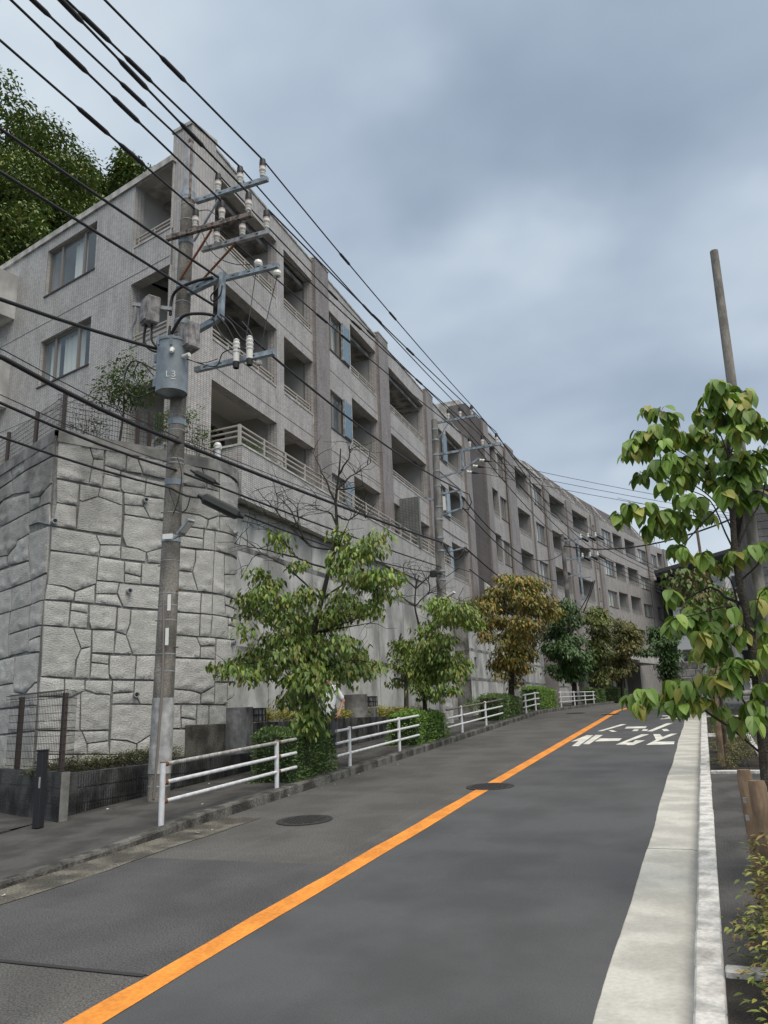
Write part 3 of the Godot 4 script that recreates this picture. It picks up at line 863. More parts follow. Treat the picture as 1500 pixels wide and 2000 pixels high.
# ---------------------------------------------------------------- rough stone retaining wall
var curve: Array = []
var curve_l: Array = []
func make_curve() -> void:
	var ang := 28.7
	var p := Vector2(-10.85, 10.72)
	curve = [p]
	p += 3.1 * Vector2(sin(deg_to_rad(ang)), cos(deg_to_rad(ang)))
	curve.append(p)
	for i in 22:
		ang -= 5.2
		p += 0.12 * Vector2(sin(deg_to_rad(ang)), cos(deg_to_rad(ang)))
		curve.append(p)
	curve_l = [0.0]
	for i in range(1, curve.size()): curve_l.append(curve_l[i - 1] + curve[i].distance_to(curve[i - 1]))
func wp(front: bool, u: float, h: float, d: float) -> Vector3:   # point on the stone wall, d proud of it
	if not front:
		var e := Vector2(-0.9205, 0.3907)
		var q := Vector2(-10.85, 10.72) + e * u + Vector2(-0.3907, -0.9205) * d
		return V(q.x, h, q.y)
	var i := 0
	while i < curve.size() - 2 and curve_l[i + 1] < u: i += 1
	var a: Vector2 = curve[i]
	var b: Vector2 = curve[i + 1]
	var dir := (b - a).normalized()
	var nrm := Vector2(dir.y, -dir.x)
	if i >= 1 and i < curve.size() - 2:
		var f: float = (u - curve_l[i]) / (curve_l[i + 1] - curve_l[i])
		var nx: Vector2 = (curve[i + 2] - b).normalized()
		dir = dir.lerp(nx, f).normalized()
		nrm = Vector2(dir.y, -dir.x)
	var q: Vector2 = a + (b - a).normalized() * (u - curve_l[i]) + nrm * d
	return V(q.x, h, q.y)
var rough1: FastNoiseLite
var rough2: FastNoiseLite
var weather: FastNoiseLite
func stone(parent: Node3D, front: bool, flat: Array, idx: int) -> void:
	var poly := PackedVector2Array()
	for i in range(0, flat.size(), 2): poly.append(Vector2(flat[i], flat[i + 1]))
	if Geometry2D.is_polygon_clockwise(poly): poly.reverse()
	var ins := Geometry2D.offset_polygon(poly, -0.012, Geometry2D.JOIN_MITER)
	if ins.is_empty(): return
	var rim: PackedVector2Array = ins[0]
	for q in ins: if q.size() > rim.size(): rim = q
	if Geometry2D.is_polygon_clockwise(rim): rim.reverse()
	# resample the rim
	var ring := PackedVector2Array()
	for i in rim.size():
		var a := rim[i]
		var b := rim[(i + 1) % rim.size()]
		var n := maxi(1, int(ceil(a.distance_to(b) / 0.075)))
		for k in n: ring.append(a.lerp(b, float(k) / n))
	var inner := Geometry2D.offset_polygon(rim, -0.022, Geometry2D.JOIN_MITER)
	var pts := PackedVector2Array(ring)
	var lo := rim[0]
	var hi := rim[0]
	for p in rim:
		lo = lo.min(p)
		hi = hi.max(p)
	var nb := ring.size()
	if not inner.is_empty():
		var g := 0.06
		var nx := int((hi.x - lo.x) / g) + 1
		var ny := int((hi.y - lo.y) / g) + 1
		for i in nx:
			for j in ny:
				var p := lo + Vector2(i + 0.5 + rng.randf_range(-0.3, 0.3), j + 0.5 + rng.randf_range(-0.3, 0.3)) * g
				if Geometry2D.is_point_in_polygon(p, inner[0]): pts.append(p)
	var tris := Geometry2D.triangulate_delaunay(pts)
	var st := ST()
	var prow := 0.036 + 0.014 * rng.randf()
	var dep := PackedFloat32Array()
	var tone := 0.62 + 0.1 * rng.randf()
	for i in pts.size():
		var p := pts[i]
		if i < nb: dep.append(0.03 + 0.012 * rng.randf())
		else:
			var r := rough1.get_noise_3d(p.x * 1.0, p.y * 2.2, idx * 3.7)
			var led := rough2.get_noise_3d(p.x * 0.7, p.y * 1.8, idx * 9.1)
			var low := clampf((p.y - lo.y) / maxf(0.12, (hi.y - lo.y) * 0.4), 0, 1)
			dep.append(prow + 0.022 * r + (0.028 if led > 0.12 else 0.0) * (1.2 - low) + rng.randf_range(-0.005, 0.005))
	var cols := []
	for i in pts.size():
		var p := pts[i]
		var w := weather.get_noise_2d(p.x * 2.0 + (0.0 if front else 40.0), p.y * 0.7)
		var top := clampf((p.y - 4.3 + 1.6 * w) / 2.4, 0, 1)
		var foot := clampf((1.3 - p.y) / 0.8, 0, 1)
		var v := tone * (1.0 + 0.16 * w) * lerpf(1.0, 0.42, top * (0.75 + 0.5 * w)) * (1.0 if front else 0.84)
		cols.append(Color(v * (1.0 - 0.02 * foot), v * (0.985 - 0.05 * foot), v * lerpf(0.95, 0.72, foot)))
	st.set_smooth_group(0)
	for i in range(0, tris.size(), 3):
		var c := (pts[tris[i]] + pts[tris[i + 1]] + pts[tris[i + 2]]) / 3.0
		if not Geometry2D.is_point_in_polygon(c, rim): continue
		var q := [tris[i], tris[i + 1], tris[i + 2]]
		var ccw := (pts[q[1]] - pts[q[0]]).cross(pts[q[2]] - pts[q[0]]) > 0
		if ccw == front: q = [q[0], q[2], q[1]]
		for k in q:
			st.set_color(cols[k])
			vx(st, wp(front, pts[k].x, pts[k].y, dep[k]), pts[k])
	# sides down into the joint
	for i in nb:
		var a := ring[i]
		var b := ring[(i + 1) % nb]
		st.set_smooth_group(-1)
		var p := [wp(front, a.x, a.y, -0.03), wp(front, b.x, b.y, -0.03), wp(front, b.x, b.y, dep[(i + 1) % nb]), wp(front, a.x, a.y, dep[i])]
		var kk := [i, (i + 1) % nb, (i + 1) % nb, i]
		for k in ([0, 2, 1, 0, 3, 2] if front else [0, 1, 2, 0, 2, 3]):
			st.set_color(cols[kk[k]])
			vx(st, p[k], a)
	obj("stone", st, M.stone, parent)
func build_stone_wall() -> void:
	make_curve()
	rough1 = nz(3.2, FastNoiseLite.TYPE_SIMPLEX_SMOOTH, 4, 5)
	rough2 = nz(2.6, FastNoiseLite.TYPE_SIMPLEX_SMOOTH, 2, 6)
	weather = nz(0.55, FastNoiseLite.TYPE_SIMPLEX_SMOOTH, 4, 7)
	var W := thing("stone_retaining_wall", "tall rough pale stone retaining wall with rounded right end beside the utility pole", "retaining wall")
	var st := ST()
	var us := [0.0, 1.5]
	for i in range(1, curve.size()): us.append(curve_l[i])
	for i in us.size() - 1:
		quad(st, wp(true, us[i], 0.2, 0), wp(true, us[i + 1], 0.2, 0), wp(true, us[i + 1], 6.95, 0), wp(true, us[i], 6.95, 0))
	quad(st, wp(false, 0, 0.2, 0), wp(false, 9.0, 0.2, 0), wp(false, 9.0, 6.95, 0), wp(false, 0, 6.95, 0), Vector2.ZERO, Vector2(1, 0), Vector2(1, 1), Vector2(0, 1), true)
	obj("mortar", st, M.joint, W)
	var k := 0
	for f in front_stones():
		stone(W, true, f, k)
		k += 1
	for f in left_stones():
		stone(W, false, f, k)
		k += 1
	# stones beyond the edge of the view, in plain courses
	for j in 8:
		var u := 4.1
		while u < 8.6:
			var w := rng.randf_range(0.6, 1.2)
			stone(W, false, [u, 0.6 + j * 0.78, u + w, 0.6 + j * 0.78, u + w, 1.37 + j * 0.78, u, 1.37 + j * 0.78], k)
			u += w
			k += 1
	# dark coping along the top
	st = ST()
	for i in us.size() - 1:
		for e in [[6.86, 7.1, 0.06]]:
			quad(st, wp(true, us[i], e[0], e[2]), wp(true, us[i + 1], e[0], e[2]), wp(true, us[i + 1], e[1], e[2]), wp(true, us[i], e[1], e[2]))
			quad(st, wp(true, us[i], e[1], e[2]), wp(true, us[i + 1], e[1], e[2]), wp(true, us[i + 1], e[1], -0.35), wp(true, us[i], e[1], -0.35))
			quad(st, wp(true, us[i], e[0], -0.01), wp(true, us[i + 1], e[0], -0.01), wp(true, us[i + 1], e[0], e[2]), wp(true, us[i], e[0], e[2]))
	quad(st, wp(false, 0, 6.86, 0.06), wp(false, 9, 6.86, 0.06), wp(false, 9, 7.1, 0.06), wp(false, 0, 7.1, 0.06), Vector2.ZERO, Vector2(1, 0), Vector2(1, 1), Vector2(0, 1), true)
	quad(st, wp(false, 0, 7.1, 0.06), wp(false, 9, 7.1, 0.06), wp(false, 9, 7.1, -0.35), wp(false, 0, 7.1, -0.35), Vector2.ZERO, Vector2(1, 0), Vector2(1, 1), Vector2(0, 1), true)
	obj("coping", st, M.concrete_dark, W)
	for p in [[0.03, 5.3], [1.5, 4.1], [1.72, 2.15], [1.75, 5.95], [3.95, 3.2], [4.0, 5.6], [3.7, 0.9]]:
		st = ST()
		var a := wp(true, p[0], p[1], -0.02)
		var b := wp(true, p[0], p[1], 0.13)
		var n := (b - a).normalized()
		lathe(st, a, [[0.04, 0.0], [0.055, 0.0], [0.055, 0.15], [0.038, 0.15], [0.036, 0.02], [0, 0.02]], 12, n)
		obj("weep_pipe", st, M.galv, W)
	# terrace of earth behind the wall
	st = ST()
	extrude(st, [[-10.95, 11.0], [-9.75, 13.4], [-9.7, 14.6], [-10.6, 15.0], [-11.2, 14.2], [-19.5, 16.2], [-19.0, 14.2]], 6.7, 6.98)
	struct("terrace_ground", st, M.soil)

# ---------------------------------------------------------------- street
func build_ground() -> void:
	var st := ST()
	var xs := [-260.0, -120.0, -60.0, -30.0, -21.0, -8.1, 0.0, 6.0, 30.0, 80.0, 260.0]
	var ss := [-160.0, -60.0, -20.0, 0.0, 10.0, 20.0, 31.0, 45.0, 62.0, 100.0, 200.0, 500.0]
	for i in xs.size() - 1:
		for j in ss.size() - 1:
			var a := V(xs[i], G(ss[j]) - 0.25, ss[j])
			var b := V(xs[i + 1], G(ss[j]) - 0.25, ss[j])
			var c := V(xs[i + 1], G(ss[j + 1]) - 0.25, ss[j + 1])
			var d := V(xs[i], G(ss[j + 1]) - 0.25, ss[j + 1])
			quad(st, a, b, c, d)
	struct("ground", st, M.ground)
	# wooded hill behind the apartments
	st = ST()
	var n := 22
	for i in n:
		for j in n:
			var hx0 := lerpf(-130.0, -24.0, float(i) / n)
			var hx1 := lerpf(-130.0, -24.0, float(i + 1) / n)
			var hs0 := lerpf(0.0, 150.0, float(j) / n)
			var hs1 := lerpf(0.0, 150.0, float(j + 1) / n)
			quad(st, V(hx0, hill_h(hx0, hs0), hs0), V(hx1, hill_h(hx1, hs0), hs0), V(hx1, hill_h(hx1, hs1), hs1), V(hx0, hill_h(hx0, hs1), hs1))
	struct("hill", st, M.hill)
	# road: old coarse asphalt on the left, a newer lane on the right
	st = ST()
	sheet(st, -14, 110, 1.0, -6.0, -3.1, 0.0)
	struct("road", st, M.asphalt_old)
	st = ST()
	sheet(st, 4.23, 6.97, 0.3, -5.5, -3.14, 0.004, true, 0.02, 0.0)
	struct("road_patch", st, M.asphalt_patch)
	st = ST()
	for q in [[4.2, 4.26]]: sheet(st, q[0], q[1] - 0.02, 0.1, -5.5, -3.3, 0.007)
	struct("road_crack", st, M.iron)
	st = ST()
	sheet(st, -2.0, 9.2, 0.25, -6.02, -5.52, 0.006, true, 0.0, 0.05)
	struct("road_edge", st, M.dirt)
	st = ST()
	sheet(st, -14, 27.9, 0.12, -3.15, -0.69, 0.004, true, 0.0, 0.008)
	sheet(st, 27.9, 110, 1.0, -3.15, 3.2, 0.004)
	struct("road_lane", st, M.asphalt_new)
	st = ST()
	quad(st, V(0.0, G(27.6) + 0.003, 27.6), V(30, G(27.6) + 0.2, 27.6), V(30, G(46) + 0.2, 46), V(0.0, G(46) + 0.003, 46))
	struct("side_road", st, M.asphalt_new)
	# centre line, broken by a manhole cover
	st = ST()
	sheet(st, -8.0, 11.62, 0.3, -3.27, -3.07, 0.008, true, 0.006, 0.006)
	sheet(st, 12.0, 28.5, 0.5, -3.27, -3.07, 0.008)
	sheet(st, 29.0, 75.0, 1.0, -3.27, -3.07, 0.008)
	struct("centre_line", st, M.orange)
	st = ST()
	quad(st, V(0.05, G(27.35) + 0.012, 27.1), V(3.6, G(27.35) + 0.03, 27.1), V(3.6, G(27.35) + 0.04, 27.45), V(0.05, G(27.35) + 0.022, 27.45))
	struct("stop_line", st, M.letter)
	# concrete gutter, cast in lengths
	var gut := Node3D.new()
	gut.name = "gutter"
	add_child(gut)
	gut.set_meta("kind", "structure")
	var cuts := [-6.0, 0.4, 8.0, 13.1, 17.6, 22.2, 27.9]
	for i in cuts.size() - 1:
		st = ST()
		sheet(st, cuts[i], cuts[i + 1] - 0.014, 0.5, -0.86, -0.31, 0.0)
		var c0: float = cuts[i]
		var c1: float = cuts[i + 1] - 0.014
		quad(st, V(-0.31, G(c0), c0), V(-0.24, G(c0) - 0.012, c0), V(-0.24, G(c1) - 0.012, c1), V(-0.31, G(c1), c1))
		obj("gutter_slab", st, M.gutter, gut)
	# right kerb stones
	var kr := Node3D.new()
	kr.name = "kerb"
	add_child(kr)
	kr.set_meta("kind", "structure")
	var b := Basis(Vector3.RIGHT, atan(0.045))
	for i in 50:
		var sk := -1.0 + i * 0.575
		st = ST()
		box(st, V(-0.165 + rng.randf_range(-0.004, 0.004), G(sk + 0.287) + rng.randf_range(-0.004, 0.004), sk + 0.287), Vector3(0.145, 0.24, 0.568), b, 0.012)
		obj("kerb_stone", st, M.kerb, kr)
	# left kerb stones
	var kl := Node3D.new()
	kl.name = numbered("kerb_left")
	add_child(kl)
	kl.set_meta("kind", "structure")
	var s := -8.0
	while s < 62.0:
		var l := 0.6 if s < 14 else 1.2
		st = ST()
		var s1 := s + l - 0.006
		var p := []
		for q in [s, s1]:
			var x := bend(q) - 6.0
			var u := kerb_up(q)
			p.append([V(x + 0.0, G(q) - 0.1, q), V(x - 0.012, G(q) + u - 0.02, q), V(x - 0.03, G(q) + u, q), V(x - 0.15, G(q) + u, q), V(x - 0.15, G(q) - 0.1, q)])
		for k in 4: quad(st, p[0][k], p[1][k], p[1][k + 1], p[0][k + 1], Vector2.ZERO, Vector2(1, 0), Vector2(1, 1), Vector2(0, 1), true)
		for e in 2: for k in range(1, 4): tri(st, p[e][0], p[e][k + 1 if e else k], p[e][k if e else k + 1])
		obj("kerb_stone", st, M.kerb_old, kl)
		s += l
	# pavements
	st = ST()
	var n2 := 80
	for i in n2:
		var q0 := lerpf(-10, 62, float(i) / n2)
		var q1 := lerpf(-10, 62, float(i + 1) / n2)
		var x0 := bend(q0)
		var x1 := bend(q1)
		var w0 := 8.06 if q0 < 40 else 9.3
		quad(st, V(-w0 + x0, G(q0) + kerb_up(q0) - 0.004, q0), V(-6.15 + x0, G(q0) + kerb_up(q0) - 0.004, q0), V(-6.15 + x1, G(q1) + kerb_up(q1) - 0.004, q1), V(-w0 + x1, G(q1) + kerb_up(q1) - 0.004, q1))
	struct("pavement", st, M.asphalt_walk)
	st = ST()
	quad(st, V(-24, G(-10) + 0.09, -10), V(-8.06, G(-10) + 0.055, -10), V(-8.06, G(8.3) + 0.1, 8.3), V(-24, G(8.3) + 0.13, 14.5))
	struct("side_lane", st, M.asphalt_walk)
	st = ST()
	for i in 14:
		var q := -4.0 + i * 0.9
		if q > 7.6: break
		box(st, V(-8.08, G(q) + kerb_up(q) - 0.04, q), Vector3(0.12, 0.12, 0.89), b)
	struct("lane_edging", st, M.kerb_old)
	st = ST()
	quad(st, V(-0.095, G(-10) + 0.115, -10), V(1.75, G(-10) + 0.115, -10), V(1.75, G(27.6) + 0.115, 27.6), V(-0.095, G(27.6) + 0.115, 27.6))
	struct("pavement_right", st, M.asphalt_walk)
	# planting beds in the right pavement with their pale edgings
	var bi := 0
	for q in [[1.6, 4.62], [12.25, 17.9], [18.3, 24.0]]:
		st = ST()
		quad(st, V(-0.09, G(q[0]) + 0.122, q[0]), V(0.62, G(q[0]) + 0.122, q[0]), V(0.62, G(q[1]) + 0.122, q[1]), V(-0.09, G(q[1]) + 0.122, q[1]))
		struct("planting_bed", st, M.soil)
		st = ST()
		for e in [q[0], q[1]]: box(st, V(0.27, G(e) + 0.11, e), Vector3(0.72, 0.09, 0.1), Basis(), 0.01)
		box(st, V(0.66, G((q[0] + q[1]) / 2) + 0.11, (q[0] + q[1]) / 2), Vector3(0.08, 0.09, q[1] - q[0] - 0.1), b, 0.01)
		struct("bed_edging", st, M.kerb)
		bi += 1
	# manhole covers
	for q in [[-4.76, 9.04, 0.31, "round iron manhole cover in the old asphalt of the near left lane"], [-3.14, 11.82, 0.32, "round iron manhole cover breaking the orange centre line"], [-4.6, 30.3, 0.32, "far manhole cover in the left lane, up the hill"], [-3.2, 28.75, 0.28, "dark manhole cover on the centre line beyond the road lettering"]]:
		var o := thing("manhole_cover", q[3], "manhole cover", V(q[0], G(q[1]), q[1]))
		o.rotation.x = atan(0.045)
		st = ST()
		lathe(st, Vector3(0, 0.0, 0), [[q[2] + 0.035, 0.0], [q[2] + 0.035, 0.012], [q[2] + 0.004, 0.012], [q[2] + 0.004, 0.005]], 28)
		obj("ring", st, M.iron, o)
		st = ST()
		lathe(st, Vector3.ZERO, [[q[2], 0.0], [q[2], 0.012], [0.0, 0.0125]], 28)
		for i in 9:
			for j in 9:
				var p := Vector3((i - 4) * 0.06, 0.015, (j - 4) * 0.06)
				if Vector2(p.x, p.z).length() < q[2] - 0.05: box(st, p, Vector3(0.035, 0.008, 0.035))
		obj("lid", st, M.iron, o)
	# lettering painted for the traffic coming down
	var L := thing("road_lettering", "white katakana lettering painted on the right lane for downhill traffic", "road marking")
	for q in [["letter_ru", LETTER_RU], ["letter_dash", LETTER_BAR], ["letter_ku", LETTER_KU], ["letter_su", LETTER_SU], ["letter_n", LETTER_N], ["letter_dash", LETTER_BAR2], ["letter_zo", LETTER_ZO], ["letter_kanji", LETTER_CHU]]:
		st = ST()
		for f in q[1]:
			var poly := PackedVector2Array()
			for i in range(0, f.size(), 2): poly.append(Vector2(f[i], f[i + 1]))
			var ix := Geometry2D.triangulate_polygon(poly)
			for i in range(0, ix.size(), 3):
				var a := poly[ix[i]]
				var c := poly[ix[i + 1]]
				var d := poly[ix[i + 2]]
				if (c - a).cross(d - a) < 0:
					var e := c
					c = d
					d = e
				tri(st, V(a.x, G(a.y) + 0.009, a.y), V(c.x, G(c.y) + 0.009, c.y), V(d.x, G(d.y) + 0.009, d.y))
		obj(q[0], st, M.letter, L)
	# dead leaves and scraps
	st = ST()
	for i in 26:
		var q := rng.randf_range(4.5, 18.0)
		var x := rng.randf_range(-6.0, -5.6) if i < 12 else rng.randf_range(-7.8, -6.3)
		var h := G(q) + (0.015 if x > -6.0 else kerb_up(q) + 0.008)
		var a := rng.randf() * TAU
		var r := rng.randf_range(0.012, 0.03)
		quad(st, V(x, h, q), V(x + cos(a) * r * 2, h + 0.006, q + sin(a) * r * 2), V(x + cos(a + 0.7) * r * 2.4, h + 0.01, q + sin(a + 0.7) * r * 2.4), V(x + cos(a + 1.5) * r, h, q + sin(a + 1.5) * r))
	var lt := obj("fallen_leaves", st, M.cream)
	tag(lt, "pale dry leaf scraps scattered along the left kerb and pavement", "fallen leaves")
	lt.set_meta("kind", "stuff")
func hill_h(x: float, s: float) -> float:
	return 40.0 * exp(-pow((x + 60.0) / 30.0, 2) - pow((s - 55.0) / 40.0, 2)) + 0.8 * sin(x * 0.4) * cos(s * 0.3) - 1.5

func planter_wall(P: Node3D, m: int, a0: float, a1: float, top: float, rows: int, face: float, ribs: bool, extra := []) -> void:
	var n := int(round((a1 - a0) / 0.4))
	var w := (a1 - a0) / n
	for j in rows:
		for i in n:
			var a := a0 + i * w + (w * 0.0)
			var h1 := top - j * 0.2
			var low: float = G(fp(m, a, 0, 0).z * -1.0)
			if h1 < low - 0.05: continue
			var st := ST()
			var e := rng.randf_range(-0.003, 0.003)
			fbox(st, m, a + 0.003, a + w - 0.003, h1 - 0.2 + 0.004, h1 - 0.004, face - 0.13, face + e)
			if ribs:
				var k := 8
				for r in k:
					var x := a + 0.012 + (w - 0.024) * (r + 0.5) / k
					fbox(st, m, x - 0.016, x + 0.016, h1 - 0.19, h1 - 0.01, face - 0.01, face + 0.008 + rng.randf() * 0.006)
			obj("block", st, M.block, P)
	var sm := ST()
	fbox(sm, m, a0 + 0.001, a1 - 0.001, top - rows * 0.2, top - 0.006, face - 0.125, face - 0.012)
	obj("mortar", sm, M.concrete_dark, P)
func build_planters() -> void:
	var P := thing("block_planter", "low dark ribbed block planter with hedge at the foot of the stone wall", "planter")
	planter_wall(P, 3, 8.6, 13.0, 1.03, 4, 1.92, true)
	var st := ST()
	for i in 8: # rounded corner
		var a0 := PI / 2 * i / 8
		var a1 := PI / 2 * (i + 1) / 8
		var c := Vector2(-8.15, 8.6)
		quad(st, V(c.x + 0.22 * cos(a0), 0.35, c.y - 0.22 * sin(a0)), V(c.x + 0.22 * cos(a1), 0.35, c.y - 0.22 * sin(a1)), V(c.x + 0.22 * cos(a1), 1.03, c.y - 0.22 * sin(a1)), V(c.x + 0.22 * cos(a0), 1.03, c.y - 0.22 * sin(a0)), Vector2.ZERO, Vector2(1, 0), Vector2(1, 1), Vector2(0, 1), true)
		tri(st, V(c.x, 1.03, c.y), V(c.x + 0.22 * cos(a0), 1.03, c.y - 0.22 * sin(a0)), V(c.x + 0.22 * cos(a1), 1.03, c.y - 0.22 * sin(a1)))
	obj("corner_block", st, M.block, P)
	st = ST()
	extrude(st, [[-8.0, 8.7], [-8.0, 13.0], [-9.3, 13.0], [-10.7, 10.5], [-9.0, 8.9]], 0.3, 0.96)
	obj("soil", st, M.soil, P)
	var Q := thing("block_wall", "short plain dark block wall carrying the lower wire mesh fence", "wall")
	planter_wall(Q, 5, 0.0, 2.4, 1.07, 4, 0.0, false)
	var R := thing("block_planter", "long dark block planter with yellow green shrubs below the concrete wall", "planter")
	planter_wall(R, 3, 13.4, 23.4, 1.56, 5, 1.8, false)
	st = ST()
	extrude(st, [[-8.1, 13.5], [-8.1, 23.4], [-9.8, 23.4], [-9.8, 13.5]], 0.4, 1.5)
	obj("soil", st, M.soil, R)
	st = ST()
	box(st, V(-8.95, 0.9, 23.5), Vector3(1.8, 1.5, 0.15))
	obj("end_block", st, M.block, R)
	var o := thing("concrete_post", "square weathered concrete post at the near end of the long planter", "post")
	st = ST()
	box(st, V(-8.27, 1.2, 13.12), Vector3(0.46, 1.3, 0.24), Basis(), 0.01)
	obj("shaft", st, M.concrete_dark, o)
	st = ST()
	box(st, V(-9.0, 0.98, 13.2), Vector3(0.98, 1.16, 0.2), Basis(), 0.01)
	obj("side_wall", st, M.dirt, o)
	o = thing("concrete_post", "round concrete post standing among the yellow shrubs of the planter", "post")
	st = ST()
	lathe(st, V(-8.45, 1.3, 18.95), [[0.3, 0], [0.3, 0.83], [0.0, 0.84]], 20)
	obj("shaft", st, M.concrete_dark, o)
	st = ST()
	box(st, V(-8.2, 1.45, 19.35), Vector3(0.3, 0.7, 0.3), Basis(), 0.01)
	obj("side_block", st, M.concrete_dark, o)
	for q in [[-8.2, 1.57, 13.62, "caged square garden lamp on the near end of the long planter"], [-8.2, 1.82, 19.35, "caged square garden lamp beside the round concrete post"]]:
		var l := thing("garden_lamp", q[3], "lamp", V(q[0], q[1], q[2]))
		st = ST()
		box(st, Vector3(0, 0.13, 0), Vector3(0.24, 0.24, 0.24), Basis(), 0.01)
		obj("lens", st, M.boxpaint, l)
		st = ST()
		for h in [0.01, 0.13, 0.25]: box(st, Vector3(0, h, 0), Vector3(0.27, 0.02, 0.27))
		for x in [-0.13, 0.0, 0.13]:
			for z in [-0.13, 0.0, 0.13]:
				if x != 0.0 or z != 0.0: box(st, Vector3(x, 0.13, z), Vector3(0.018, 0.25, 0.018))
		obj("cage", st, M.dark, l)
	# black square bollard
	o = thing("bollard", "black square metal bollard with a lock plate at the side lane", "bollard", V(-7.79, G(7.83) + 0.1, 7.83))
	st = ST()
	box(st, Vector3(0, 0.44, 0), Vector3(0.1, 0.9, 0.1), Basis(), 0.006)
	obj("post", st, M.black, o)
	st = ST()
	box(st, Vector3(0, 0.9, 0), Vector3(0.108, 0.02, 0.108), Basis(), 0.004)
	obj("cap", st, M.black, o)
	st = ST()
	box(st, Vector3(0.03, 0.52, 0.053), Vector3(0.022, 0.13, 0.008))
	obj("lock_plate", st, M.galv, o)
	# wire mesh fence on the short block wall
	var F := thing("mesh_fence", "brown wire mesh fence with rusty posts on the short block wall", "fence")
	for a in [0.13, 1.53]:
		st = ST()
		fbox(st, 5, a - 0.03, a + 0.03, 1.07, 2.06, -0.09, -0.03)
		obj("post", st, M.brown_metal, F)
	var pan := sub("mesh_panel", F)
	var i := 0
	for a in 37:
		st = ST()
		tube(st, [fp(5, 0.02 + a * 0.05, -0.02, 1.09), fp(5, 0.02 + a * 0.05, -0.02, 2.1)], 0.0032, -1, 4, false)
		obj("wire", st, M.mesh_wire, pan)
	for h in 11:
		st = ST()
		tube(st, [fp(5, 0.0, -0.018, 1.12 + h * 0.098), fp(5, 1.84, -0.018, 1.12 + h * 0.098)], 0.004, -1, 4, false)
		obj("wire", st, M.mesh_wire, pan)
	st = ST()
	for a in 37: tube(st, [fp(5, 0.02 + a * 0.05, -0.02, 2.1), fp(5, 0.02 + a * 0.05, 0.05, 2.08), fp(5, 0.02 + a * 0.05, 0.05, 2.03)], 0.003, -1, 4, false)
	for q in [[0.05, 2.08], [0.05, 2.03]]: tube(st, [fp(5, 0.0, q[0], q[1]), fp(5, 1.84, q[0], q[1])], 0.004, -1, 4, false)
	obj("top_fold", st, M.mesh_wire, pan)
	pan = sub("mesh_panel", F)
	for a in 9:
		st = ST()
		tube(st, [V(-7.85 - a * 0.045, 1.09, 8.24 + a * 0.07), V(-7.85 - a * 0.045, 2.1, 8.24 + a * 0.07)], 0.0032, -1, 4, false)
		obj("wire", st, M.mesh_wire, pan)
	for h in 11:
		st = ST()
		tube(st, [V(-7.83, 1.12 + h * 0.098, 8.22), V(-8.22, 1.12 + h * 0.098, 8.82)], 0.004, -1, 4, false)
		obj("wire", st, M.mesh_wire, pan)
	# mesh fence along the top of the stone wall
	F = thing("mesh_fence", "brown wire mesh fence along the top of the stone retaining wall", "fence")
	for q in [[true, 0.12], [true, 1.6], [true, 1.85], [false, 1.35], [false, 2.9], [false, 4.4]]:
		st = ST()
		var p := wp(q[0], q[1], 7.1, -0.1)
		box(st, p + Vector3(0, 0.4, 0), Vector3(0.06, 0.84, 0.06))
		obj("post", st, M.brown_metal, F)
	for q in [[true, 0.0, 3.2, "mesh_panel"], [false, 0.0, 6.5, "mesh_panel"]]:
		st = ST()
		var u: float = q[1]
		while u < q[2]:
			tube(st, [wp(q[0], u, 7.12, -0.13), wp(q[0], u, 7.9, -0.13)], 0.004, -1, 4, false)
			u += 0.06
		for h in 8: tube(st, [wp(q[0], q[1], 7.15 + h * 0.105, -0.13), wp(q[0], q[2], 7.15 + h * 0.105, -0.13)], 0.005, -1, 4, false)
		var o2 := obj(q[3], st, M.mesh_wire, F)
		o2.set_meta("kind", "stuff")

func build_guardrails() -> void:
	var secs := [[8.1, 11.45, [8.1, 10.84], "near white pipe guardrail with rusty end post beside the utility pole"], [12.95, 17.3, [13.5, 16.04], "white pipe guardrail between the first and the second hedge"], [19.45, 25.4, [20.75, 23.27], "white pipe guardrail with rust red top rail after the second hedge"], [28.6, 31.6, [29.0, 30.8], "short white pipe guardrail between the third and the fourth hedge"], [36.2, 48.6, [36.6, 40.6, 44.4, 47.9], "farthest white pipe guardrail, from the fourth hedge to the fifth"]]
	var k := 0
	for q in secs:
		var o := thing("guardrail", q[3], "guardrail", Vector3.ZERO, 0, "white pipe guardrails along the left kerb")
		var x := -6.17
		for h in [0.66, 0.45, 0.235]:
			var st := ST()
			var pts := []
			for i in 5:
				var s: float = lerpf(q[0], q[1], i / 4.0)
				pts.append(V(x + (0.0 if s < 8.2 else 0.0), G(s) + 0.12 + h, s))
			tube(st, pts, 0.024, -1, 10)
			var m: Material = M.white
			if h > 0.6: m = M.rusty if k == 2 else (M.white_rust if k == 0 else M.white)
			obj("rail", st, m, o)
		for s in q[2]:
			var st := ST()
			tube(st, [V(x, G(s) + 0.05, s), V(x, G(s) + 0.12 + 0.68, s)], 0.034, -1, 12)
			var p := obj("post", st, M.white, o)
			st = ST()
			lathe(st, V(x, G(s) + 0.8, s), [[0.036, 0], [0.036, 0.01], [0.02, 0.022], [0, 0.024]], 12)
			obj("cap", st, M.rusty if k == 0 else M.white, p)
			for h in [0.66, 0.45, 0.235]:
				st = ST()
				tube(st, [V(x, G(s + 0.03) + 0.12 + h, s + 0.032), V(x, G(s + 0.1) + 0.12 + h, s + 0.085)], 0.03, -1, 10)
				obj("rust_collar", st, M.rust if (k == 0 or rng.randf() < 0.35) else M.white, p)
		k += 1

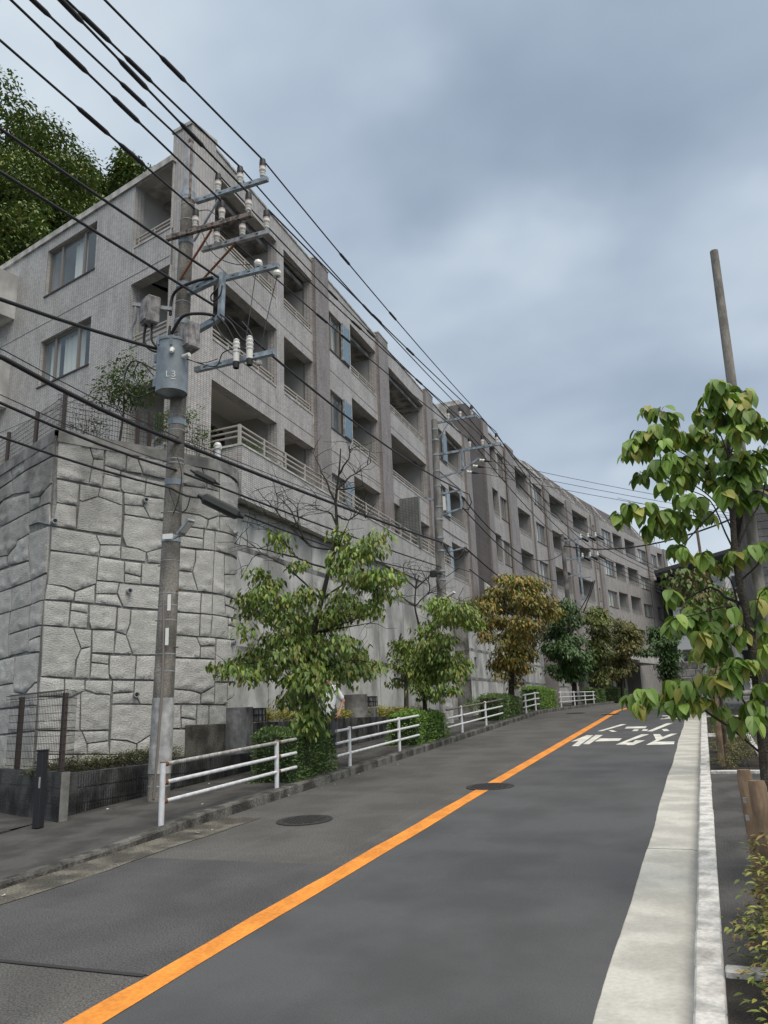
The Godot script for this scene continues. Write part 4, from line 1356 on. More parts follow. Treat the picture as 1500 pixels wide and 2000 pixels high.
# ---------------------------------------------------------------- poles and wires
func pin_insulator(parent: Node3D, at: Vector3) -> void:
	var st := ST()
	lathe(st, at, [[0.02, -0.03], [0.02, 0.02], [0.045, 0.02], [0.05, 0.045], [0.03, 0.05], [0.048, 0.075], [0.05, 0.09], [0.034, 0.095], [0.055, 0.12], [0.057, 0.2], [0.04, 0.215]], 12)
	var o := obj("insulator", st, M.porcelain, parent)
	st = ST()
	lathe(st, at, [[0.0585, 0.185], [0.0585, 0.193], [0.0, 0.194]], 12)
	lathe(st, at, [[0.0585, 0.125], [0.0585, 0.132]], 12)
	obj("red_band", st, M.red, o)
	st = ST()
	lathe(st, at, [[0.054, 0.205], [0.056, 0.25], [0.05, 0.34], [0.03, 0.36], [0, 0.362]], 12)
	obj("cover", st, M.black, o)
func arm(parent: Node3D, a: Vector3, b: Vector3, m: Material, w := 0.075) -> void:
	var st := ST()
	bar(st, a, b, w, w)
	var n := int((b - a).length() / 0.3)
	var o := obj("crossarm", st, m, parent)
	st = ST()
	var d := (b - a).normalized()
	for i in n:
		var p := a + d * (0.2 + i * 0.3)
		box(st, p + Vector3(0, 0, w / 2 + 0.001), Vector3(0.05, 0.02, 0.004))
	if n > 0: obj("bolt_slot", st, M.dark, o)
func band(parent: Node3D, at: Vector3, r: float, h: float, m: Material, called := "band") -> void:
	var st := ST()
	lathe(st, at, [[r, 0], [r + 0.007, 0.002], [r + 0.007, h - 0.002], [r, h]], 16)
	obj(called, st, m, parent)
func wire(label: String, pts: Array, r: float, group: String, called := "power_line", sag := 0.0, m: Material = null, bulges := 0) -> void:
	var p := []
	for i in pts.size() - 1:
		var n := maxi(4, int((pts[i + 1] - pts[i]).length() / 1.2))
		for k in n + (1 if i == pts.size() - 2 else 0):
			var f := float(k) / n
			p.append(pts[i].lerp(pts[i + 1], f) - Vector3(0, 4.0 * sag * f * (1.0 - f), 0))
	var st := ST()
	tube(st, p, r, -1, 6)
	# swollen splices on the covered high-voltage lines
	for b in bulges:
		var f := rng.randf_range(0.05, 0.6)
		var a: Vector3 = pts[0].lerp(pts[1], f)
		var d: Vector3 = (pts[1] - pts[0]).normalized()
		a.y -= 4.0 * sag * f * (1.0 - f)
		tube(st, [a - d * 0.3, a - d * 0.22, a + d * 0.22, a + d * 0.3], r, -1, 8, true, [r, r * 2.0, r * 2.0, r])
	tag(obj(called, st, m if m else M.wire), label, "cable", group)
func p1(h: float) -> Vector3: return V(lerpf(-7.42, -7.19, (h - 0.55) / 10.9), h, 9.66)
func build_pole1() -> void:
	var P := thing("utility_pole", "near concrete utility pole carrying a grey drum transformer, in front of the stone wall", "utility pole")
	var st := ST()
	tube(st, [p1(0.4), p1(0.95), p1(2.0), p1(5.0), p1(8.0), p1(10.35)], 0.15, 0.11, 20, true, [0.158, 0.155, 0.15, 0.137, 0.123, 0.112])
	obj("shaft", st, M.pole, P)
	st = ST()
	tube(st, [p1(0.93), p1(1.98)], 0.162, 0.157, 20)
	obj("sleeve", st, M.sleeve, P)
	st = ST()
	tube(st, [p1(10.3), p1(10.4), p1(10.9), p1(11.35), p1(11.45)], 0.1, -1, 14, true, [0.12, 0.12, 0.075, 0.06, 0.055])
	obj("top_bracket", st, M.galv, P)
	st = ST()
	tube(st, [p1(10.3) + Vector3(0.09, 0, 0.08), p1(11.42) + Vector3(0.05, 0, 0.04)], 0.022, -1, 8)
	tube(st, [p1(11.42), p1(11.55)], 0.05, -1, 10)
	obj("top_pipe", st, M.rusty, P)
	for h in [0.75, 1.25, 1.5, 2.35, 2.6, 3.1, 3.32, 3.5, 4.0, 4.75, 5.55, 5.62, 6.1, 6.35, 7.62, 7.68, 7.74, 7.8, 8.35, 9.9, 10.2]:
		band(P, p1(h), lerpf(0.153, 0.112, (h - 0.6) / 9.7), 0.018, M.galv)
	for h in [4.3, 5.2, 6.2, 7.95, 8.62, 9.46, 10.36]: band(P, p1(h), lerpf(0.153, 0.112, (h - 0.6) / 9.7) + 0.004, 0.1, M.steel, "clamp")
	# step bolts
	for i in 9:
		st = ST()
		var h := 2.7 + i * 0.42
		var sg := -1.0 if i % 2 else 1.0
		tube(st, [p1(h) + Vector3(0.1 * sg, 0, 0), p1(h) + Vector3(0.22 * sg, 0, 0)], 0.009, -1, 6)
		obj("step_bolt", st, M.rust, P)
	# upper crossarm with three insulators
	arm(P, V(-7.12, 10.34, 9.76), V(-5.70, 10.34, 9.76), M.steel)
	for x in [-6.68, -6.24, -5.80]: pin_insulator(P, V(x, 10.4, 9.76))
	st = ST()
	bar(st, p1(9.55) + Vector3(0.1, 0, -0.08), V(-6.62, 10.3, 9.76), 0.04, 0.02)
	obj("brace", st, M.galv, P)
	# double crossarm
	arm(P, V(-7.52, 9.58, 9.52), V(-5.86, 9.55, 9.52), M.rusty)
	arm(P, V(-7.02, 9.40, 9.82), V(-5.70, 9.37, 9.82), M.galv)
	for x in [-6.95, -6.43, -5.92]: pin_insulator(P, V(x, 9.62, 9.52))
	for x in [-6.73, -6.22, -5.76]: pin_insulator(P, V(x, 9.44, 9.82))
	for z in [9.52, 9.82]:
		st = ST()
		bar(st, p1(8.72) + Vector3(0.02 if z < 9.6 else 0.12, 0, 9.66 - z), V(-6.62 if z < 9.6 else -6.35, 9.5 if z < 9.6 else 9.34, z), 0.035, 0.02)
		obj("brace", st, M.rust, P)
	# third arm, with two ball insulators
	arm(P, V(-7.13, 8.7, 9.76), V(-5.5, 8.66, 9.76), M.steel)
	for x in [[-5.9, 8.83], [-5.55, 8.55]]:
		st = ST()
		lathe(st, V(x[0], x[1] - 0.06, 9.8), [[0.02, 0], [0.06, 0.01], [0.075, 0.05], [0.06, 0.1], [0.03, 0.12], [0, 0.122]], 12)
		obj("insulator", st, M.porcelain, P)
	# low-voltage bracket
	arm(P, V(-7.1, 8.5, 9.6), V(-6.46, 8.62, 9.6), M.steel, 0.09)
	arm(P, V(-7.08, 7.72, 9.6), V(-6.46, 7.9, 9.6), M.steel, 0.09)
	st = ST()
	bar(st, V(-6.47, 7.85, 9.6), V(-6.45, 8.68, 9.6), 0.1, 0.07, Vector3.RIGHT)
	obj("bracket_post", st, M.steel, P)
	# lower arm with lightning arresters
	arm(P, V(-6.95, 7.08, 9.62), V(-5.5, 7.08, 9.62), M.steel, 0.08)
	for x in [-6.12, -5.88]:
		st = ST()
		lathe(st, V(x, 7.0, 9.52), [[0.045, -0.05], [0.05, 0], [0.05, 0.16], [0.06, 0.17], [0.06, 0.19], [0.045, 0.2], [0.06, 0.24], [0.06, 0.26], [0.045, 0.27], [0.058, 0.31], [0.055, 0.33], [0.04, 0.34], [0.05, 0.37], [0.03, 0.39], [0, 0.392]], 14)
		var o := obj("arrester", st, M.porcelain, P)
		st = ST()
		lathe(st, V(x, 7.0, 9.52), [[0.03, -0.1], [0.047, -0.1], [0.052, -0.02], [0.052, 0.005]], 12)
		obj("cap", st, M.black, o)
	st = ST()
	lathe(st, V(-5.8, 6.94, 9.66), [[0.02, 0], [0.05, 0.01], [0.06, 0.04], [0.04, 0.08], [0, 0.09]], 10)
	obj("insulator", st, M.porcelain, P)
	# drum transformer
	var T := sub("transformer", P)
	var tc := V(-7.2, 6.62, 9.36)
	st = ST()
	lathe(st, tc, [[0.0, 0.03], [0.235, 0.03], [0.245, 0.0], [0.245, 0.02], [0.245, 0.83], [0.258, 0.84], [0.258, 0.88], [0.2, 0.9], [0.05, 0.93], [0, 0.93]], 32)
	obj("tank", st, M.trafo, T)
	for a in [[0.55, 0.8], [-0.4, 0.84]]:
		st = ST()
		var q := tc + Vector3(sin(a[0]) * 0.25, a[1], cos(a[0]) * 0.25)
		box(st, q, Vector3(0.035, 0.16, 0.04))
		obj("lid_clip", st, M.trafo, T)
	st = ST()
	lathe(st, tc + Vector3(0.14, 0.66, 0.19), [[0.03, 0], [0.042, 0.02], [0.042, 0.07], [0.03, 0.1], [0.022, 0.13], [0, 0.131]], 12, Vector3(0.3, -0.75, 0.6).normalized())
	obj("bushing", st, M.porcelain, T)
	st = ST()
	lathe(st, tc + Vector3(0.24, 0.56, 0.05), [[0.035, 0], [0.035, 0.14], [0, 0.141]], 12, Vector3(0.97, 0.0, 0.2).normalized())
	obj("bushing", st, M.porcelain, T)
	for h in [0.2, 0.62]:
		st = ST()
		box(st, tc + Vector3(-0.235, h, 0.07), Vector3(0.09, 0.13, 0.09))
		obj("hanger", st, M.steel, T)
	var tx := 0
	for ch in ["L", "3"]:
		var tm := TextMesh.new()
		tm.text = ch
		var f := SystemFont.new()
		f.font_names = PackedStringArray(["Droid Sans"])
		tm.font = f
		tm.font_size = 32
		tm.pixel_size = 0.0042
		tm.depth = 0.004
		var an := 0.38 + tx * 0.36
		inst("letter", tm, M.plate, T, Transform3D(Basis(Vector3.UP, an), tc + Vector3(sin(an) * 0.249, 0.23, cos(an) * 0.249)))
		tx += 1
	st = ST()
	var an2 := 0.75
	box(st, tc + Vector3(sin(an2) * 0.249, 0.15, cos(an2) * 0.249), Vector3(0.07, 0.012, 0.004), Basis(Vector3.UP, an2))
	obj("letter", st, M.plate, T)
	# two weathered switch boxes
	for q in [[Vector3(-7.62, 8.12, -9.3), -0.55, 0.08], [Vector3(-6.93, 7.55, -9.42), -0.35, -0.05]]:
		var b := Basis(Vector3.UP, q[1]) * Basis(Vector3.FORWARD, q[2])
		st = ST()
		box(st, q[0], Vector3(0.3, 0.46, 0.22), b, 0.02)
		var o := obj("switch_box", st, M.boxpaint, P)
		st = ST()
		box(st, q[0] + b * Vector3(0, 0.0, 0.12), Vector3(0.25, 0.39, 0.03), b, 0.012)
		obj("door", st, M.boxpaint, o)
	st = ST()
	bar(st, V(-7.9, 8.27, 9.2), V(-7.35, 8.2, 9.5), 0.06, 0.06)
	tube(st, [V(-7.86, 8.25, 9.22), V(-7.87, 8.0, 9.24), V(-7.95, 7.9, 9.26), V(-7.96, 7.55, 9.26)], 0.025, -1, 8)
	obj("box_bracket", st, M.galv, P)
	# lamp, number plates
	st = ST()
	bar(st, V(-7.2, 4.32, 9.52), V(-7.02, 4.38, 9.5), 0.03, 0.03)
	var lo := obj("street_lamp", st, M.galv, P)
	st = ST()
	bar(st, V(-7.06, 4.37, 9.5), V(-6.82, 4.55, 9.44), 0.13, 0.045)
	obj("lamp_head", st, M.galv, lo)
	st = ST()
	bar(st, V(-7.0, 4.39, 9.485), V(-6.84, 4.51, 9.445), 0.1, 0.02)
	obj("lens", st, M.plate, lo)
	for q in [[V(-7.28, 4.36, 9.49), Vector3(0.16, 0.08, 0.008)], [V(-7.22, 3.35, 9.5), Vector3(0.05, 0.24, 0.006)], [V(-7.24, 2.85, 9.5), Vector3(0.05, 0.25, 0.006)]]:
		st = ST()
		box(st, q[0], q[1], Basis(Vector3.UP, 0.3))
		obj("number_plate", st, M.plate, P)
	# tangles of cable
	var cab := [[[V(-7.7, 7.92, 9.3), V(-7.72, 7.6, 9.3), V(-7.55, 7.42, 9.35), V(-7.4, 7.5, 9.45), V(-7.38, 7.9, 9.5)], 0.022], [[V(-7.6, 7.9, 9.32), V(-7.58, 7.6, 9.32), V(-7.46, 7.48, 9.4), V(-7.4, 7.7, 9.45)], 0.018], [[V(-7.38, 8.1, 9.5), V(-7.36, 8.4, 9.5), V(-7.2, 8.52, 9.46), V(-6.9, 8.6, 9.5), V(-6.6, 8.62, 9.55)], 0.026], [[V(-7.35, 7.75, 9.5), V(-7.1, 7.98, 9.45), V(-6.8, 7.98, 9.48), V(-6.55, 7.92, 9.55)], 0.026],
		[[V(-7.4, 7.0, 9.2), V(-7.85, 7.25, 9.2), V(-8.0, 6.9, 9.2), V(-7.75, 6.62, 9.2), V(-7.4, 6.68, 9.25)], 0.012], [[V(-7.42, 6.9, 9.2), V(-7.7, 7.2, 9.2), V(-7.82, 6.95, 9.2), V(-7.6, 6.75, 9.2), V(-7.42, 6.74, 9.25)], 0.009],
		[[V(-6.95, 7.18, 9.4), V(-6.5, 7.0, 9.5), V(-6.35, 7.2, 9.5), V(-6.1, 7.22, 9.5), V(-5.9, 7.15, 9.5)], 0.009], [[V(-7.0, 7.2, 9.4), V(-6.7, 7.08, 9.45), V(-6.45, 7.12, 9.5)], 0.007],
		[[V(-6.5, 7.9, 9.55), V(-6.35, 7.7, 9.6), V(-6.25, 7.45, 9.7), V(-6.1, 7.35, 9.8), V(-6.05, 7.6, 9.85), V(-6.2, 7.85, 9.8)], 0.016], [[V(-6.45, 7.92, 9.55), V(-6.28, 7.75, 9.6), V(-6.15, 7.5, 9.7), V(-6.0, 7.42, 9.8)], 0.014], [[V(-6.55, 7.85, 9.5), V(-6.45, 7.6, 9.55), V(-6.3, 7.4, 9.6), V(-6.2, 7.32, 9.7)], 0.014], [[V(-6.5, 8.6, 9.6), V(-6.5, 8.35, 9.5), V(-6.6, 8.25, 9.5), V(-6.55, 8.15, 9.5), V(-6.42, 8.22, 9.5), V(-6.4, 8.4, 9.52)], 0.014],
		[[V(-6.45, 9.62, 9.52), V(-6.7, 9.9, 9.55), V(-6.95, 10.0, 9.6)], 0.007], [[V(-7.0, 10.0, 9.6), V(-6.85, 9.6, 9.5), V(-6.55, 9.0, 9.5), V(-6.2, 8.78, 9.6), V(-5.92, 8.8, 9.75)], 0.007], [[V(-5.93, 8.8, 9.8), V(-5.98, 8.2, 9.75), V(-6.0, 7.4, 9.6)], 0.006], [[V(-5.55, 8.5, 9.8), V(-5.7, 7.8, 9.75), V(-5.8, 7.05, 9.66)], 0.006],
		[[V(-7.15, 5.6, 9.5), V(-7.05, 5.3, 9.48), V(-7.1, 4.9, 9.48), V(-7.2, 4.7, 9.5)], 0.008], [[V(-7.3, 5.15, 9.5), V(-7.1, 4.75, 9.45), V(-6.9, 4.7, 9.4), V(-6.82, 4.9, 9.4)], 0.009], [[V(-7.38, 0.6, 9.5), V(-7.33, 1.4, 9.5), V(-7.3, 2.4, 9.51), V(-7.33, 3.4, 9.51)], 0.018]]
	var i := 0
	for c in cab:
		st = ST()
		var cu := Curve3D.new()
		for k in c[0].size():
			var t: Vector3 = (c[0][mini(k + 1, c[0].size() - 1)] - c[0][maxi(k - 1, 0)]) / 6.0
			cu.add_point(c[0][k], -t, t)
		cu.bake_interval = 0.05
		tube(st, Array(cu.get_baked_points()), c[1], -1, 6)
		obj("cable", st, M.wire if i != 18 else M.frame, P)
		i += 1
	# wires
	var hv := "covered high-voltage lines"
	var far1 := [V(-7.29, 12.05, 25.1), V(-6.85, 12.05, 25.1), V(-6.42, 12.05, 25.1)]
	var far2 := [V(-6.58, 10.8, 25.1), V(-6.12, 10.85, 25.1), V(-5.61, 10.9, 25.1)]
	var n1 := [[-6.68, 10.75, 0.088], [-6.24, 10.75, 0.112], [-5.8, 10.75, 0.122]]
	var n2 := [[-6.95, 9.97, 0.06], [-6.43, 9.97, 0.045], [-5.92, 9.97, 0.045]]
	var ord := ["nearest the pole", "in the middle", "nearest the road"]
	for k in 3:
		wire("upper high-voltage line %s, running down past the camera from the near pole" % ord[k], [V(n1[k][0], n1[k][1], 9.76), V(n1[k][0], n1[k][1] - 25 * n1[k][2], -15.3)], 0.017, hv, "power_line", 0.0, null, 5)
		wire("upper high-voltage line %s, between the near and the second pole" % ord[k], [V(n1[k][0], n1[k][1], 9.76), far1[k]], 0.014, hv, "power_line", 0.1, null, 2)
		wire("lower high-voltage line %s, running down past the camera from the near pole" % ord[k], [V(n2[k][0], n2[k][1], 9.52), V(n2[k][0], n2[k][1] - 25 * n2[k][2], -15.3)], 0.017, hv, "power_line", 0.0, null, 6)
		wire("lower high-voltage line %s, between the near and the second pole" % ord[k], [V(n2[k][0] + 0.2, n2[k][1] - 0.18, 9.82), far2[k]], 0.014, hv, "power_line", 0.1, null, 2)
	var lv := "low-voltage and telephone cables"
	wire("low-voltage cable ending at the upper bracket of the near pole", [V(-6.5, 8.6, 9.6), V(-6.6, 6.6, -12.0)], 0.02, lv, "cable", 0.12)
	wire("low-voltage cable ending at the lower bracket of the near pole", [V(-6.62, 8.15, 9.6), V(-6.6, 6.1, -12.0)], 0.02, lv, "cable", 0.1)
	wire("thick cable running from the transformer down past the camera", [V(-7.45, 7.47, 9.5), V(-7.3, 6.65, 6.16), V(-7.3, 2.8, -10.0)], 0.026, lv, "cable", 0.03)
	wire("black cable from the near pole's bracket to the second pole", [V(-6.43, 7.95, 9.7), V(-7.0, 9.0, 25.0)], 0.022, lv, "cable", 0.3)
	wire("thick bundled telephone cable slung past the near pole at coping height", [V(-7.25, 5.2, -6.0), V(-7.25, 5.9, 6.25), V(-7.2, 5.88, 9.48), V(-7.72, 7.2, 24.9)], 0.032, lv, "cable", 0.06)
	wire("thin wire strung just above the thick telephone bundle", [V(-7.25, 5.35, -6.0), V(-7.25, 6.0, 6.25), V(-7.2, 5.96, 9.48), V(-7.72, 7.27, 24.9)], 0.007, lv, "cable", 0.04)
	wire("middle telephone cable crossing in front of the stone wall", [V(-7.3, 5.2, -6.0), V(-7.3, 5.36, 6.3), V(-7.22, 5.42, 9.5), V(-7.8, 6.35, 24.9)], 0.019, lv, "cable", 0.05)
	wire("thin telephone wire close above the middle cable", [V(-7.3, 5.32, -6.0), V(-7.3, 5.46, 6.3), V(-7.22, 5.5, 9.5)], 0.006, lv, "cable", 0.05)
	wire("lowest telephone cable ending at the black splice box", [V(-7.3, 4.8, -6.0), V(-7.3, 4.95, 6.34), V(-7.25, 5.12, 9.5), V(-6.85, 4.96, 9.7)], 0.016, lv, "cable", 0.04)
	wire("telephone cable from the black splice box to the second pole", [V(-6.3, 4.7, 10.1), V(-7.8, 6.15, 24.9)], 0.016, lv, "cable", 0.18)
	for q in [[V(-6.58, 4.82, 9.85), 0.62, 0.16, "large black cable splice box hanging beside the near pole"], [V(-6.76, 5.27, 9.68), 0.34, 0.09, "small black cable sleeve hanging above the large splice box"]]:
		st = ST()
		var o := thing("cable_splice", q[3], "splice box", q[0])
		o.rotation = Vector3(0, 0.75, -0.42)
		box(st, Vector3.ZERO, Vector3(q[1], q[2], q[2]), Basis(), q[2] * 0.25)
		obj("case", st, M.dark, o)
		st = ST()
		for x in [-0.5, 0.5]: tube(st, [Vector3(x * q[1], 0, 0), Vector3(x * (q[1] + 0.16), 0, 0)], q[2] * 0.28, q[2] * 0.16, 8)
		obj("gland", st, M.black, o)
func build_pole2() -> void:
	var P := thing("utility_pole", "second concrete utility pole, between the second hedge and the concrete wall", "utility pole")
	var st := ST()

	var bp := [V(-7.93, 0.9, 25), V(-7.9, 4.0, 25), V(-7.85, 7.5, 25), V(-7.78, 11.7, 25)]
	tube(st, bp, 0.22, 0.1, 20, true, [0.2, 0.17, 0.145, 0.11])
	obj("shaft", st, M.pole_grey, P)
	st = ST()
	tube(st, [V(-7.93, 0.95, 25), V(-7.9, 4.6, 25)], 0.24, 0.2, 20)
	obj("sleeve", st, M.sleeve, P)
	for h in [5.2, 5.9, 6.2, 6.9, 7.35, 8.0, 8.45, 9.2, 9.75, 10.35, 10.9, 11.3]: band(P, V(-7.86 + (h - 5) * 0.012, h, 25), lerpf(0.16, 0.115, (h - 5) / 6.5), 0.06, M.steel, "clamp")
	arm(P, V(-7.75, 11.62, 25.1), V(-6.3, 11.62, 25.1), M.steel)
	for x in [-7.29, -6.85, -6.42]: pin_insulator(P, V(x, 11.68, 25.1))
	arm(P, V(-7.75, 10.42, 25.1), V(-5.46, 10.45, 25.1), M.steel)
	for x in [-6.58, -6.12, -5.61]: pin_insulator(P, V(x, 10.5, 25.1))
	st = ST()
	bar(st, V(-7.7, 11.0, 25.1), V(-7.3, 11.55, 25.1), 0.04, 0.03)
	bar(st, V(-6.85, 9.8, 25.05), V(-6.85, 10.4, 25.05), 0.16, 0.05, Vector3.RIGHT)
	bar(st, V(-7.7, 9.55, 25.05), V(-6.85, 9.72, 25.05), 0.06, 0.06)
	bar(st, V(-7.05, 9.6, 25.05), V(-6.25, 10.05, 25.05), 0.06, 0.06)
	bar(st, V(-7.7, 8.95, 25.05), V(-7.0, 9.0, 25.05), 0.06, 0.06)
	bar(st, V(-7.7, 8.2, 25.05), V(-7.0, 8.35, 25.05), 0.06, 0.06)
	bar(st, V(-7.0, 8.3, 25.05), V(-7.0, 9.05, 25.05), 0.09, 0.06, Vector3.RIGHT)
	bar(st, V(-7.7, 6.85, 25.05), V(-6.9, 6.98, 25.05), 0.05, 0.05)
	bar(st, V(-8.3, 8.9, 25.0), V(-7.9, 8.72, 25.0), 0.07, 0.07)
	obj("bracket", st, M.steel, P)
	for q in [V(-6.25, 9.95, 25.0), V(-6.5, 9.78, 25.0), V(-6.72, 9.6, 25.0)]:
		st = ST()
		lathe(st, q, [[0.02, 0], [0.05, 0.01], [0.05, 0.07], [0.025, 0.08], [0.05, 0.1], [0.05, 0.17], [0.02, 0.18]], 10, Vector3(0.9, -0.15, -0.35).normalized())
		obj("insulator", st, M.porcelain, P)
		st = ST()
		tube(st, [q + Vector3(0.17, -0.03, -0.06), q + Vector3(0.42, -0.09, -0.12)], 0.05, 0.012, 8)
		obj("cover", st, M.black, P)
	st = ST()
	tube(st, [V(-6.9, 8.9, 25.0), V(-6.7, 8.8, 25.0), V(-6.62, 8.5, 25.0), V(-6.75, 8.25, 25.0), V(-6.95, 8.3, 25.0)], 0.02, -1, 6)
	tube(st, [V(-8.0, 6.2, 24.85), V(-7.6, 6.0, 24.8), V(-7.2, 6.25, 24.9), V(-6.8, 6.1, 25.0)], 0.015, -1, 6)
	tube(st, [V(-8.0, 5.9, 24.85), V(-7.8, 5.5, 24.8), V(-7.3, 5.2, 24.9), V(-7.1, 5.6, 25.0)], 0.012, -1, 6)
	obj("cable", st, M.wire, P)
	st = ST()
	box(st, V(-8.1, 6.15, 24.9), Vector3(0.2, 0.22, 0.2), Basis(), 0.02)
	obj("junction_box", st, M.dark, P)
	st = ST()
	bar(st, V(-7.85, 5.2, 24.85), V(-7.72, 5.28, 24.8), 0.05, 0.04)
	var lo := obj("street_lamp", st, M.galv, P)
	st = ST()
	bar(st, V(-7.75, 5.25, 24.8), V(-7.35, 5.44, 24.75), 0.2, 0.06)
	obj("lamp_head", st, M.white, lo)
	st = ST()
	box(st, V(-7.55, 8.55, 24.86), Vector3(0.1, 0.5, 0.01))
	obj("number_plate", st, M.plate, P)
	# third pole, with its steel rack
	P = thing("utility_pole", "third utility pole with a bluish steel side rack, before the far balconies", "utility pole")
	st = ST()
	tube(st, [V(-7.15, 1.2, 48), V(-7.12, 6, 48), V(-7.1, 11.95, 48)], 0.2, 0.12, 16)
	obj("shaft", st, M.pole_grey, P)
	for q in [[11.55, -5.0], [10.35, -4.9]]:
		arm(P, V(-7.1, q[0], 48.1), V(q[1], q[0] + 0.05, 48.1), M.steel, 0.1)
		for x in [-6.0, -5.55, -5.1]:
			st = ST()
			lathe(st, V(x, q[0] + 0.06, 48.1), [[0.06, 0], [0.07, 0.1], [0.05, 0.14], [0.07, 0.18], [0.06, 0.26], [0, 0.27]], 8)
			obj("insulator", st, M.porcelain, P)
			st = ST()
			tube(st, [V(x + 0.1, q[0] + 0.02, 48), V(x + 0.4, q[0] - 0.15, 48.3)], 0.07, -1, 6)
			obj("cover", st, M.black, P)
	st = ST()
	bar(st, V(-6.2, 7.8, 48.1), V(-6.2, 11.7, 48.1), 0.12, 0.1, Vector3.RIGHT)
	bar(st, V(-7.1, 9.3, 48.1), V(-6.2, 9.4, 48.1), 0.08, 0.08)
	bar(st, V(-7.1, 7.3, 48.1), V(-6.1, 7.95, 48.1), 0.08, 0.08)
	bar(st, V(-6.3, 9.15, 48.1), V(-5.6, 9.15, 48.1), 0.06, 0.06)
	obj("rack", st, M.steel, P)
	st = ST()
	for x in [[-5.5, -6.6], [-5.4, -6.3]]: tube(st, [V(x[0], 8.9, 48), V(x[0] - 0.4, 8.0, 48), V(x[1], 7.0, 48)], 0.03, -1, 6)
	obj("cable", st, M.wire, P)
	var hv := "covered high-voltage lines"
	var ord := ["left", "middle", "right"]
	for k in 3:
		wire("%s of the upper lines between the second and the third pole" % ord[k], [V(-7.29 + k * 0.44, 12.05, 25.1), V(-6.0 + k * 0.45, 11.9, 48.1)], 0.018, hv, "power_line", 0.5)
		wire("%s of the lower lines between the second and the third pole" % ord[k], [V(-6.58 + k * 0.48, 10.87, 25.1), V(-6.0 + k * 0.45, 10.7, 48.1)], 0.018, hv, "power_line", 0.6)
		wire("%s line from the third pole onwards round the bend" % ord[k], [V(-6.0 + k * 0.45, 11.85, 48.1), V(4.0 + k * 0.5, 12.4, 92.0)], 0.022, hv, "power_line", 0.8)
		wire("%s of the lower lines from the third pole onwards" % ord[k], [V(-6.0 + k * 0.45, 10.6, 48.1), V(4.0 + k * 0.5, 10.9, 92.0)], 0.022, hv, "power_line", 0.8)
		wire("%s thin line from the second pole across the road to the right" % ord[k], [V(-5.8 - k * 0.24, 9.86 - k * 0.17, 25.1), V(9.0, 6.9 - k * 0.14, 33.0)], 0.009, "lines crossing the road from the second pole", "power_line", 0.25)
	var lv := "low-voltage and telephone cables"
	wire("black cable from the second pole to the third pole", [V(-6.95, 8.75, 25), V(-6.9, 11.0, 47.9)], 0.024, lv, "cable", 1.4)
	wire("second black cable from the second pole's bracket to the third pole", [V(-6.95, 8.35, 25), V(-6.9, 9.0, 47.9)], 0.022, lv, "cable", 0.8)
	wire("telephone bundle from the second pole down behind the orange tree", [V(-7.7, 7.2, 25), V(-6.95, 6.95, 25.0), V(-7.0, 7.0, 47.9)], 0.03, lv, "cable", 0.5)
	wire("lower telephone cable from the second to the third pole", [V(-6.85, 6.2, 25), V(-7.0, 6.6, 47.9)], 0.02, lv, "cable", 0.5)
	wire("thick cable from the third pole sagging across the road to the right", [V(-7.0, 11.2, 47.9), V(3.5, 9.4, 34.0)], 0.04, lv, "cable", 0.9)
	wire("thin wire from the far block's roof across to the right", [V(-4.9, 18.4, 66.0), V(6.0, 14.0, 60.0)], 0.016, lv, "cable", 0.4)

# ---------------------------------------------------------------- plants
func leaf_mesh(len_seg: int, width: float, fold: float, arch: float, heart := false) -> ArrayMesh:   # unit length along +z, upper side +y
	var st := ST()
	var rows := []
	for i in len_seg + 1:
		var f := float(i) / len_seg
		var w := width * 0.5 * pow(sin(PI * pow(f, 0.72 if heart else 0.85)), 0.8 if heart else 1.0)
		if heart and i == 0: w = width * 0.1
		if i == len_seg: w = 0.0
		var y := -arch * f * f
		rows.append([Vector3(-w, y + fold * w, f - (0.06 if heart and i == 1 else 0.0)), Vector3(0, y, f), Vector3(w, y + fold * w, f - (0.06 if heart and i == 1 else 0.0))])
	st.set_smooth_group(0)
	for i in len_seg:
		for k in 2:
			var a: Vector3 = rows[i][k]
			var b: Vector3 = rows[i][k + 1]
			var c: Vector3 = rows[i + 1][k + 1]
			var d: Vector3 = rows[i + 1][k]
			st.set_smooth_group(k + 1)
			vx(st, a, Vector2.ZERO); vx(st, c, Vector2.ZERO); vx(st, d, Vector2.ZERO)
			if i > 0 or heart:
				vx(st, a, Vector2.ZERO); vx(st, b, Vector2.ZERO); vx(st, c, Vector2.ZERO)
	st.generate_normals()
	return st.commit()
func leaf_basis(out: Vector3, droop: float, r: RandomNumberGenerator) -> Basis:
	var d := Vector3(out.x + r.randf_range(-0.8, 0.8), 0, out.z + r.randf_range(-0.8, 0.8)).normalized()
	var z := (d + Vector3.DOWN * (droop + r.randf_range(-0.45, 0.45))).normalized()
	var x := Vector3.UP.cross(z)
	if x.length() < 0.05: x = Vector3.RIGHT
	x = x.normalized().rotated(z, r.randf_range(-0.5, 0.5))
	return Basis(x, z.cross(x), z)
func pick(cols: Array, r: RandomNumberGenerator, tone: float) -> Color:
	var c: Color = cols[r.randi() % cols.size()]
	var v := tone * r.randf_range(0.8, 1.2)
	return Color(c.r * v, c.g * v, c.b * v)
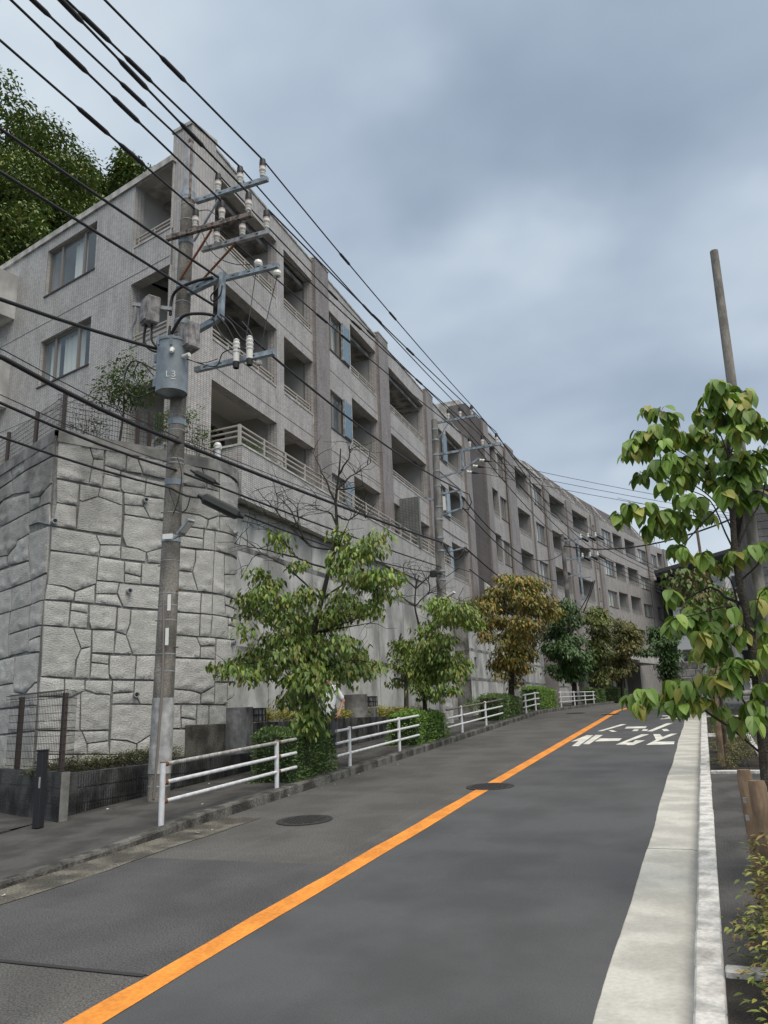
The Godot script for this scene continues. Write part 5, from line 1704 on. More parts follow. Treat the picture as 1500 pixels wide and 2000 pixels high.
func multi(called: String, parent: Node3D, mesh: Mesh, m: Material, trs: Array, cols: Array) -> MultiMeshInstance3D:
	var mm := MultiMesh.new()
	mm.transform_format = MultiMesh.TRANSFORM_3D
	mm.use_colors = true
	mm.mesh = mesh
	mm.instance_count = trs.size()
	for i in trs.size():
		mm.set_instance_transform(i, trs[i])
		mm.set_instance_color(i, cols[i])
	var o := MultiMeshInstance3D.new()
	o.name = called
	o.multimesh = mm
	o.material_override = m
	o.set_meta("kind", "stuff")
	parent.add_child(o, true)
	return o
func foliage(parent: Node3D, blobs: Array, count: int, size0: float, size1: float, cols: Array, droop: float, mesh: Mesh, m: Material, sd: int, called := "crown") -> void:
	var r := RandomNumberGenerator.new()
	r.seed = sd
	var area := 0.0
	for i in range(0, blobs.size(), 5): area += blobs[i + 3] * blobs[i + 4]
	var trs := []
	var cc := []
	for i in range(0, blobs.size(), 5):
		var c := V(blobs[i], blobs[i + 1], blobs[i + 2])
		var rx: float = blobs[i + 3]
		var ry: float = blobs[i + 4]
		var n := int(ceil(count * rx * ry / area))
		var tone := r.randf_range(0.78, 1.18)
		# sprays: a few short twigs per clump, leaves hung along them
		var sprays := maxi(2, n / 9)
		var made := 0
		while made < n:
			var d := Vector3(r.randfn(), r.randfn() * 0.9, r.randfn()).normalized() * pow(r.randf(), 0.45)
			var p := c + Vector3(d.x * rx, d.y * ry, d.z * rx)
			var o2 := Vector3(d.x, 0, d.z)
			for k in mini(9, n - made):
				var q := p + Vector3(r.randf_range(-1, 1), r.randf_range(-0.7, 0.35), r.randf_range(-1, 1)) * size1 * 1.3
				var s := r.randf_range(size0, size1)
				trs.append(Transform3D(leaf_basis(o2, droop, r).scaled(Vector3(s, s, s)), q))
				cc.append(pick(cols, r, tone))
				made += 1
	multi(called, parent, mesh, m, trs, cc)
func wood(parent: Node3D, paths: Array, r0: float, r1: float, m: Material, sd: int, base := -1.0, spread := 0.6) -> void:
	var r := RandomNumberGenerator.new()
	r.seed = sd
	var trunk: Array = []
	for k in paths.size():
		var f: Array = paths[k]
		var pts := []
		var n := f.size() / 3
		var amp := r.randf_range(-spread, spread)
		for i in n:
			var p := V(f[i * 3], f[i * 3 + 1], f[i * 3 + 2])
			if k > 0: p.z += amp * float(i) / n
			if k == 0 and i == 0 and base >= 0: p.y = base
			pts.append(p)
		if k > 0 and trunk.size(): # spring from the trunk or from where the drawing says
			var best := 1e9
			var bp: Vector3 = pts[0]
			for i in trunk.size():
				if trunk[i].distance_to(pts[0]) < best:
					best = trunk[i].distance_to(pts[0])
					bp = trunk[i]
			if best < 0.25: pts[0] = bp
		var cu := Curve3D.new()
		for i in pts.size():
			var t: Vector3 = (pts[mini(i + 1, n - 1)] - pts[maxi(i - 1, 0)]) / 6.0
			cu.add_point(pts[i], -t, t)
		cu.bake_interval = 0.15 if k else 0.25
		var bk := Array(cu.get_baked_points())
		if k: 
			for i in bk.size(): bk[i] += Vector3(r.randf_range(-1, 1), r.randf_range(-1, 1), r.randf_range(-1, 1)) * 0.012
		var st := ST()
		if k == 0:
			tube(st, bk, r0, r1 * 0.6, 10)
			trunk = bk
			obj("trunk", st, m, parent)
		else:
			var q0: float = minf(r1 * 1.1, 0.34 * r0)
			tube(st, bk, q0, 0.004, 6)
			# twigs
			for t in 9:
				var i := r.randi_range(bk.size() / 3, bk.size() - 1)
				var d := Vector3(r.randf_range(-1, 1), r.randf_range(-0.4, 1.0), r.randf_range(-1, 1)).normalized()
				var e: Vector3 = bk[i] + d * r.randf_range(0.2, 0.5)
				tube(st, [bk[i], (bk[i] + e) / 2 + Vector3(0, 0.03, 0), e, e + d.rotated(Vector3.FORWARD, r.randf_range(-0.6, 0.6)) * 0.2], 0.007, 0.002, 4)
			obj("limb", st, m, parent)
func hedge(label: String, s0: float, s1: float, t0: float, t1: float, top: float, count: int, size: float, cols: Array, sd: int) -> void:
	var o := thing("clipped_hedge", label, "hedge", Vector3.ZERO, 0, "clipped box hedges along the left kerb")
	var r := RandomNumberGenerator.new()
	r.seed = sd
	var st := ST()
	var g := G(s0) + 0.1
	var sm := (s0 + s1) / 2
	var h := top - g
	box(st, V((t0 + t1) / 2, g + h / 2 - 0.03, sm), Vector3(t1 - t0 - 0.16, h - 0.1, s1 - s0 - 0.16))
	obj("dark_core", st, M.hedge_core, o)  # solid dark box added inside so the hedge is not see-through
	var trs := []
	var cc := []
	var mesh := leaf_mesh(2, 0.5, 0.35, 0.15)
	var hx := (t1 - t0) / 2
	var hz := (s1 - s0) / 2
	var c := V((t0 + t1) / 2, g + h / 2, sm)
	var ar := [hz * h, hz * h, hx * h, hx * h, hx * hz * 2]
	var tot := 0.0
	for a in ar: tot += a
	for i in count:
		var q := r.randf() * tot
		var f := 0
		while q > ar[f] and f < 4:
			q -= ar[f]
			f += 1
		var u := r.randf_range(-1, 1)
		var v := r.randf_range(-1, 1)
		var p: Vector3
		var nrm: Vector3
		match f:
			0:
				p = Vector3(hx, v * h / 2, u * hz)
				nrm = Vector3.RIGHT
			1:
				p = Vector3(-hx, v * h / 2, u * hz)
				nrm = Vector3.LEFT
			2:
				p = Vector3(u * hx, v * h / 2, hz)
				nrm = Vector3.BACK
			3:
				p = Vector3(u * hx, v * h / 2, -hz)
				nrm = Vector3.FORWARD
			_:
				p = Vector3(u * hx, h / 2, v * hz)
				nrm = Vector3.UP
		var wob := 0.03 * sin(p.x * 7 + p.y * 5) + 0.03 * sin(p.z * 6 + p.y * 8 + sd) - 0.05 * pow(r.randf(), 2.0) * 2.0
		# rounded upper edges
		var ey := clampf((p.y / (h / 2) - 0.75) * 4.0, 0, 1)
		var ex := clampf((absf(p.x) / hx - 0.75) * 4.0, 0, 1)
		var ez := clampf((absf(p.z) / hz - 0.85) * 6.0, 0, 1)
		p += nrm * wob
		p.y -= 0.06 * ey * maxf(ex, ez)
		p.x -= 0.04 * ey * ex * signf(p.x)
		var d := (nrm + Vector3(r.randf_range(-1, 1), r.randf_range(-0.3, 1.2), r.randf_range(-1, 1)) * 0.9).normalized()
		var x := d.cross(Vector3(r.randf_range(-1, 1), r.randf_range(-1, 1), r.randf_range(-1, 1))).normalized()
		var sz := size * r.randf_range(0.7, 1.25)
		trs.append(Transform3D(Basis(x, d.cross(x), d).scaled(Vector3(sz, sz, sz)), c + p))
		cc.append(pick(cols, r, 1.0 if r.randf() > 0.25 else 1.35))
	multi("leaves", o, mesh, M.leaf_matt, trs, cc)
func shrub(label: String, pts: Array, count: int, size0: float, size1: float, cols: Array, sd: int, group := "", upright := -0.4, called := "shrub") -> void:
	var o := thing(called, label, "shrub", Vector3.ZERO, 0, group)
	var r := RandomNumberGenerator.new()
	r.seed = sd
	var st := ST()
	for i in range(0, pts.size(), 5):
		for k in 5:
			var a := V(pts[i] + r.randf_range(-0.3, 0.3) * pts[i + 3], pts[i + 1] - pts[i + 4], pts[i + 2] + r.randf_range(-0.3, 0.3) * pts[i + 3])
			var b := V(pts[i] + r.randf_range(-0.8, 0.8) * pts[i + 3], pts[i + 1] + r.randf_range(0.0, 0.8) * pts[i + 4], pts[i + 2] + r.randf_range(-0.8, 0.8) * pts[i + 3])
			tube(st, [a, a.lerp(b, 0.5) + Vector3(r.randf_range(-0.03, 0.03), 0.02, 0), b], 0.007, 0.003, 5)
	obj("stem", st, M.twig, o)
	foliage(o, pts, count, size0, size1, cols, upright, leaf_mesh(3, 0.34, 0.4, 0.2), M.leaf_matt, sd, "leaves")
func build_plants() -> void:
	var LF := leaf_mesh(3, 0.44, 0.3, 0.35)
	var g1 := [Color(0.175, 0.275, 0.052), Color(0.129, 0.217, 0.042), Color(0.228, 0.319, 0.059), Color(0.107, 0.174, 0.039), Color(0.259, 0.261, 0.059)]
	var g3 := [Color(0.203, 0.211, 0.044), Color(0.277, 0.211, 0.048), Color(0.157, 0.176, 0.040), Color(0.369, 0.229, 0.048), Color(0.111, 0.131, 0.032)]
	var g4 := [Color(0.063, 0.128, 0.037), Color(0.087, 0.164, 0.043), Color(0.047, 0.090, 0.030)]
	var g5 := [Color(0.134, 0.169, 0.042), Color(0.177, 0.178, 0.046), Color(0.089, 0.127, 0.034)]
	var g6 := [Color(0.137, 0.139, 0.041), Color(0.188, 0.139, 0.044), Color(0.085, 0.106, 0.033), Color(0.102, 0.130, 0.037)]
	var gh := [Color(0.098, 0.166, 0.047), Color(0.131, 0.208, 0.056), Color(0.076, 0.125, 0.037)]
	var gl := [Color(0.146, 0.278, 0.046), Color(0.202, 0.330, 0.055), Color(0.110, 0.209, 0.039)]
	var gy := [Color(0.362, 0.345, 0.055), Color(0.290, 0.310, 0.055), Color(0.199, 0.259, 0.047), Color(0.471, 0.380, 0.062)]
	var o := thing("street_tree", "largest green street tree, bare twigged at the top, growing in the nearest hedge", "tree")
	wood(o, T1_WOOD, 0.085, 0.019, M.bark_dark, 1, 0.55)
	foliage(o, T1_BLOBS, 9500, 0.085, 0.14, g1, 0.85, LF, M.leaf, 11)
	o = thing("street_tree", "smaller green street tree with a bare grey top, growing in the second hedge", "tree")
	wood(o, T2_WOOD, 0.07, 0.02, M.bark_dark, 2, 0.8)
	foliage(o, T2_BLOBS, 5500, 0.09, 0.15, g1, 0.85, LF, M.leaf, 12)
	o = thing("young_tree", "thin pale stemmed young tree against the concrete wall beside the second street tree", "tree")
	wood(o, SMALL_WOOD, 0.09, 0.04, M.bark, 3, 1.0)
	foliage(o, SMALL_BLOBS, 800, 0.12, 0.18, g1, 0.6, LF, M.leaf, 13)
	o = thing("street_tree", "broad street tree turning orange and olive, growing in the third hedge", "tree")
	wood(o, T3_WOOD, 0.13, 0.06, M.bark_dark, 4, 1.2, 1.2)
	foliage(o, T3_BLOBS, 11000, 0.11, 0.18, g3, 0.7, LF, M.leaf, 14)
	o = thing("street_tree", "dark green conical street tree behind the farthest guardrail", "tree")
	wood(o, T4_WOOD, 0.15, 0.07, M.bark_dark, 5, 1.4, 1.2)
	foliage(o, T4_BLOBS, 7000, 0.15, 0.24, g4, 0.6, LF, M.leaf, 15)
	o = thing("street_tree", "olive street tree just right of the dark green conical one", "tree")
	wood(o, T5_WOOD, 0.15, 0.07, M.bark_dark, 6, 1.5, 1.2)
	foliage(o, T5_BLOBS, 4800, 0.17, 0.26, g5, 0.6, LF, M.leaf, 16)
	o = thing("street_tree", "brownish round street tree in front of the building's dark entrance", "tree")
	wood(o, T6_WOOD, 0.15, 0.07, M.bark_dark, 7, 1.5, 1.2)
	foliage(o, T6_BLOBS, 5400, 0.18, 0.27, g6, 0.6, LF, M.leaf, 17)
	o = thing("street_tree", "farthest dark spreading street tree right of the entrance canopy", "tree")
	wood(o, T7_WOOD, 0.16, 0.08, M.bark_dark, 8, 1.6, 1.5)
	foliage(o, T7_BLOBS, 4000, 0.2, 0.3, g4, 0.5, LF, M.leaf, 18)
	hedge("nearest clipped box hedge, around the foot of the largest street tree", 11.35, 12.95, -6.95, -6.2, 1.42, 6500, 0.05, gh, 1)
	hedge("second clipped box hedge from the camera, at the foot of the bare topped smaller tree", 17.3, 19.6, -6.95, -6.2, 1.63, 5000, 0.055, gl, 2)
	hedge("third clipped hedge, under the orange and olive tree", 25.4, 28.7, -7.0, -6.25, 2.06, 4500, 0.065, gh, 3)
	hedge("bright green fourth clipped hedge, after the short guardrail", 31.9, 36.0, -7.0, -6.25, 2.42, 4500, 0.07, gl, 4)
	hedge("fifth clipped hedge at the end of the farthest guardrail", 48.7, 53.0, -6.95, -6.1, 2.6, 3000, 0.09, gh, 5)
	hedge("farthest clipped hedge before the dark entrance", 55.0, 60.5, -6.5, -5.4, 2.72, 3000, 0.1, gh, 6)
	# low hedge on the block planter
	var r := RandomNumberGenerator.new()
	r.seed = 77
	var lo := []
	for i in 16: lo += [-8.4 - 0.35 * (0.0 if i < 12 else 0.3), 1.1 + r.randf_range(-0.02, 0.03), 8.5 + i * 0.19, 0.26, 0.13]
	shrub("low thin brownish hedge on the near block planter, behind the utility pole", lo, 9000, 0.028, 0.05, [Color(0.07, 0.085, 0.022), Color(0.11, 0.105, 0.028), Color(0.05, 0.06, 0.018)], 21)
	var yb := []
	for i in 34: yb += [-8.5 + r.randf_range(-0.25, 0.25), 1.62 + r.randf_range(0, 0.12), 13.9 + i * 0.28, 0.3, 0.16]
	shrub("row of yellow green shrubs filling the long planter below the concrete wall", yb, 11000, 0.05, 0.08, gy, 22)
	shrub("green shrub at the foot of the concrete bay, behind the second utility pole", [-8.6, 1.85, 30.5, 0.5, 0.35, -8.6, 1.85, 31.4, 0.5, 0.3], 900, 0.06, 0.1, gl, 23)
	shrub("leafy shrub overhanging the planter on top of the concrete bay", [-9.35, 6.2, 33.2, 0.4, 0.25, -9.4, 6.25, 34.2, 0.5, 0.3, -9.35, 6.2, 35.2, 0.5, 0.25, -9.4, 6.2, 36.5, 0.5, 0.25], 1200, 0.08, 0.13, g5, 24)
	shrub("small green plants behind the terrace railing", [-9.75, 8.1, 15.7, 0.3, 0.22, -9.8, 8.05, 16.4, 0.25, 0.18, -9.8, 8.0, 17.2, 0.2, 0.15], 500, 0.05, 0.09, gl, 25)
	# shrubs on the stone wall
	o = thing("garden_tree", "small leafy garden tree on top of the stone wall, left of the pole", "tree")
	wood(o, [[-10.7, 7.0, 12.2, -10.68, 7.9, 12.3, -10.7, 8.9, 12.3], [-10.68, 7.9, 12.3, -11.2, 8.5, 12.3, -11.4, 8.8, 12.3], [-10.7, 8.2, 12.3, -10.2, 8.7, 12.3]], 0.03, 0.015, M.bark, 9)
	foliage(o, [-10.68, 9.2, 12.3, 0.3, 0.28, -10.55, 8.9, 12.2, 0.5, 0.3, -10.85, 8.75, 12.4, 0.5, 0.3, -10.4, 8.55, 12.3, 0.5, 0.35, -10.75, 8.4, 12.2, 0.5, 0.3, -10.2, 8.35, 12.3, 0.35, 0.25, -11.2, 8.75, 12.3, 0.25, 0.25, -11.35, 8.45, 12.3, 0.2, 0.2, -10.55, 8.15, 12.2, 0.35, 0.2], 2000, 0.05, 0.09, [Color(0.06, 0.11, 0.03), Color(0.085, 0.14, 0.035), Color(0.11, 0.15, 0.04)], 0.2, LF, M.leaf, 26)
	shrub("thin yellowish shrub at the stone wall's corner, behind the mesh fence", [-11.35, 7.75, 11.9, 0.4, 0.4, -11.6, 7.5, 11.8, 0.3, 0.3, -11.0, 7.6, 11.9, 0.3, 0.3], 420, 0.05, 0.09, [Color(0.16, 0.17, 0.06), Color(0.11, 0.14, 0.04)], 27)
	shrub("upright shrub on the stone wall directly behind the utility pole", [-9.75, 7.6, 12.7, 0.35, 0.45, -9.35, 7.5, 13.2, 0.35, 0.4, -10.0, 7.9, 12.7, 0.3, 0.3, -9.5, 7.95, 13.0, 0.25, 0.25], 1100, 0.05, 0.09, gl, 28)
	# trees on the hill
	var hill := [[-41.2, 42.0, 34.0, 4.6, "tallest hilltop tree, at the left edge of the picture"], [-41.0, 39.0, 36.0, 4.4, "broad hilltop tree next to the tallest one"], [-41.7, 43.0, 40.0, 3.8, "round crowned tree in the middle of the hilltop wood"], [-40.5, 41.5, 42.0, 3.4, "hilltop tree where the wood slopes down towards the roof"], [-35.0, 41.2, 40.0, 1.9, "small feathery tree standing out against the sky by the roof edge"], [-36.6, 35.3, 34.0, 4.2, "dark tree low in the wood above the end wall"], [-35.4, 31.6, 30.0, 3.8, "lower hill tree at the left edge under the tallest tree"], [-38.1, 37.4, 38.0, 4.0, "dense hill tree right behind the sloping roof edge"], [-39.9, 41.2, 44.0, 2.6, "last low hill tree left of the small feathery one"], [-32.7, 26.9, 28.0, 3.2, "nearest hill tree, just above the roof at the left edge"], [-35.1, 31.0, 32.0, 3.4, "hill tree touching the roof edge over the upper window"]]
	var hc := [Color(0.104, 0.170, 0.045), Color(0.158, 0.221, 0.053), Color(0.074, 0.120, 0.036), Color(0.188, 0.210, 0.053)]
	var sd := 60
	for q in hill:
		o = thing("hill_tree", q[4], "tree", Vector3.ZERO, 0, "trees of the wood on the hill")
		var gr := hill_h(q[0], q[2]) - 0.3
		wood(o, [[q[0], gr, q[2], q[0] + 0.2, (gr + q[1]) / 2, q[2], q[0], q[1] + q[3] * 0.4, q[2]], [q[0], q[1] - q[3] * 0.8, q[2], q[0] + q[3] * 0.5, q[1], q[2]], [q[0], q[1] - q[3] * 0.7, q[2], q[0] - q[3] * 0.5, q[1] + 0.3, q[2]]], 0.3, 0.12, M.bark_dark, sd, -1.0, 1.5)
		var bl := []
		r.seed = sd
		for k in 30:
			var d := Vector3(r.randfn(), r.randfn(), r.randfn()).normalized() * pow(r.randf(), 0.35)
			var e: float = r.randf_range(0.22, 0.36) * q[3]
			bl += [q[0] + d.x * q[3] * 0.85, q[1] + d.y * q[3] * 0.9, q[2] + d.z * q[3] * 0.85, e, e * 0.8]
		foliage(o, bl, int(7500 * clampf(q[3] / 3.6, 0.35, 1.3)), 0.24, 0.42, hc, 0.35, LF, M.leaf_matt, sd)
		sd += 1
	build_right_side()
	build_right_tree()
func build_right_tree() -> void:
	var o := thing("dogwood_tree", "young broad leaved tree tied to a tall pole in the near right foreground", "tree")
	var r := RandomNumberGenerator.new()
	r.seed = 5
	wood(o, RT_WOOD, 0.055, 0.02, M.bark, 31, G(6.5) + 0.1, 0.0)
	var st: SurfaceTool
	var k := 0
	for f in RT_LIMBS:
		var n: int = f.size() / 3
		var amp := r.randf_range(-0.35, 0.3)
		var cu := Curve3D.new()
		var pts := []
		for i in n: pts.append(V(f[i * 3], f[i * 3 + 1], f[i * 3 + 2] + amp * float(i) / n))
		for i in n:
			var t: Vector3 = (pts[mini(i + 1, n - 1)] - pts[maxi(i - 1, 0)]) / 6.0
			cu.add_point(pts[i], -t, t)
		cu.bake_interval = 0.08
		st = ST()
		tube(st, Array(cu.get_baked_points()), 0.014 if k < 2 else 0.009, 0.003, 6)
		obj("limb", st, M.bark_dark, o)
		k += 1
	var cols := [Color(0.177, 0.299, 0.047), Color(0.137, 0.234, 0.041), Color(0.102, 0.182, 0.035), Color(0.218, 0.325, 0.053), Color(0.150, 0.260, 0.047), Color(0.273, 0.273, 0.053)]
	var mats := []
	for c in cols + [Color(0.24, 0.17, 0.05), Color(0.09, 0.16, 0.035)]:
		var m := plain(lin(c.r, c.g, c.b), 0.42)
		m.backlight_enabled = true
		m.backlight = Color(0.7, 0.75, 0.4)
		mats.append(m)
	var meshes := [leaf_mesh(7, 0.66, 0.28, 0.3, true), leaf_mesh(7, 0.6, 0.42, 0.45, true), leaf_mesh(7, 0.72, 0.2, 0.22, true)]
	var all: Array = RT_UP + RT_LOW
	var trs := []
	var cc := []
	var tw := ST()
	var parts := 0
	for i in range(0, all.size(), 5):
		var c := V(all[i], all[i + 1], all[i + 2])
		var rad: float = all[i + 3]
		var n := clampi(int(rad * 140.0), 8, 18)
		var turn := r.randf() * TAU
		for j in n:
			var a := turn + j * 2.4 + r.randf_range(-0.4, 0.4)
			var out := Vector3(cos(a), 0, sin(a))
			var base := c + out * rad * r.randf_range(0.0, 0.55) + Vector3(0, rad * r.randf_range(-0.25, 0.75), 0)
			var z := (out + Vector3.DOWN * r.randf_range(0.35, 2.0)).normalized()
			var x := Vector3.UP.cross(z).normalized().rotated(z, r.randf_range(-0.45, 0.45))
			var s := r.randf_range(0.095, 0.15)
			var tr := Transform3D(Basis(x, z.cross(x), z).scaled(Vector3(s, s, s)), base)
			if j < 2 and parts < 300:
				inst("leaf", meshes[r.randi() % 3], mats[r.randi() % 8 if r.randf() < 0.3 else r.randi() % 5], o, tr)
				parts += 1
			else:
				trs.append(tr)
				cc.append(pick(cols, r, 1.0))
			tube(tw, [c + Vector3(0, -0.01, 0), c.lerp(base, 0.5) + Vector3(0, 0.012, 0), base], 0.0025, 0.0015, 4, false)
	multi("leaves", o, meshes[0], M.leaf, trs, cc)
	var t2 := obj("leaf_stalks", tw, M.bark_dark, o)
	t2.set_meta("kind", "stuff")
	# second young tree up the pavement
	o = thing("young_tree", "second young tree on the right pavement, with smaller leaves, beside its brown stake", "tree")
	wood(o, T8_WOOD, 0.035, 0.015, M.bark, 33, G(13) + 0.1, 0.4)
	foliage(o, T8_BLOBS, 1300, 0.075, 0.12, [Color(0.1, 0.18, 0.04), Color(0.08, 0.14, 0.035), Color(0.15, 0.2, 0.05), Color(0.17, 0.14, 0.06)], 0.8, leaf_mesh(4, 0.55, 0.3, 0.3), M.leaf, 34)
func build_right_side() -> void:
	# tree stakes
	var o := thing("tree_stake", "tall grey timber pole rising above the foreground tree it supports", "stake")
	var st := ST()
	var a := V(0.44, G(6.7) + 0.05, 6.75)
	var b := V(0.545, 5.44, 6.7)
	tube(st, [a, a.lerp(b, 0.35), a.lerp(b, 0.7), b], 0.052, 0.034, 12)
	obj("pole", st, M.wood_grey, o)
	st = ST()
	for h in [1.7, 2.35]: tube(st, [V(0.36, h, 6.55), V(0.44, h + 0.02, 6.66), V(0.5, h, 6.78), V(0.43, h - 0.02, 6.83), V(0.36, h, 6.6)], 0.012, -1, 6)
	obj("tie", st, M.dark, o)
	o = thing("tree_support", "double round timber post with cross rail at the right edge foreground", "tree support")
	for q in [[0.15, 1.225, 5.55, 0.043], [0.205, 1.18, 5.32, 0.05]]:
		st = ST()
		var base := V(q[0] + 0.02, G(q[2]) + 0.05, q[2])
		tube(st, [base, V(q[0], q[1] - 0.03, q[2]), V(q[0], q[1], q[2])], q[3], -1, 16, true, [q[3], q[3], q[3] * 0.86])
		obj("post", st, M.wood, o)
	st = ST()
	tube(st, [V(0.24, 1.06, 5.42), V(0.95, 1.1, 5.62)], 0.042, -1, 12)
	obj("cross_rail", st, M.wood_grey, o)
	st = ST()
	for h in [0.96, 1.06]: box(st, V(0.13, h, 5.42), Vector3(0.02, 0.03, 0.012))
	obj("bolt", st, M.galv, o)
	o = thing("tree_support", "brown stake post of the second young tree farther up the right pavement", "tree support")
	st = ST()
	tube(st, [V(0.08, G(13) + 0.05, 13), V(0.1, 1.88, 13)], 0.05, -1, 12)
	tube(st, [V(0.17, G(13) + 0.05, 13.1), V(0.2, 2.5, 13.1), V(0.18, 4.33, 13.1)], 0.03, 0.022, 10)
	obj("post", st, M.wood, o)
	st = ST()
	tube(st, [V(0.02, 1.72, 13.0), V(0.7, 1.74, 13.1)], 0.04, -1, 10)
	obj("cross_rail", st, M.wood_grey, o)
	var ga := [Color(0.232, 0.260, 0.053), Color(0.164, 0.208, 0.041), Color(0.300, 0.286, 0.059), Color(0.123, 0.156, 0.035), Color(0.273, 0.182, 0.070)]
	shrub("azalea shrub with yellowing leaves in the near right corner bed", [0.2, 0.55, 4.1, 0.2, 0.2, 0.32, 0.62, 4.5, 0.22, 0.22, 0.12, 0.5, 4.7, 0.16, 0.18, 0.3, 0.72, 5.0, 0.17, 0.2, 0.16, 0.6, 5.05, 0.12, 0.2, 0.4, 0.55, 3.8, 0.25, 0.25, 0.13, 0.42, 3.7, 0.14, 0.14, 0.22, 0.82, 5.3, 0.09, 0.14], 2600, 0.035, 0.062, ga, 41, "azalea shrubs on the right pavement", 0.0)
	shrub("azalea shrub with orange tips around the second tree's stake", [0.15, 0.88, 12.6, 0.2, 0.22, 0.4, 0.95, 13.0, 0.25, 0.25, 0.25, 1.0, 13.6, 0.25, 0.28, 0.45, 1.05, 14.4, 0.2, 0.3, 0.15, 1.1, 14.8, 0.18, 0.3], 2200, 0.03, 0.055, [Color(0.2, 0.2, 0.04), Color(0.12, 0.15, 0.035), Color(0.27, 0.19, 0.045), Color(0.08, 0.11, 0.03)], 42, "azalea shrubs on the right pavement", 0.0)
	shrub("darker green azalea shrub in the farther right bed", [0.2, 1.2, 18.9, 0.25, 0.3, 0.35, 1.25, 19.8, 0.25, 0.3, 0.2, 1.4, 21.5, 0.25, 0.3, 0.3, 1.5, 23, 0.25, 0.3], 1600, 0.04, 0.07, [Color(0.06, 0.1, 0.03), Color(0.09, 0.12, 0.035)], 43, "azalea shrubs on the right pavement", 0.0)
	# white marker post at the side street corner
	o = thing("marker_post", "white steel post at the corner of the side street", "post")
	st = ST()
	tube(st, [V(0.03, 1.3, 31.5), V(0.09, 3.2, 31.5)], 0.06, -1, 12)
	obj("post", st, M.white, o)
	# grey sided house at the right edge
	o = thing("house", "grey board sided house at the right edge behind the foreground tree", "house")
	st = ST()
	box(st, V(6.1, 4.0, 30.0), Vector3(8.6, 6.8, 12.0))
	obj("wall", st, M.siding, o)
	for i in 30:
		st = ST()
		box(st, V(6.1, 0.9 + i * 0.22, 23.985), Vector3(8.62, 0.2, 0.03), Basis(Vector3.RIGHT, 0.06))
		obj("siding_board", st, M.siding, o)
	st = ST()
	for i in 5:
		for j in 2: lathe(st, V(2.05 + i * 0.9, 4.6 + j * 0.55, 23.96), [[0.04, 0], [0.04, 0.03], [0, 0.031]], 10, Vector3(0, 0, 1))
	obj("wall_vent", st, M.galv, o)
	st = ST()
	box(st, V(6.1, 7.45, 30.0), Vector3(9.0, 0.14, 12.4))
	obj("roof", st, M.dark, o)
	# houses up the hill
	o = thing("house", "far white house with dark overhanging roof beyond the end of the apartments", "house")
	st = ST()
	box(st, V(2.6, 8.0, 90), Vector3(9.6, 12.4, 8))
	obj("wall", st, M.white_wall, o)
	st = ST()
	bar(st, V(-3.4, 14.3, 88), V(9.5, 16.9, 88), 12.0, 0.35)
	obj("roof", st, M.dark, o)
	for i in 4:
		for j in 3:
			st = ST()
			box(st, V(-1.0 + i * 2.2, 6.0 + j * 2.9, 85.98), Vector3(1.5, 1.5, 0.06))
			var w := obj("window", st, M.frame, o)
			st = ST()
			for k in 2: box(st, V(-1.37 + i * 2.2 + k * 0.73, 6.0 + j * 2.9, 85.94), Vector3(0.66, 1.36, 0.03))
			obj("pane", st, M.door_glass, w)
	st = ST()
	for i in 24: box(st, V(-1.9 + i * 0.38, 5.0, 85.5), Vector3(0.05, 1.0, 0.05))
	box(st, V(2.5, 5.5, 85.5), Vector3(9, 0.07, 0.07))
	obj("fence", st, M.rail_far, o)
	o = thing("house", "narrow white three storey house with balconies behind the foreground tree", "house")
	st = ST()
	box(st, V(3.5, 5.4, 63.0), Vector3(2.6, 10.4, 6))
	obj("wall", st, M.white_wall, o)
	for j in 3:
		st = ST()
		box(st, V(3.2, 4.2 + j * 2.6, 59.96), Vector3(1.2, 1.5, 0.06))
		var w := obj("window", st, M.frame, o)
		st = ST()
		box(st, V(3.2, 4.2 + j * 2.6, 59.92), Vector3(1.08, 1.38, 0.03))
		obj("pane", st, M.door_glass, w)
		st = ST()
		for i in 12: box(st, V(2.3 + i * 0.2, 3.5 + j * 2.6, 59.2), Vector3(0.03, 0.9, 0.03))
		for h in [3.05, 3.95]: box(st, V(3.4, h + j * 2.6, 59.2), Vector3(2.4, 0.05, 0.05))
		box(st, V(3.4, 2.95 + j * 2.6, 59.6), Vector3(2.4, 0.12, 0.8))
		obj("balcony", st, M.frame, o)
	st = ST()
	box(st, V(3.5, 10.7, 63.0), Vector3(2.9, 0.2, 6.4))
	obj("roof", st, M.dark, o)
	# far stone wall beyond the bend
	o = thing("stone_wall", "dark far stone garden wall beyond the bend, under shrubs", "wall")
	for j in 5:
		for i in 9:
			st = ST()
			box(st, V(-3.0 + i * 0.75 + (0.35 if j % 2 else 0.0), 2.05 + j * 0.66, 75 + rng.randf_range(-0.04, 0.04)), Vector3(0.72, 0.63, 0.5), Basis(), 0.05)
			obj("stone", st, M.concrete_dark, o)
	shrub("shrubs growing along the top of the far stone wall", [-2.6, 5.5, 75, 0.7, 0.4, -1.5, 5.6, 75, 0.8, 0.5, -0.3, 5.5, 75, 0.8, 0.4, 1.0, 5.4, 75, 0.8, 0.4, 2.4, 5.4, 75, 0.8, 0.4], 900, 0.15, 0.24, [Color(0.06, 0.1, 0.03), Color(0.12, 0.12, 0.04)], 44)
	o = thing("guardrail", "far white guardrail at the side street beyond the stop line", "guardrail")
	for i in 4:
		st = ST()
		box(st, V(2.4 + i * 1.2, G(50) + 0.8, 50), Vector3(0.08, 1.2, 0.08))
		obj("post", st, M.white, o)
	for h in [0.6, 0.95, 1.3]:
		st = ST()
		bar(st, V(2.3, G(50) + h, 49.95), V(6.1, G(50) + h, 49.95), 0.05, 0.07)
		obj("rail", st, M.white, o)
	st = ST()
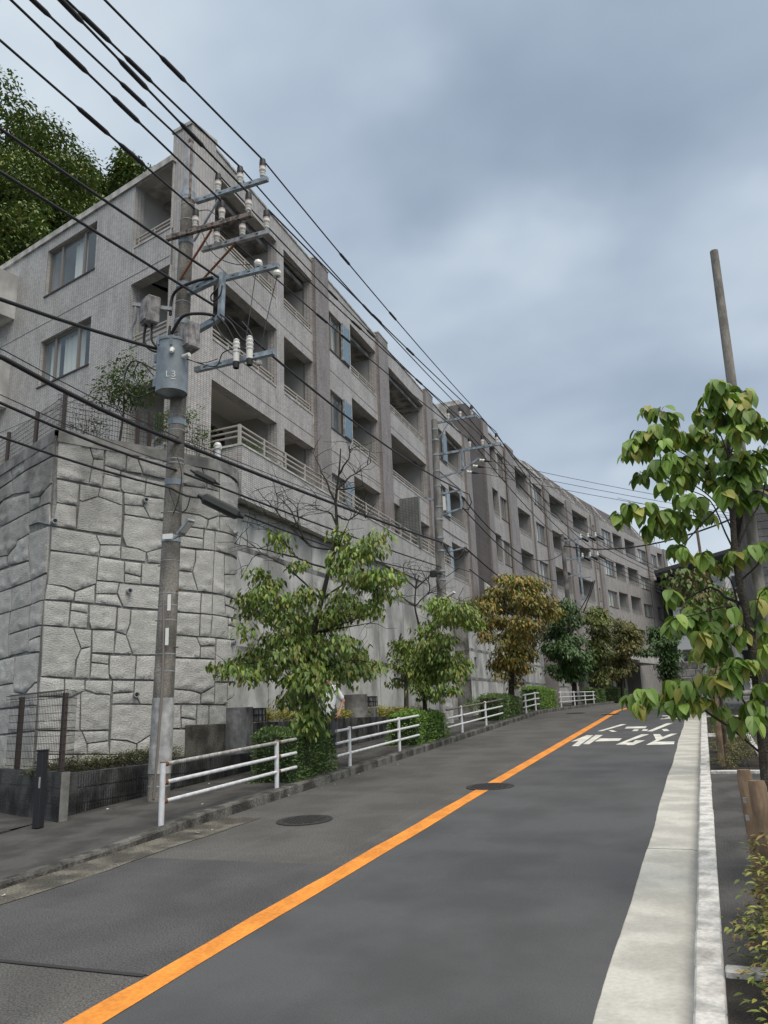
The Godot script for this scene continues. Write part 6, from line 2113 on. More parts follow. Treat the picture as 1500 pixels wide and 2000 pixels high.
	quad(st, V(1.4, G(40) + 0.06, 40), V(3.4, G(40) + 0.06, 40), V(4.6, G(44) + 0.08, 44), V(2.6, G(44) + 0.08, 44))
	struct("red_paving", st, M.terracotta)

# ---------------------------------------------------------------- the walker
func nets(bones: Array, cell: float, k: float, st: SurfaceTool) -> void:   # smooth union of tapered capsules, meshed as surface nets
	var lo := Vector3(1e9, 1e9, 1e9)
	var hi := -lo
	for b in bones:
		for e in 2:
			var r: float = b[2 + e] + 3.5 * cell
			lo = lo.min(b[e] - Vector3(r, r, r))
			hi = hi.max(b[e] + Vector3(r, r, r))
	var nx := int((hi.x - lo.x) / cell) + 2
	var ny := int((hi.y - lo.y) / cell) + 2
	var nzz := int((hi.z - lo.z) / cell) + 2
	var f := PackedFloat32Array()
	f.resize(nx * ny * nzz)
	f.fill(1.0)
	for b in bones:
		var p0: Vector3 = b[0]
		var p1: Vector3 = b[1]
		var r0: float = b[2]
		var r1: float = b[3]
		var m := maxf(r0, r1) + k + 2.5 * cell
		var a := ((p0.min(p1) - Vector3(m, m, m) - lo) / cell).floor()
		var c := ((p0.max(p1) + Vector3(m, m, m) - lo) / cell).ceil()
		var d := p1 - p0
		var l2 := maxf(d.length_squared(), 1e-9)
		for z in range(maxi(0, int(a.z)), mini(nzz, int(c.z) + 1)):
			for y in range(maxi(0, int(a.y)), mini(ny, int(c.y) + 1)):
				var at := (z * ny + y) * nx
				for x in range(maxi(0, int(a.x)), mini(nx, int(c.x) + 1)):
					var p := lo + Vector3(x, y, z) * cell - p0
					var t := clampf(p.dot(d) / l2, 0.0, 1.0)
					var q := (p - d * t).length() - lerpf(r0, r1, t)
					var g := f[at + x]
					var h := maxf(k - absf(g - q), 0.0) / k
					f[at + x] = minf(g, q) - h * h * k * 0.25
	var vert := {}
	st.set_smooth_group(0)
	var quads := []
	for z in range(1, nzz - 1):
		for y in range(1, ny - 1):
			for x in range(1, nx - 1):
				var i := (z * ny + y) * nx + x
				var v := f[i] < 0.0
				for ax in 3:
					var st2: int = [1, nx, nx * ny][ax]
					if (f[i + st2] < 0.0) == v: continue
					var u: int = [nx, nx * ny, 1][ax]
					var w: int = [nx * ny, 1, nx][ax]
					quads.append([i - u - w, i - w, i, i - u, v])
	for qd in quads:
		var ps := []
		for j in 4:
			var id: int = qd[j]
			if not vert.has(id):
				var s := Vector3.ZERO
				var n := 0
				var base := Vector3(id % nx, (id / nx) % ny, id / (nx * ny))
				for e in [[0, 1], [0, 2], [0, 4], [1, 3], [1, 5], [2, 3], [2, 6], [3, 7], [4, 5], [4, 6], [5, 7], [6, 7]]:
					var ia: int = id + (e[0] & 1) + (nx if e[0] & 2 else 0) + (nx * ny if e[0] & 4 else 0)
					var ib: int = id + (e[1] & 1) + (nx if e[1] & 2 else 0) + (nx * ny if e[1] & 4 else 0)
					if (f[ia] < 0.0) == (f[ib] < 0.0): continue
					var t := f[ia] / (f[ia] - f[ib])
					var pa := Vector3(e[0] & 1, (e[0] >> 1) & 1, (e[0] >> 2) & 1)
					var pb := Vector3(e[1] & 1, (e[1] >> 1) & 1, (e[1] >> 2) & 1)
					s += pa.lerp(pb, t)
					n += 1
				vert[id] = lo + (base + s / maxi(n, 1)) * cell
			ps.append(vert[id])
		if qd[4]: ps.reverse()
		for j in [0, 1, 2, 0, 2, 3]: vx(st, ps[j], Vector2.ZERO)
func hand_bones(w: Vector3, dir: Vector3, side: Vector3, palm: Vector3) -> Array:
	var out := [[w, w + dir * 0.085, 0.026, 0.022], [w + dir * 0.03 + side * 0.018, w + dir * 0.085 + side * 0.025, 0.018, 0.014], [w + dir * 0.03 - side * 0.018, w + dir * 0.085 - side * 0.025, 0.018, 0.014]]
	var ln := [0.072, 0.08, 0.074, 0.058]
	for i in 4:
		var p := w + dir * 0.085 + side * (0.027 - i * 0.018)
		var q: Vector3 = p + (dir + palm * 0.35).normalized() * ln[i] * 0.5
		var r: Vector3 = q + (dir * 0.6 + palm * 0.8).normalized() * ln[i] * 0.5
		out += [[p, q, 0.009, 0.0085], [q, r, 0.0085, 0.007]]
	var t := w + dir * 0.03 + side * 0.028
	var t2 := t + (dir * 0.6 + side * 0.7 + palm * 0.3).normalized() * 0.045
	out += [[t, t2, 0.012, 0.01], [t2, t2 + (dir * 0.9 + palm * 0.4).normalized() * 0.03, 0.01, 0.008]]
	return out
func build_walker() -> void:
	var P := thing("person", "person in white short sleeved shirt walking behind the largest street tree, dark trousers", "person", V(-7.28, G(14.9) + 0.125, 14.9), 0.35)
	var sh := Vector3(0.18, 1.36, 0)
	var el := Vector3(0.31, 1.12, -0.07)
	var wr := Vector3(0.245, 0.9, 0.05)
	var sl := Vector3(-0.18, 1.36, 0)
	var ell := Vector3(-0.24, 1.09, -0.02)
	var wl := Vector3(-0.23, 0.86, 0.12)
	var legs := [[Vector3(0.09, 0.9, 0), Vector3(0.1, 0.48, 0.1), 0.085, 0.058], [Vector3(0.1, 0.48, 0.1), Vector3(0.1, 0.09, 0.02), 0.055, 0.04], [Vector3(-0.09, 0.9, 0), Vector3(-0.1, 0.47, -0.02), 0.085, 0.058], [Vector3(-0.1, 0.47, -0.02), Vector3(-0.1, 0.1, -0.22), 0.055, 0.04]]
	var torso := [[Vector3(0, 0.93, 0), Vector3(0, 1.12, 0.01), 0.12, 0.115], [Vector3(0.05, 1.1, 0), Vector3(0.09, 1.33, 0), 0.1, 0.09], [Vector3(-0.05, 1.1, 0), Vector3(-0.09, 1.33, 0), 0.1, 0.09], [Vector3(-0.16, 1.37, 0), Vector3(0.16, 1.37, 0), 0.06, 0.06]]
	var arms := [[sh, el, 0.046, 0.037], [el, wr, 0.036, 0.025], [sl, ell, 0.046, 0.037], [ell, wl, 0.036, 0.025]]
	var st := ST()
	nets(torso + legs + arms + [[Vector3(0, 1.38, 0), Vector3(0, 1.48, 0.01), 0.05, 0.048], [Vector3(0.1, 0.05, 0.02), Vector3(0.1, 0.035, 0.16), 0.04, 0.03], [Vector3(-0.1, 0.06, -0.22), Vector3(-0.1, 0.035, -0.08), 0.04, 0.03]], 0.016, 0.04, st)
	nets([[Vector3(0, 1.6, -0.015), Vector3(0, 1.62, 0.015), 0.088, 0.085], [Vector3(0, 1.54, 0.03), Vector3(0, 1.5, 0.055), 0.066, 0.042], [Vector3(0, 1.585, 0.098), Vector3(0, 1.555, 0.118), 0.011, 0.015], [Vector3(0.083, 1.585, 0), Vector3(0.088, 1.56, 0), 0.014, 0.01], [Vector3(-0.083, 1.585, 0), Vector3(-0.088, 1.56, 0), 0.014, 0.01], [Vector3(-0.02, 1.522, 0.095), Vector3(0.02, 1.522, 0.095), 0.01, 0.01], [Vector3(0, 1.45, 0.0), Vector3(0, 1.53, 0.0), 0.05, 0.055]], 0.007, 0.02, st)
	nets(hand_bones(wr, Vector3(-0.25, -0.85, 0.45).normalized(), Vector3(-0.5, 0.3, 0.8).normalized(), Vector3(-0.9, 0, -0.2).normalized()), 0.0055, 0.008, st)
	nets(hand_bones(wl, Vector3(0.05, -0.95, 0.3).normalized(), Vector3(0.2, 0.3, 0.93).normalized(), Vector3(0.95, 0, -0.2).normalized()), 0.0055, 0.008, st)
	var body := obj("body", st, M.skin, P)
	st = ST()
	var tb := []
	for b in torso: tb.append([b[0], b[1], b[2] + 0.018, b[3] + 0.018])
	nets(tb + [[sh, sh.lerp(el, 0.72), 0.066, 0.062], [sl, sl.lerp(ell, 0.72), 0.066, 0.062], [Vector3(0, 0.86, 0), Vector3(0, 1.0, 0), 0.135, 0.135]], 0.015, 0.04, st)
	obj("shirt", st, M.shirt, P)
	st = ST()
	var lb := [[Vector3(0, 0.93, 0), Vector3(0, 0.84, 0), 0.135, 0.12]]
	for b in legs: lb.append([b[0], b[1], b[2] + 0.016, b[3] + 0.022])
	nets(lb, 0.016, 0.03, st)
	obj("trousers", st, M.trousers, P)
	st = ST()
	nets([[Vector3(0, 1.63, -0.03), Vector3(0, 1.645, 0.015), 0.091, 0.088], [Vector3(0, 1.58, -0.05), Vector3(0, 1.54, -0.045), 0.075, 0.055]], 0.009, 0.02, st)
	obj("hair", st, M.hair, P)
	st = ST()
	for x in [-0.033, 0.033]: lathe(st, Vector3(x, 1.59, 0.088), [[0.009, 0], [0.006, 0.006], [0, 0.008]], 8, Vector3(0, 0, 1))
	obj("eyes", st, M.hair, P)
	st = ST()
	for x in [-0.085, 0.085]: tube(st, [Vector3(x, 1.05, -0.12), Vector3(x * 1.05, 1.25, 0.1), Vector3(x * 1.1, 1.4, 0.075), Vector3(x * 1.1, 1.445, 0.0), Vector3(x, 1.35, -0.12)], 0.02, -1, 8)
	obj("strap", st, M.black, P)
	st = ST()
	box(st, Vector3(0, 1.2, -0.2), Vector3(0.3, 0.42, 0.16), Basis(), 0.04)
	obj("backpack", st, M.black, P)
	st = ST()
	nets([[Vector3(0.1, 0.05, 0.0), Vector3(0.1, 0.035, 0.17), 0.05, 0.04], [Vector3(-0.1, 0.06, -0.24), Vector3(-0.1, 0.035, -0.07), 0.05, 0.04]], 0.012, 0.02, st)
	obj("shoes", st, M.black, P)

# ---------------------------------------------------------------- sky
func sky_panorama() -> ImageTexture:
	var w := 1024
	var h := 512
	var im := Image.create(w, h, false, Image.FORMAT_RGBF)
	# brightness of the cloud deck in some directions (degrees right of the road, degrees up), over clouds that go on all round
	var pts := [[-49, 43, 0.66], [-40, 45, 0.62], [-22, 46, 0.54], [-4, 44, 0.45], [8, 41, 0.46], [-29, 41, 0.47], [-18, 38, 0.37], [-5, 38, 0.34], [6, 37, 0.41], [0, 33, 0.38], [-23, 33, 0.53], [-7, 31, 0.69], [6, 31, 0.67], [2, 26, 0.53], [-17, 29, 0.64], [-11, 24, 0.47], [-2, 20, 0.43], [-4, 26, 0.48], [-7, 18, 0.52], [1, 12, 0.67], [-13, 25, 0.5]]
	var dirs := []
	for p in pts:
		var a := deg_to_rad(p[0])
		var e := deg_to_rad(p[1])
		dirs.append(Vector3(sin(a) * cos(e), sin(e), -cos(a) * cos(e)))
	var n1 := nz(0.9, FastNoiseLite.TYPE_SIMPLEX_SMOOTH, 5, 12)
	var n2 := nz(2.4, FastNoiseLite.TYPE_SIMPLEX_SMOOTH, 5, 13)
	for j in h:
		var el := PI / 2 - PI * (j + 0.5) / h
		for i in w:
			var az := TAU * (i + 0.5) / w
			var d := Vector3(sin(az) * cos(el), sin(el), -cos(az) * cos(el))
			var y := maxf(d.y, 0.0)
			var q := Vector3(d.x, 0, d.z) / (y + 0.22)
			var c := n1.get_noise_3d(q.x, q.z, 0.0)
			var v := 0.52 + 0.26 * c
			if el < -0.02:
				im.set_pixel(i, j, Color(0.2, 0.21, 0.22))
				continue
			# brightness added overhead and round the hidden sun, to light the walls
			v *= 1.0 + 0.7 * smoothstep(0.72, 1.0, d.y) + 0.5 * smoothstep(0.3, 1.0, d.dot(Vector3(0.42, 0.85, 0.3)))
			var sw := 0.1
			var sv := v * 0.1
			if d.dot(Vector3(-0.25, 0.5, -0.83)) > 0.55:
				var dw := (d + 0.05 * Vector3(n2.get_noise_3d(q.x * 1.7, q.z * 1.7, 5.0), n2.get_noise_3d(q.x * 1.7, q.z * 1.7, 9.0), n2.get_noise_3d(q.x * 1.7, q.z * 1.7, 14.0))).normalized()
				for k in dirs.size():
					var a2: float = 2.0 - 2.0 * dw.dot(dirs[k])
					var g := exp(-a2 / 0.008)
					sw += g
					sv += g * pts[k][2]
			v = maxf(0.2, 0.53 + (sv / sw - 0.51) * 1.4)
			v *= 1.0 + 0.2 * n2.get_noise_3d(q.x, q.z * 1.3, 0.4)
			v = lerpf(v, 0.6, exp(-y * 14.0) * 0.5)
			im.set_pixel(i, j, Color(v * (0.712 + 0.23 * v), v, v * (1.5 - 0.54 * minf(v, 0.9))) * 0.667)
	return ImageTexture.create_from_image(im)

func _ready() -> void:
	rng.seed = 20240611
	var cam := Camera3D.new()
	cam.name = "camera"
	cam.fov = 66.68
	cam.near = 0.05
	cam.far = 900.0
	cam.transform = Transform3D(Basis(Vector3(0.92627, -0.03684, -0.37507), Vector3(0.12678, 0.96766, 0.21806), Vector3(0.35491, -0.24954, 0.90098)), Vector3(0, 1.65, 0))
	add_child(cam)
	cam.current = true
	var env := Environment.new()
	env.background_mode = Environment.BG_SKY
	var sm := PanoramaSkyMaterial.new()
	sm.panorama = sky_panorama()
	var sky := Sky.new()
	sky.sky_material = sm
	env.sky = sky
	env.tonemap_mode = Environment.TONE_MAPPER_LINEAR
	env.tonemap_exposure = 1.5
	env.sdfgi_enabled = true
	env.ssao_enabled = true
	env.ssil_enabled = true
	var we := WorldEnvironment.new()
	we.name = "world_environment"
	we.environment = env
	add_child(we)
	var sun := DirectionalLight3D.new()
	sun.name = "sun"
	sun.light_energy = 0.5
	sun.light_color = Color(1.0, 0.96, 0.9)
	sun.light_angular_distance = 40.0
	sun.shadow_enabled = true
	sun.look_at_from_position(Vector3.ZERO, Vector3(-0.42, -0.85, -0.3), Vector3.UP)
	add_child(sun)
	make_materials()
	build_ground()
	build_apartments()
	build_stone_wall()
	build_planters()
	build_guardrails()
	build_pole1()
	build_pole2()
	build_walker()
	build_plants()

# ---------------------------------------------------------------- measured outlines
func front_stones() -> Array:
	var a := []
	a += [[.01,7.02,.56,6.99,.69,6.64,.63,6.12,.02,6.14],[.56,6.99,.9,7,.9,6.66,.69,6.64],[.69,6.64,.9,6.66,.89,6.09,.63,6.12],[.9,7,1.34,6.99,1.34,6.51,1.24,6.5,.91,6.55],[.91,6.55,1.24,6.49,1.23,6.35,.91,6.38],[.91,6.38,1.23,6.35,1.25,6.09,.89,6.09],[1.35,6.98,1.54,6.89,1.69,6.51,1.34,6.5],[1.35,6.99,1.61,7.06,2.22,7.03,2.22,6.47,1.7,6.51,1.54,6.89]]
	a += [[1.24,6.49,1.77,6.42,1.75,6.06,1.32,6.06,1.26,6.12],[1.77,6.42,2.22,6.4,2.23,6.05,1.75,6.05],[.03,6.13,.46,6.1,.44,5.66,.06,5.67],[.06,5.67,.43,5.65,.45,5.2,.01,5.22],[.46,6.1,.85,6.08,.82,5.9,.53,5.76,.47,5.78],[.85,6.08,1.3,6.06,1.31,5.79,.82,5.9],[.47,5.78,.53,5.76,.82,5.9,1.31,5.79,1.32,5.17,.45,5.2],[1.32,6.06,1.74,6.05,1.74,5.83,1.34,5.81]]
	a += [[1.34,5.81,1.74,5.83,1.88,5.6,1.35,5.62],[1.75,6.04,2.23,6.04,2.22,5.59,1.88,5.6,1.74,5.83],[1.35,5.61,2.22,5.58,2.19,5.04,1.83,4.9,1.64,4.96,1.42,4.98,1.34,5.17],[0,5.21,.82,5.15,.91,4.96,.91,4.73,.01,4.76],[.82,5.15,1.32,5.15,1.31,4.99,.91,4.96],[.91,4.95,1.31,4.99,1.32,4.72,.91,4.73],[1.32,4.97,1.64,4.96,1.83,4.9,1.82,4.71,1.32,4.72],[1.83,4.9,2.18,5.04,2.18,4.7,1.88,4.7]]
	a += [[.01,4.75,.89,4.73,.88,4.2,.51,4.04,.31,4.11,0,4.13],[.89,4.72,1.4,4.69,1.41,4.26,.88,4.27],[1.4,4.69,1.75,4.68,1.74,4.41,1.41,4.46],[1.41,4.45,1.74,4.4,1.75,4.25,1.42,4.26],[1.75,4.68,2.18,4.7,2.17,4.26,1.75,4.26],[-.01,4.14,.31,4.1,.5,4.03,.48,3.85,-.02,3.85],[.5,4.03,.86,4.19,.87,3.82,.49,3.85],[.87,4.26,1.32,4.26,1.29,4.04,.88,4.01]]
	a += [[.88,4.01,1.29,4.03,1.4,3.8,.88,3.83],[1.32,4.25,2.17,4.23,2.16,3.78,1.42,3.8,1.29,4.05],[-.03,3.84,.43,3.83,.42,3.37,-.02,3.39],[.44,3.82,.76,3.81,.76,3.64,.44,3.68],[.44,3.68,.76,3.63,.76,3.36,.43,3.37],[.77,3.81,1.3,3.79,1.29,3.36,.84,3.35,.79,3.47],[1.31,3.78,1.57,3.76,1.56,3.48,1.5,3.27,1.31,3.32],[1.31,3.31,1.5,3.26,1.64,2.9,1.28,2.91]]
	a += [[1.57,3.76,2.16,3.76,2.14,2.9,1.65,2.89,1.5,3.26,1.57,3.48],[-.02,3.38,.51,3.36,.67,2.99,.59,2.78,.58,2.46,0,2.49],[.51,3.36,.85,3.34,.85,3.03,.67,2.99],[.67,2.98,.85,3.03,.86,2.45,.59,2.46,.6,2.78],[.85,3.34,1.28,3.34,1.28,2.91,.87,2.92],[.87,2.91,1.19,2.88,1.19,2.71,.87,2.75],[.87,2.74,1.19,2.71,1.22,2.44,.86,2.45],[1.2,2.88,1.71,2.88,1.71,2.43,1.27,2.44,1.21,2.53]]
	a += [[1.72,2.88,2.13,2.89,2.12,2.42,1.71,2.43],[-.01,2.49,.41,2.45,.43,2.14,-.01,2.15],[.41,2.45,.77,2.43,.78,2.24,.51,2.11,.43,2.14],[.78,2.43,1.28,2.42,1.26,2.16,.99,2.18,.78,2.25],[1.28,2.42,1.7,2.41,1.69,2.2,1.29,2.19],[1.29,2.18,1.7,2.2,1.82,1.98,1.29,1.99],[1.7,2.41,2.12,2.41,2.11,1.96,1.83,1.98,1.7,2.21],[-.01,2.14,.43,2.13,.51,2.11,.71,2.19,.73,1.54,.01,1.58]]
	a += [[.71,2.2,.78,2.24,.99,2.17,1.26,2.16,1.26,1.53,.74,1.54],[1.29,1.99,2.11,1.96,2.1,1.43,1.79,1.26,1.6,1.33,1.29,1.36],[.77,1.53,1.26,1.52,1.26,1.34,.87,1.31],[.01,1.57,.43,1.55,.42,1.15,.01,1.18],[.43,1.55,.77,1.53,.87,1.31,.89,1.13,.43,1.15],[.88,1.31,1.26,1.34,1.29,1.1,.89,1.13],[1.29,1.36,1.6,1.32,1.79,1.26,1.8,1.07,1.29,1.1],[1.8,1.26,2.11,1.43,2.1,1.05,1.8,1.07]]
	a += [[.02,1.18,.72,1.13,.74,.81,.02,.86],[.73,1.13,1.51,1.09,1.52,.75,.74,.81],[1.52,1.09,2.1,1.05,2.09,.71,1.52,.75],[2.36,6.98,2.76,6.91,2.98,6.85,3.1,6.59,3.11,6.42,2.35,6.4],[2.98,6.85,3.41,6.85,3.43,6.41,3.11,6.42,3.1,6.59],[3.41,6.85,4.05,6.81,4.4,6.55,4.21,5.98,3.45,5.87],[4.06,6.81,4.42,6.87,4.42,6.53,4.42,6.54],[4.42,6.53,4.42,6.52,4.42,6.03,4.23,5.98]]
	a += [[2.35,6.39,3.11,6.41,3.42,6.41,3.44,5.88,3.16,5.75,2.94,5.82,2.32,5.82],[2.32,5.81,2.94,5.81,3.15,5.74,3.11,5.53,2.29,5.55],[3.16,5.74,3.44,5.87,3.46,5.54,3.12,5.53,3.15,5.63],[3.45,5.86,4.42,6.03,4.42,5.56,3.46,5.54],[4.42,6.03,4.42,6.02,4.42,5.52,4.42,5.55],[2.29,5.54,3.06,5.52,3.05,5.32,2.26,5.34],[2.27,5.33,3.05,5.31,3.05,5.09,2.24,5.09],[3.07,5.52,3.33,5.52,3.32,5.09,3.05,5.09]]
	a += [[3.33,5.52,4.42,5.56,4.42,5.11,3.32,5.09],[4.42,5.55,4.42,5.52,4.42,5.08,4.42,5.11],[2.24,5.08,2.89,5.06,2.88,4.82,2.82,4.59,2.21,4.6],[2.21,4.6,2.82,4.58,2.96,4.2,2.2,4.21],[2.89,5.06,3.32,5.09,3.29,4.2,2.96,4.2,2.83,4.59,2.89,4.82],[3.32,5.09,3.61,5.06,3.63,4.18,3.29,4.2],[3.62,5.05,4.42,5.07,4.42,4.75,3.63,4.62],[3.63,4.62,4.42,4.75,4.42,4.16,3.64,4.18]]
	a += [[2.29,4.18,3.03,4.17,3.02,3.75,2.29,3.76],[3.04,4.17,3.29,4.17,3.29,3.74,3.02,3.75],[3.29,4.17,3.64,4.16,3.67,3.73,3.29,3.74],[3.64,4.16,4.42,4.13,4.42,3.94,3.67,3.98],[3.67,3.97,4.42,3.93,4.42,3.76,3.67,3.73],[2.29,3.75,3.02,3.74,3.01,3.28,2.28,3.3],[3.02,3.74,3.29,3.74,3.27,3.28,3.02,3.28],[3.3,3.74,3.79,3.72,3.79,3.27,3.27,3.28]]
	a += [[3.79,3.72,4.42,3.75,4.42,3.57,3.8,3.57],[3.8,3.56,4.42,3.56,4.42,3.3,3.8,3.27],[2.27,3.3,2.95,3.27,3.04,3.08,3.04,2.85,2.26,2.86],[2.95,3.27,3.4,3.27,3.39,3.11,3.04,3.09],[3.04,3.08,3.39,3.11,3.39,2.84,3.04,2.85],[3.41,3.26,3.94,3.27,4.38,2.91,4.42,2.41,3.4,2.38],[3.95,3.27,4.42,3.29,4.42,2.92,4.42,2.92],[4.42,2.91,4.42,2.91,4.42,2.41,4.42,2.41]]
	a += [[2.26,2.85,3.39,2.83,3.39,2.31,3.08,2.16,2.88,2.22,2.25,2.27],[2.24,2.27,2.88,2.21,3.07,2.15,3.07,1.95,2.24,1.98],[3.08,2.15,3.4,2.3,3.38,1.94,3.07,1.95],[3.4,2.38,3.8,2.37,3.78,1.93,3.39,1.93],[3.81,2.37,4.42,2.39,4.42,2.18,3.81,2.02],[3.8,2.01,4.42,2.17,4.42,1.46,3.77,1.48],[2.24,1.97,2.65,1.95,2.67,1.5,2.22,1.52],[2.66,1.95,2.99,1.94,2.98,1.66,2.66,1.71]]
	a += [[2.66,1.7,2.98,1.65,2.98,1.48,2.68,1.5],[2.99,1.94,3.25,1.93,3.26,1.47,2.99,1.48],[3.26,1.93,3.78,1.92,3.76,1.46,3.27,1.47],[2.22,1.51,2.84,1.48,2.83,.94,2.19,.99],[2.84,1.48,3.37,1.46,3.37,.91,2.84,.94],[3.38,1.46,4.42,1.45,4.42,1,3.38,1.04],[3.38,1.04,4.42,.99,4.42,.83,3.37,.89],[2.19,.98,3.11,.92,3.11,.65,2.19,.72]]
	a += [[3.12,.92,4.42,.82,4.42,.55,3.11,.65]]
	return a
func left_stones() -> Array:
	var a := []
	a += [[1.44,7.05,.06,7.03,.05,6.6,1.45,6.64],[2.2,7.12,1.45,7.05,1.46,6.64,2.06,6.61,2.24,6.96],[2.97,7.04,2.26,6.97,2.09,6.61,2.96,6.58],[4.04,7.1,2.99,7.04,2.97,6.59,3.97,6.6],[2.06,6.6,1.45,6.62,.07,6.59,.07,6.06,.52,5.91,1.02,5.98,1.09,6.12,1.97,6.27],[2.96,6.56,2.08,6.59,1.98,6.27,2.49,6.27,2.88,6.23],[2.9,6.11,2.49,6.26,1.1,6.11,1.04,5.7,2.45,5.69,2.89,5.86],[1.05,5.98,.53,5.9,.54,5.7,1.02,5.7]]
	a += [[.51,5.9,.07,6.05,.08,5.68,.52,5.7],[1.02,5.69,.61,5.69,.56,5.39,.99,5.41],[.6,5.69,.09,5.67,-.01,5.23,.55,5.39],[2.85,5.7,2.46,5.68,1.03,5.69,.96,5.25,1.53,5.22,1.57,5.13,1.98,4.99,2.71,5.08],[.94,5.25,.01,5.22,0,4.34,.65,4.3,.85,4.7],[1.96,4.99,1.55,5.13,1.51,5.21,.96,5.24,.88,4.71,1.92,4.77],[2.71,5.07,1.98,4.99,1.95,4.76,2.63,4.76],[2.63,4.75,.9,4.7,.67,4.3,2.52,4.28]]
	a += [[2.52,4.29,1.6,4.28,1.55,3.82,2.41,3.83],[1.59,4.28,.64,4.29,.57,3.83,1.53,3.82],[.63,4.29,0,4.32,.07,3.85,.56,3.83],[2.41,3.82,1.58,3.82,1.6,3.37,1.51,2.94,2.19,2.92],[1.56,3.82,.62,3.83,.6,3.4,1.59,3.37],[.61,3.83,.08,3.85,.08,3.4,.58,3.4],[1.58,3.37,.61,3.39,.56,2.97,1.5,2.95],[.59,3.39,.09,3.4,.11,3.21,.56,3.17]]
	a += [[.57,3.17,.11,3.2,.1,2.93,.54,2.95],[2.19,2.91,1.14,2.93,1.15,2.44,2.08,2.42],[1.13,2.93,.1,2.92,.11,2.4,.58,2.22,1.08,2.28,1.14,2.44],[2.08,2.42,1.15,2.43,1.08,2.27,.58,2.21,.54,2.01,1.97,1.98],[.56,2.21,.1,2.39,.05,2,.52,2.01],[1.97,1.97,.05,2,.05,1.57,1.86,1.51],[1.86,1.5,.05,1.56,.01,.87,1.7,.82]]
	return a
const LETTER_RU := [[-3.02,18.76,-2.89,20.42,-2.72,20.37,-2.69,17.68,-2.84,17.72,-2.87,18.95],[-2.66,18.09,-2.67,20.43,-2.49,20.37,-2.52,18.05]]
const LETTER_BAR := [[-2.48,18.69,-2.45,19.43,-1.94,19.3,-1.95,18.69]]
const LETTER_KU := [[-1.94,17.85,-1.58,20.29,-1.4,20.25,-1.77,18.31,-1.62,18.25,-1.6,18.75,-1.39,18.7,-1.56,17.66,-1.7,17.69,-1.71,17.83]]
const LETTER_SU := [[-1.31,17.64,-1.17,18.75,-1.31,20.27,-1.16,20.22,-1.06,19.45,-.91,20.27,-.76,20.27,-1.15,18.31,-.77,18.29,-.76,17.69]]
const LETTER_N := [[-2.77,21.57,-2.38,23.88,-2.23,23.83,-2.64,21.56],[-2.51,21.78,-2.41,21.8,-2.24,21.27,-2.37,21.26]]
const LETTER_BAR2 := [[-2.14,22.21,-2.14,22.86,-1.61,22.78,-1.61,22.14]]
const LETTER_ZO := [[-1.88,21.34,-1.87,21.84,-1.75,21.85,-1.75,21.3],[-1.65,21.34,-1.64,21.79,-1.51,21.78,-1.52,21.27],[-1.51,21.11,-1.14,23.77,-.98,23.7,-1.37,21.07],[-1.19,21.73,-1.06,21.75,-.97,21.07,-1.1,21.04]]
const LETTER_CHU := [[-1.41,26.83,-1.41,27.29,-.76,26.94,-.79,26.5],[-1.41,25.49,-1.38,25.77,-.78,25.68,-.79,25.42],[-1.22,26.65,-1.21,27.13,-1.09,26.58,-1.1,26.03,-1.21,26.16],[-1.29,25.66,-1.27,26.11,-.91,26.09,-.93,25.79,-1.02,25.31]]
const T1_BLOBS := [-5.75,4.78,12.35,.1,.14,-5.18,4.78,12.9,.21,.12,-4.87,4.33,11.6,.23,.13,-5.47,4.36,12.14,.27,.17,-5.5,4.11,11.86,.17,.13,-4.75,3.88,11.77,.29,.13,-5.1,3.88,11.94,.4,.15,-4.84,3.63,12.22,.2,.1,-4.76,3.9,12.31,.13,.07,-7.31,4.11,12.57,.18,.15,-7.39,4.27,12.35,.15,.11,-7.89,3.9,12.83,.23,.15,-7.08,3.8,11.97,.25,.16,-7.97,3.72,13.18,.27,.16,-7.28,3.17,11.65,.1,.14,-7.24,3.77,12.81,.22,.15,-6.7,3.74,12.35,.18,.14,-6.75,4.39,12.61,.15,.11,-6.17,3.7,11.85,.24,.14,-6.57,3.34,11.96,.31,.14,-7.58,3.53,13.04,.23,.11,-6.78,3.42,13.34,.34,.19,-6.49,3.02,12.16,.42,.17,-7.39,3.09,12.85,.22,.15,-7.79,2.89,13.18,.35,.15,-8.24,2.73,13.21,.31,.16,-7.77,2.54,11.75,.14,.09,-7.52,2.48,11.67,.17,.09,-7.27,2.41,11.91,.21,.14,-7.67,2.55,13.18,.27,.15,-6.47,2.66,11.78,.34,.17,-6.37,2.72,12.36,.35,.21,-6.45,3.28,13.32,.22,.15,-5.92,3.42,12.56,.28,.17,-5.66,3.5,12.85,.32,.14,-5.08,3.41,12.17,.17,.1,-5.96,3.73,12.84,.25,.14,-6.35,2.93,13.1,.29,.18,-5.35,2.8,11.63,.22,.16,-5.7,2.71,12.95,.21,.14,-5.58,2.51,13.38,.18,.09,-5.66,2.46,12.95,.25,.12,-5.58,2.36,12.1,.2,.17,-6.31,2.57,13.02,.29,.18,-6.08,2.35,11.79,.3,.17,-6.82,2.34,12.41,.25,.14,-6.99,2.05,13.24,.34,.19,-6.71,1.96,12.13,.14,.09,-6.18,1.75,12.12,.2,.2,-6.18,1.57,11.83,.17,.2,-5.75,2.17,11.63,.19,.13,-7.2,4.93,12.82,.09,.09,-6.85,4.84,11.98,.11,.07,-6.82,4.64,12.08,.11,.05]
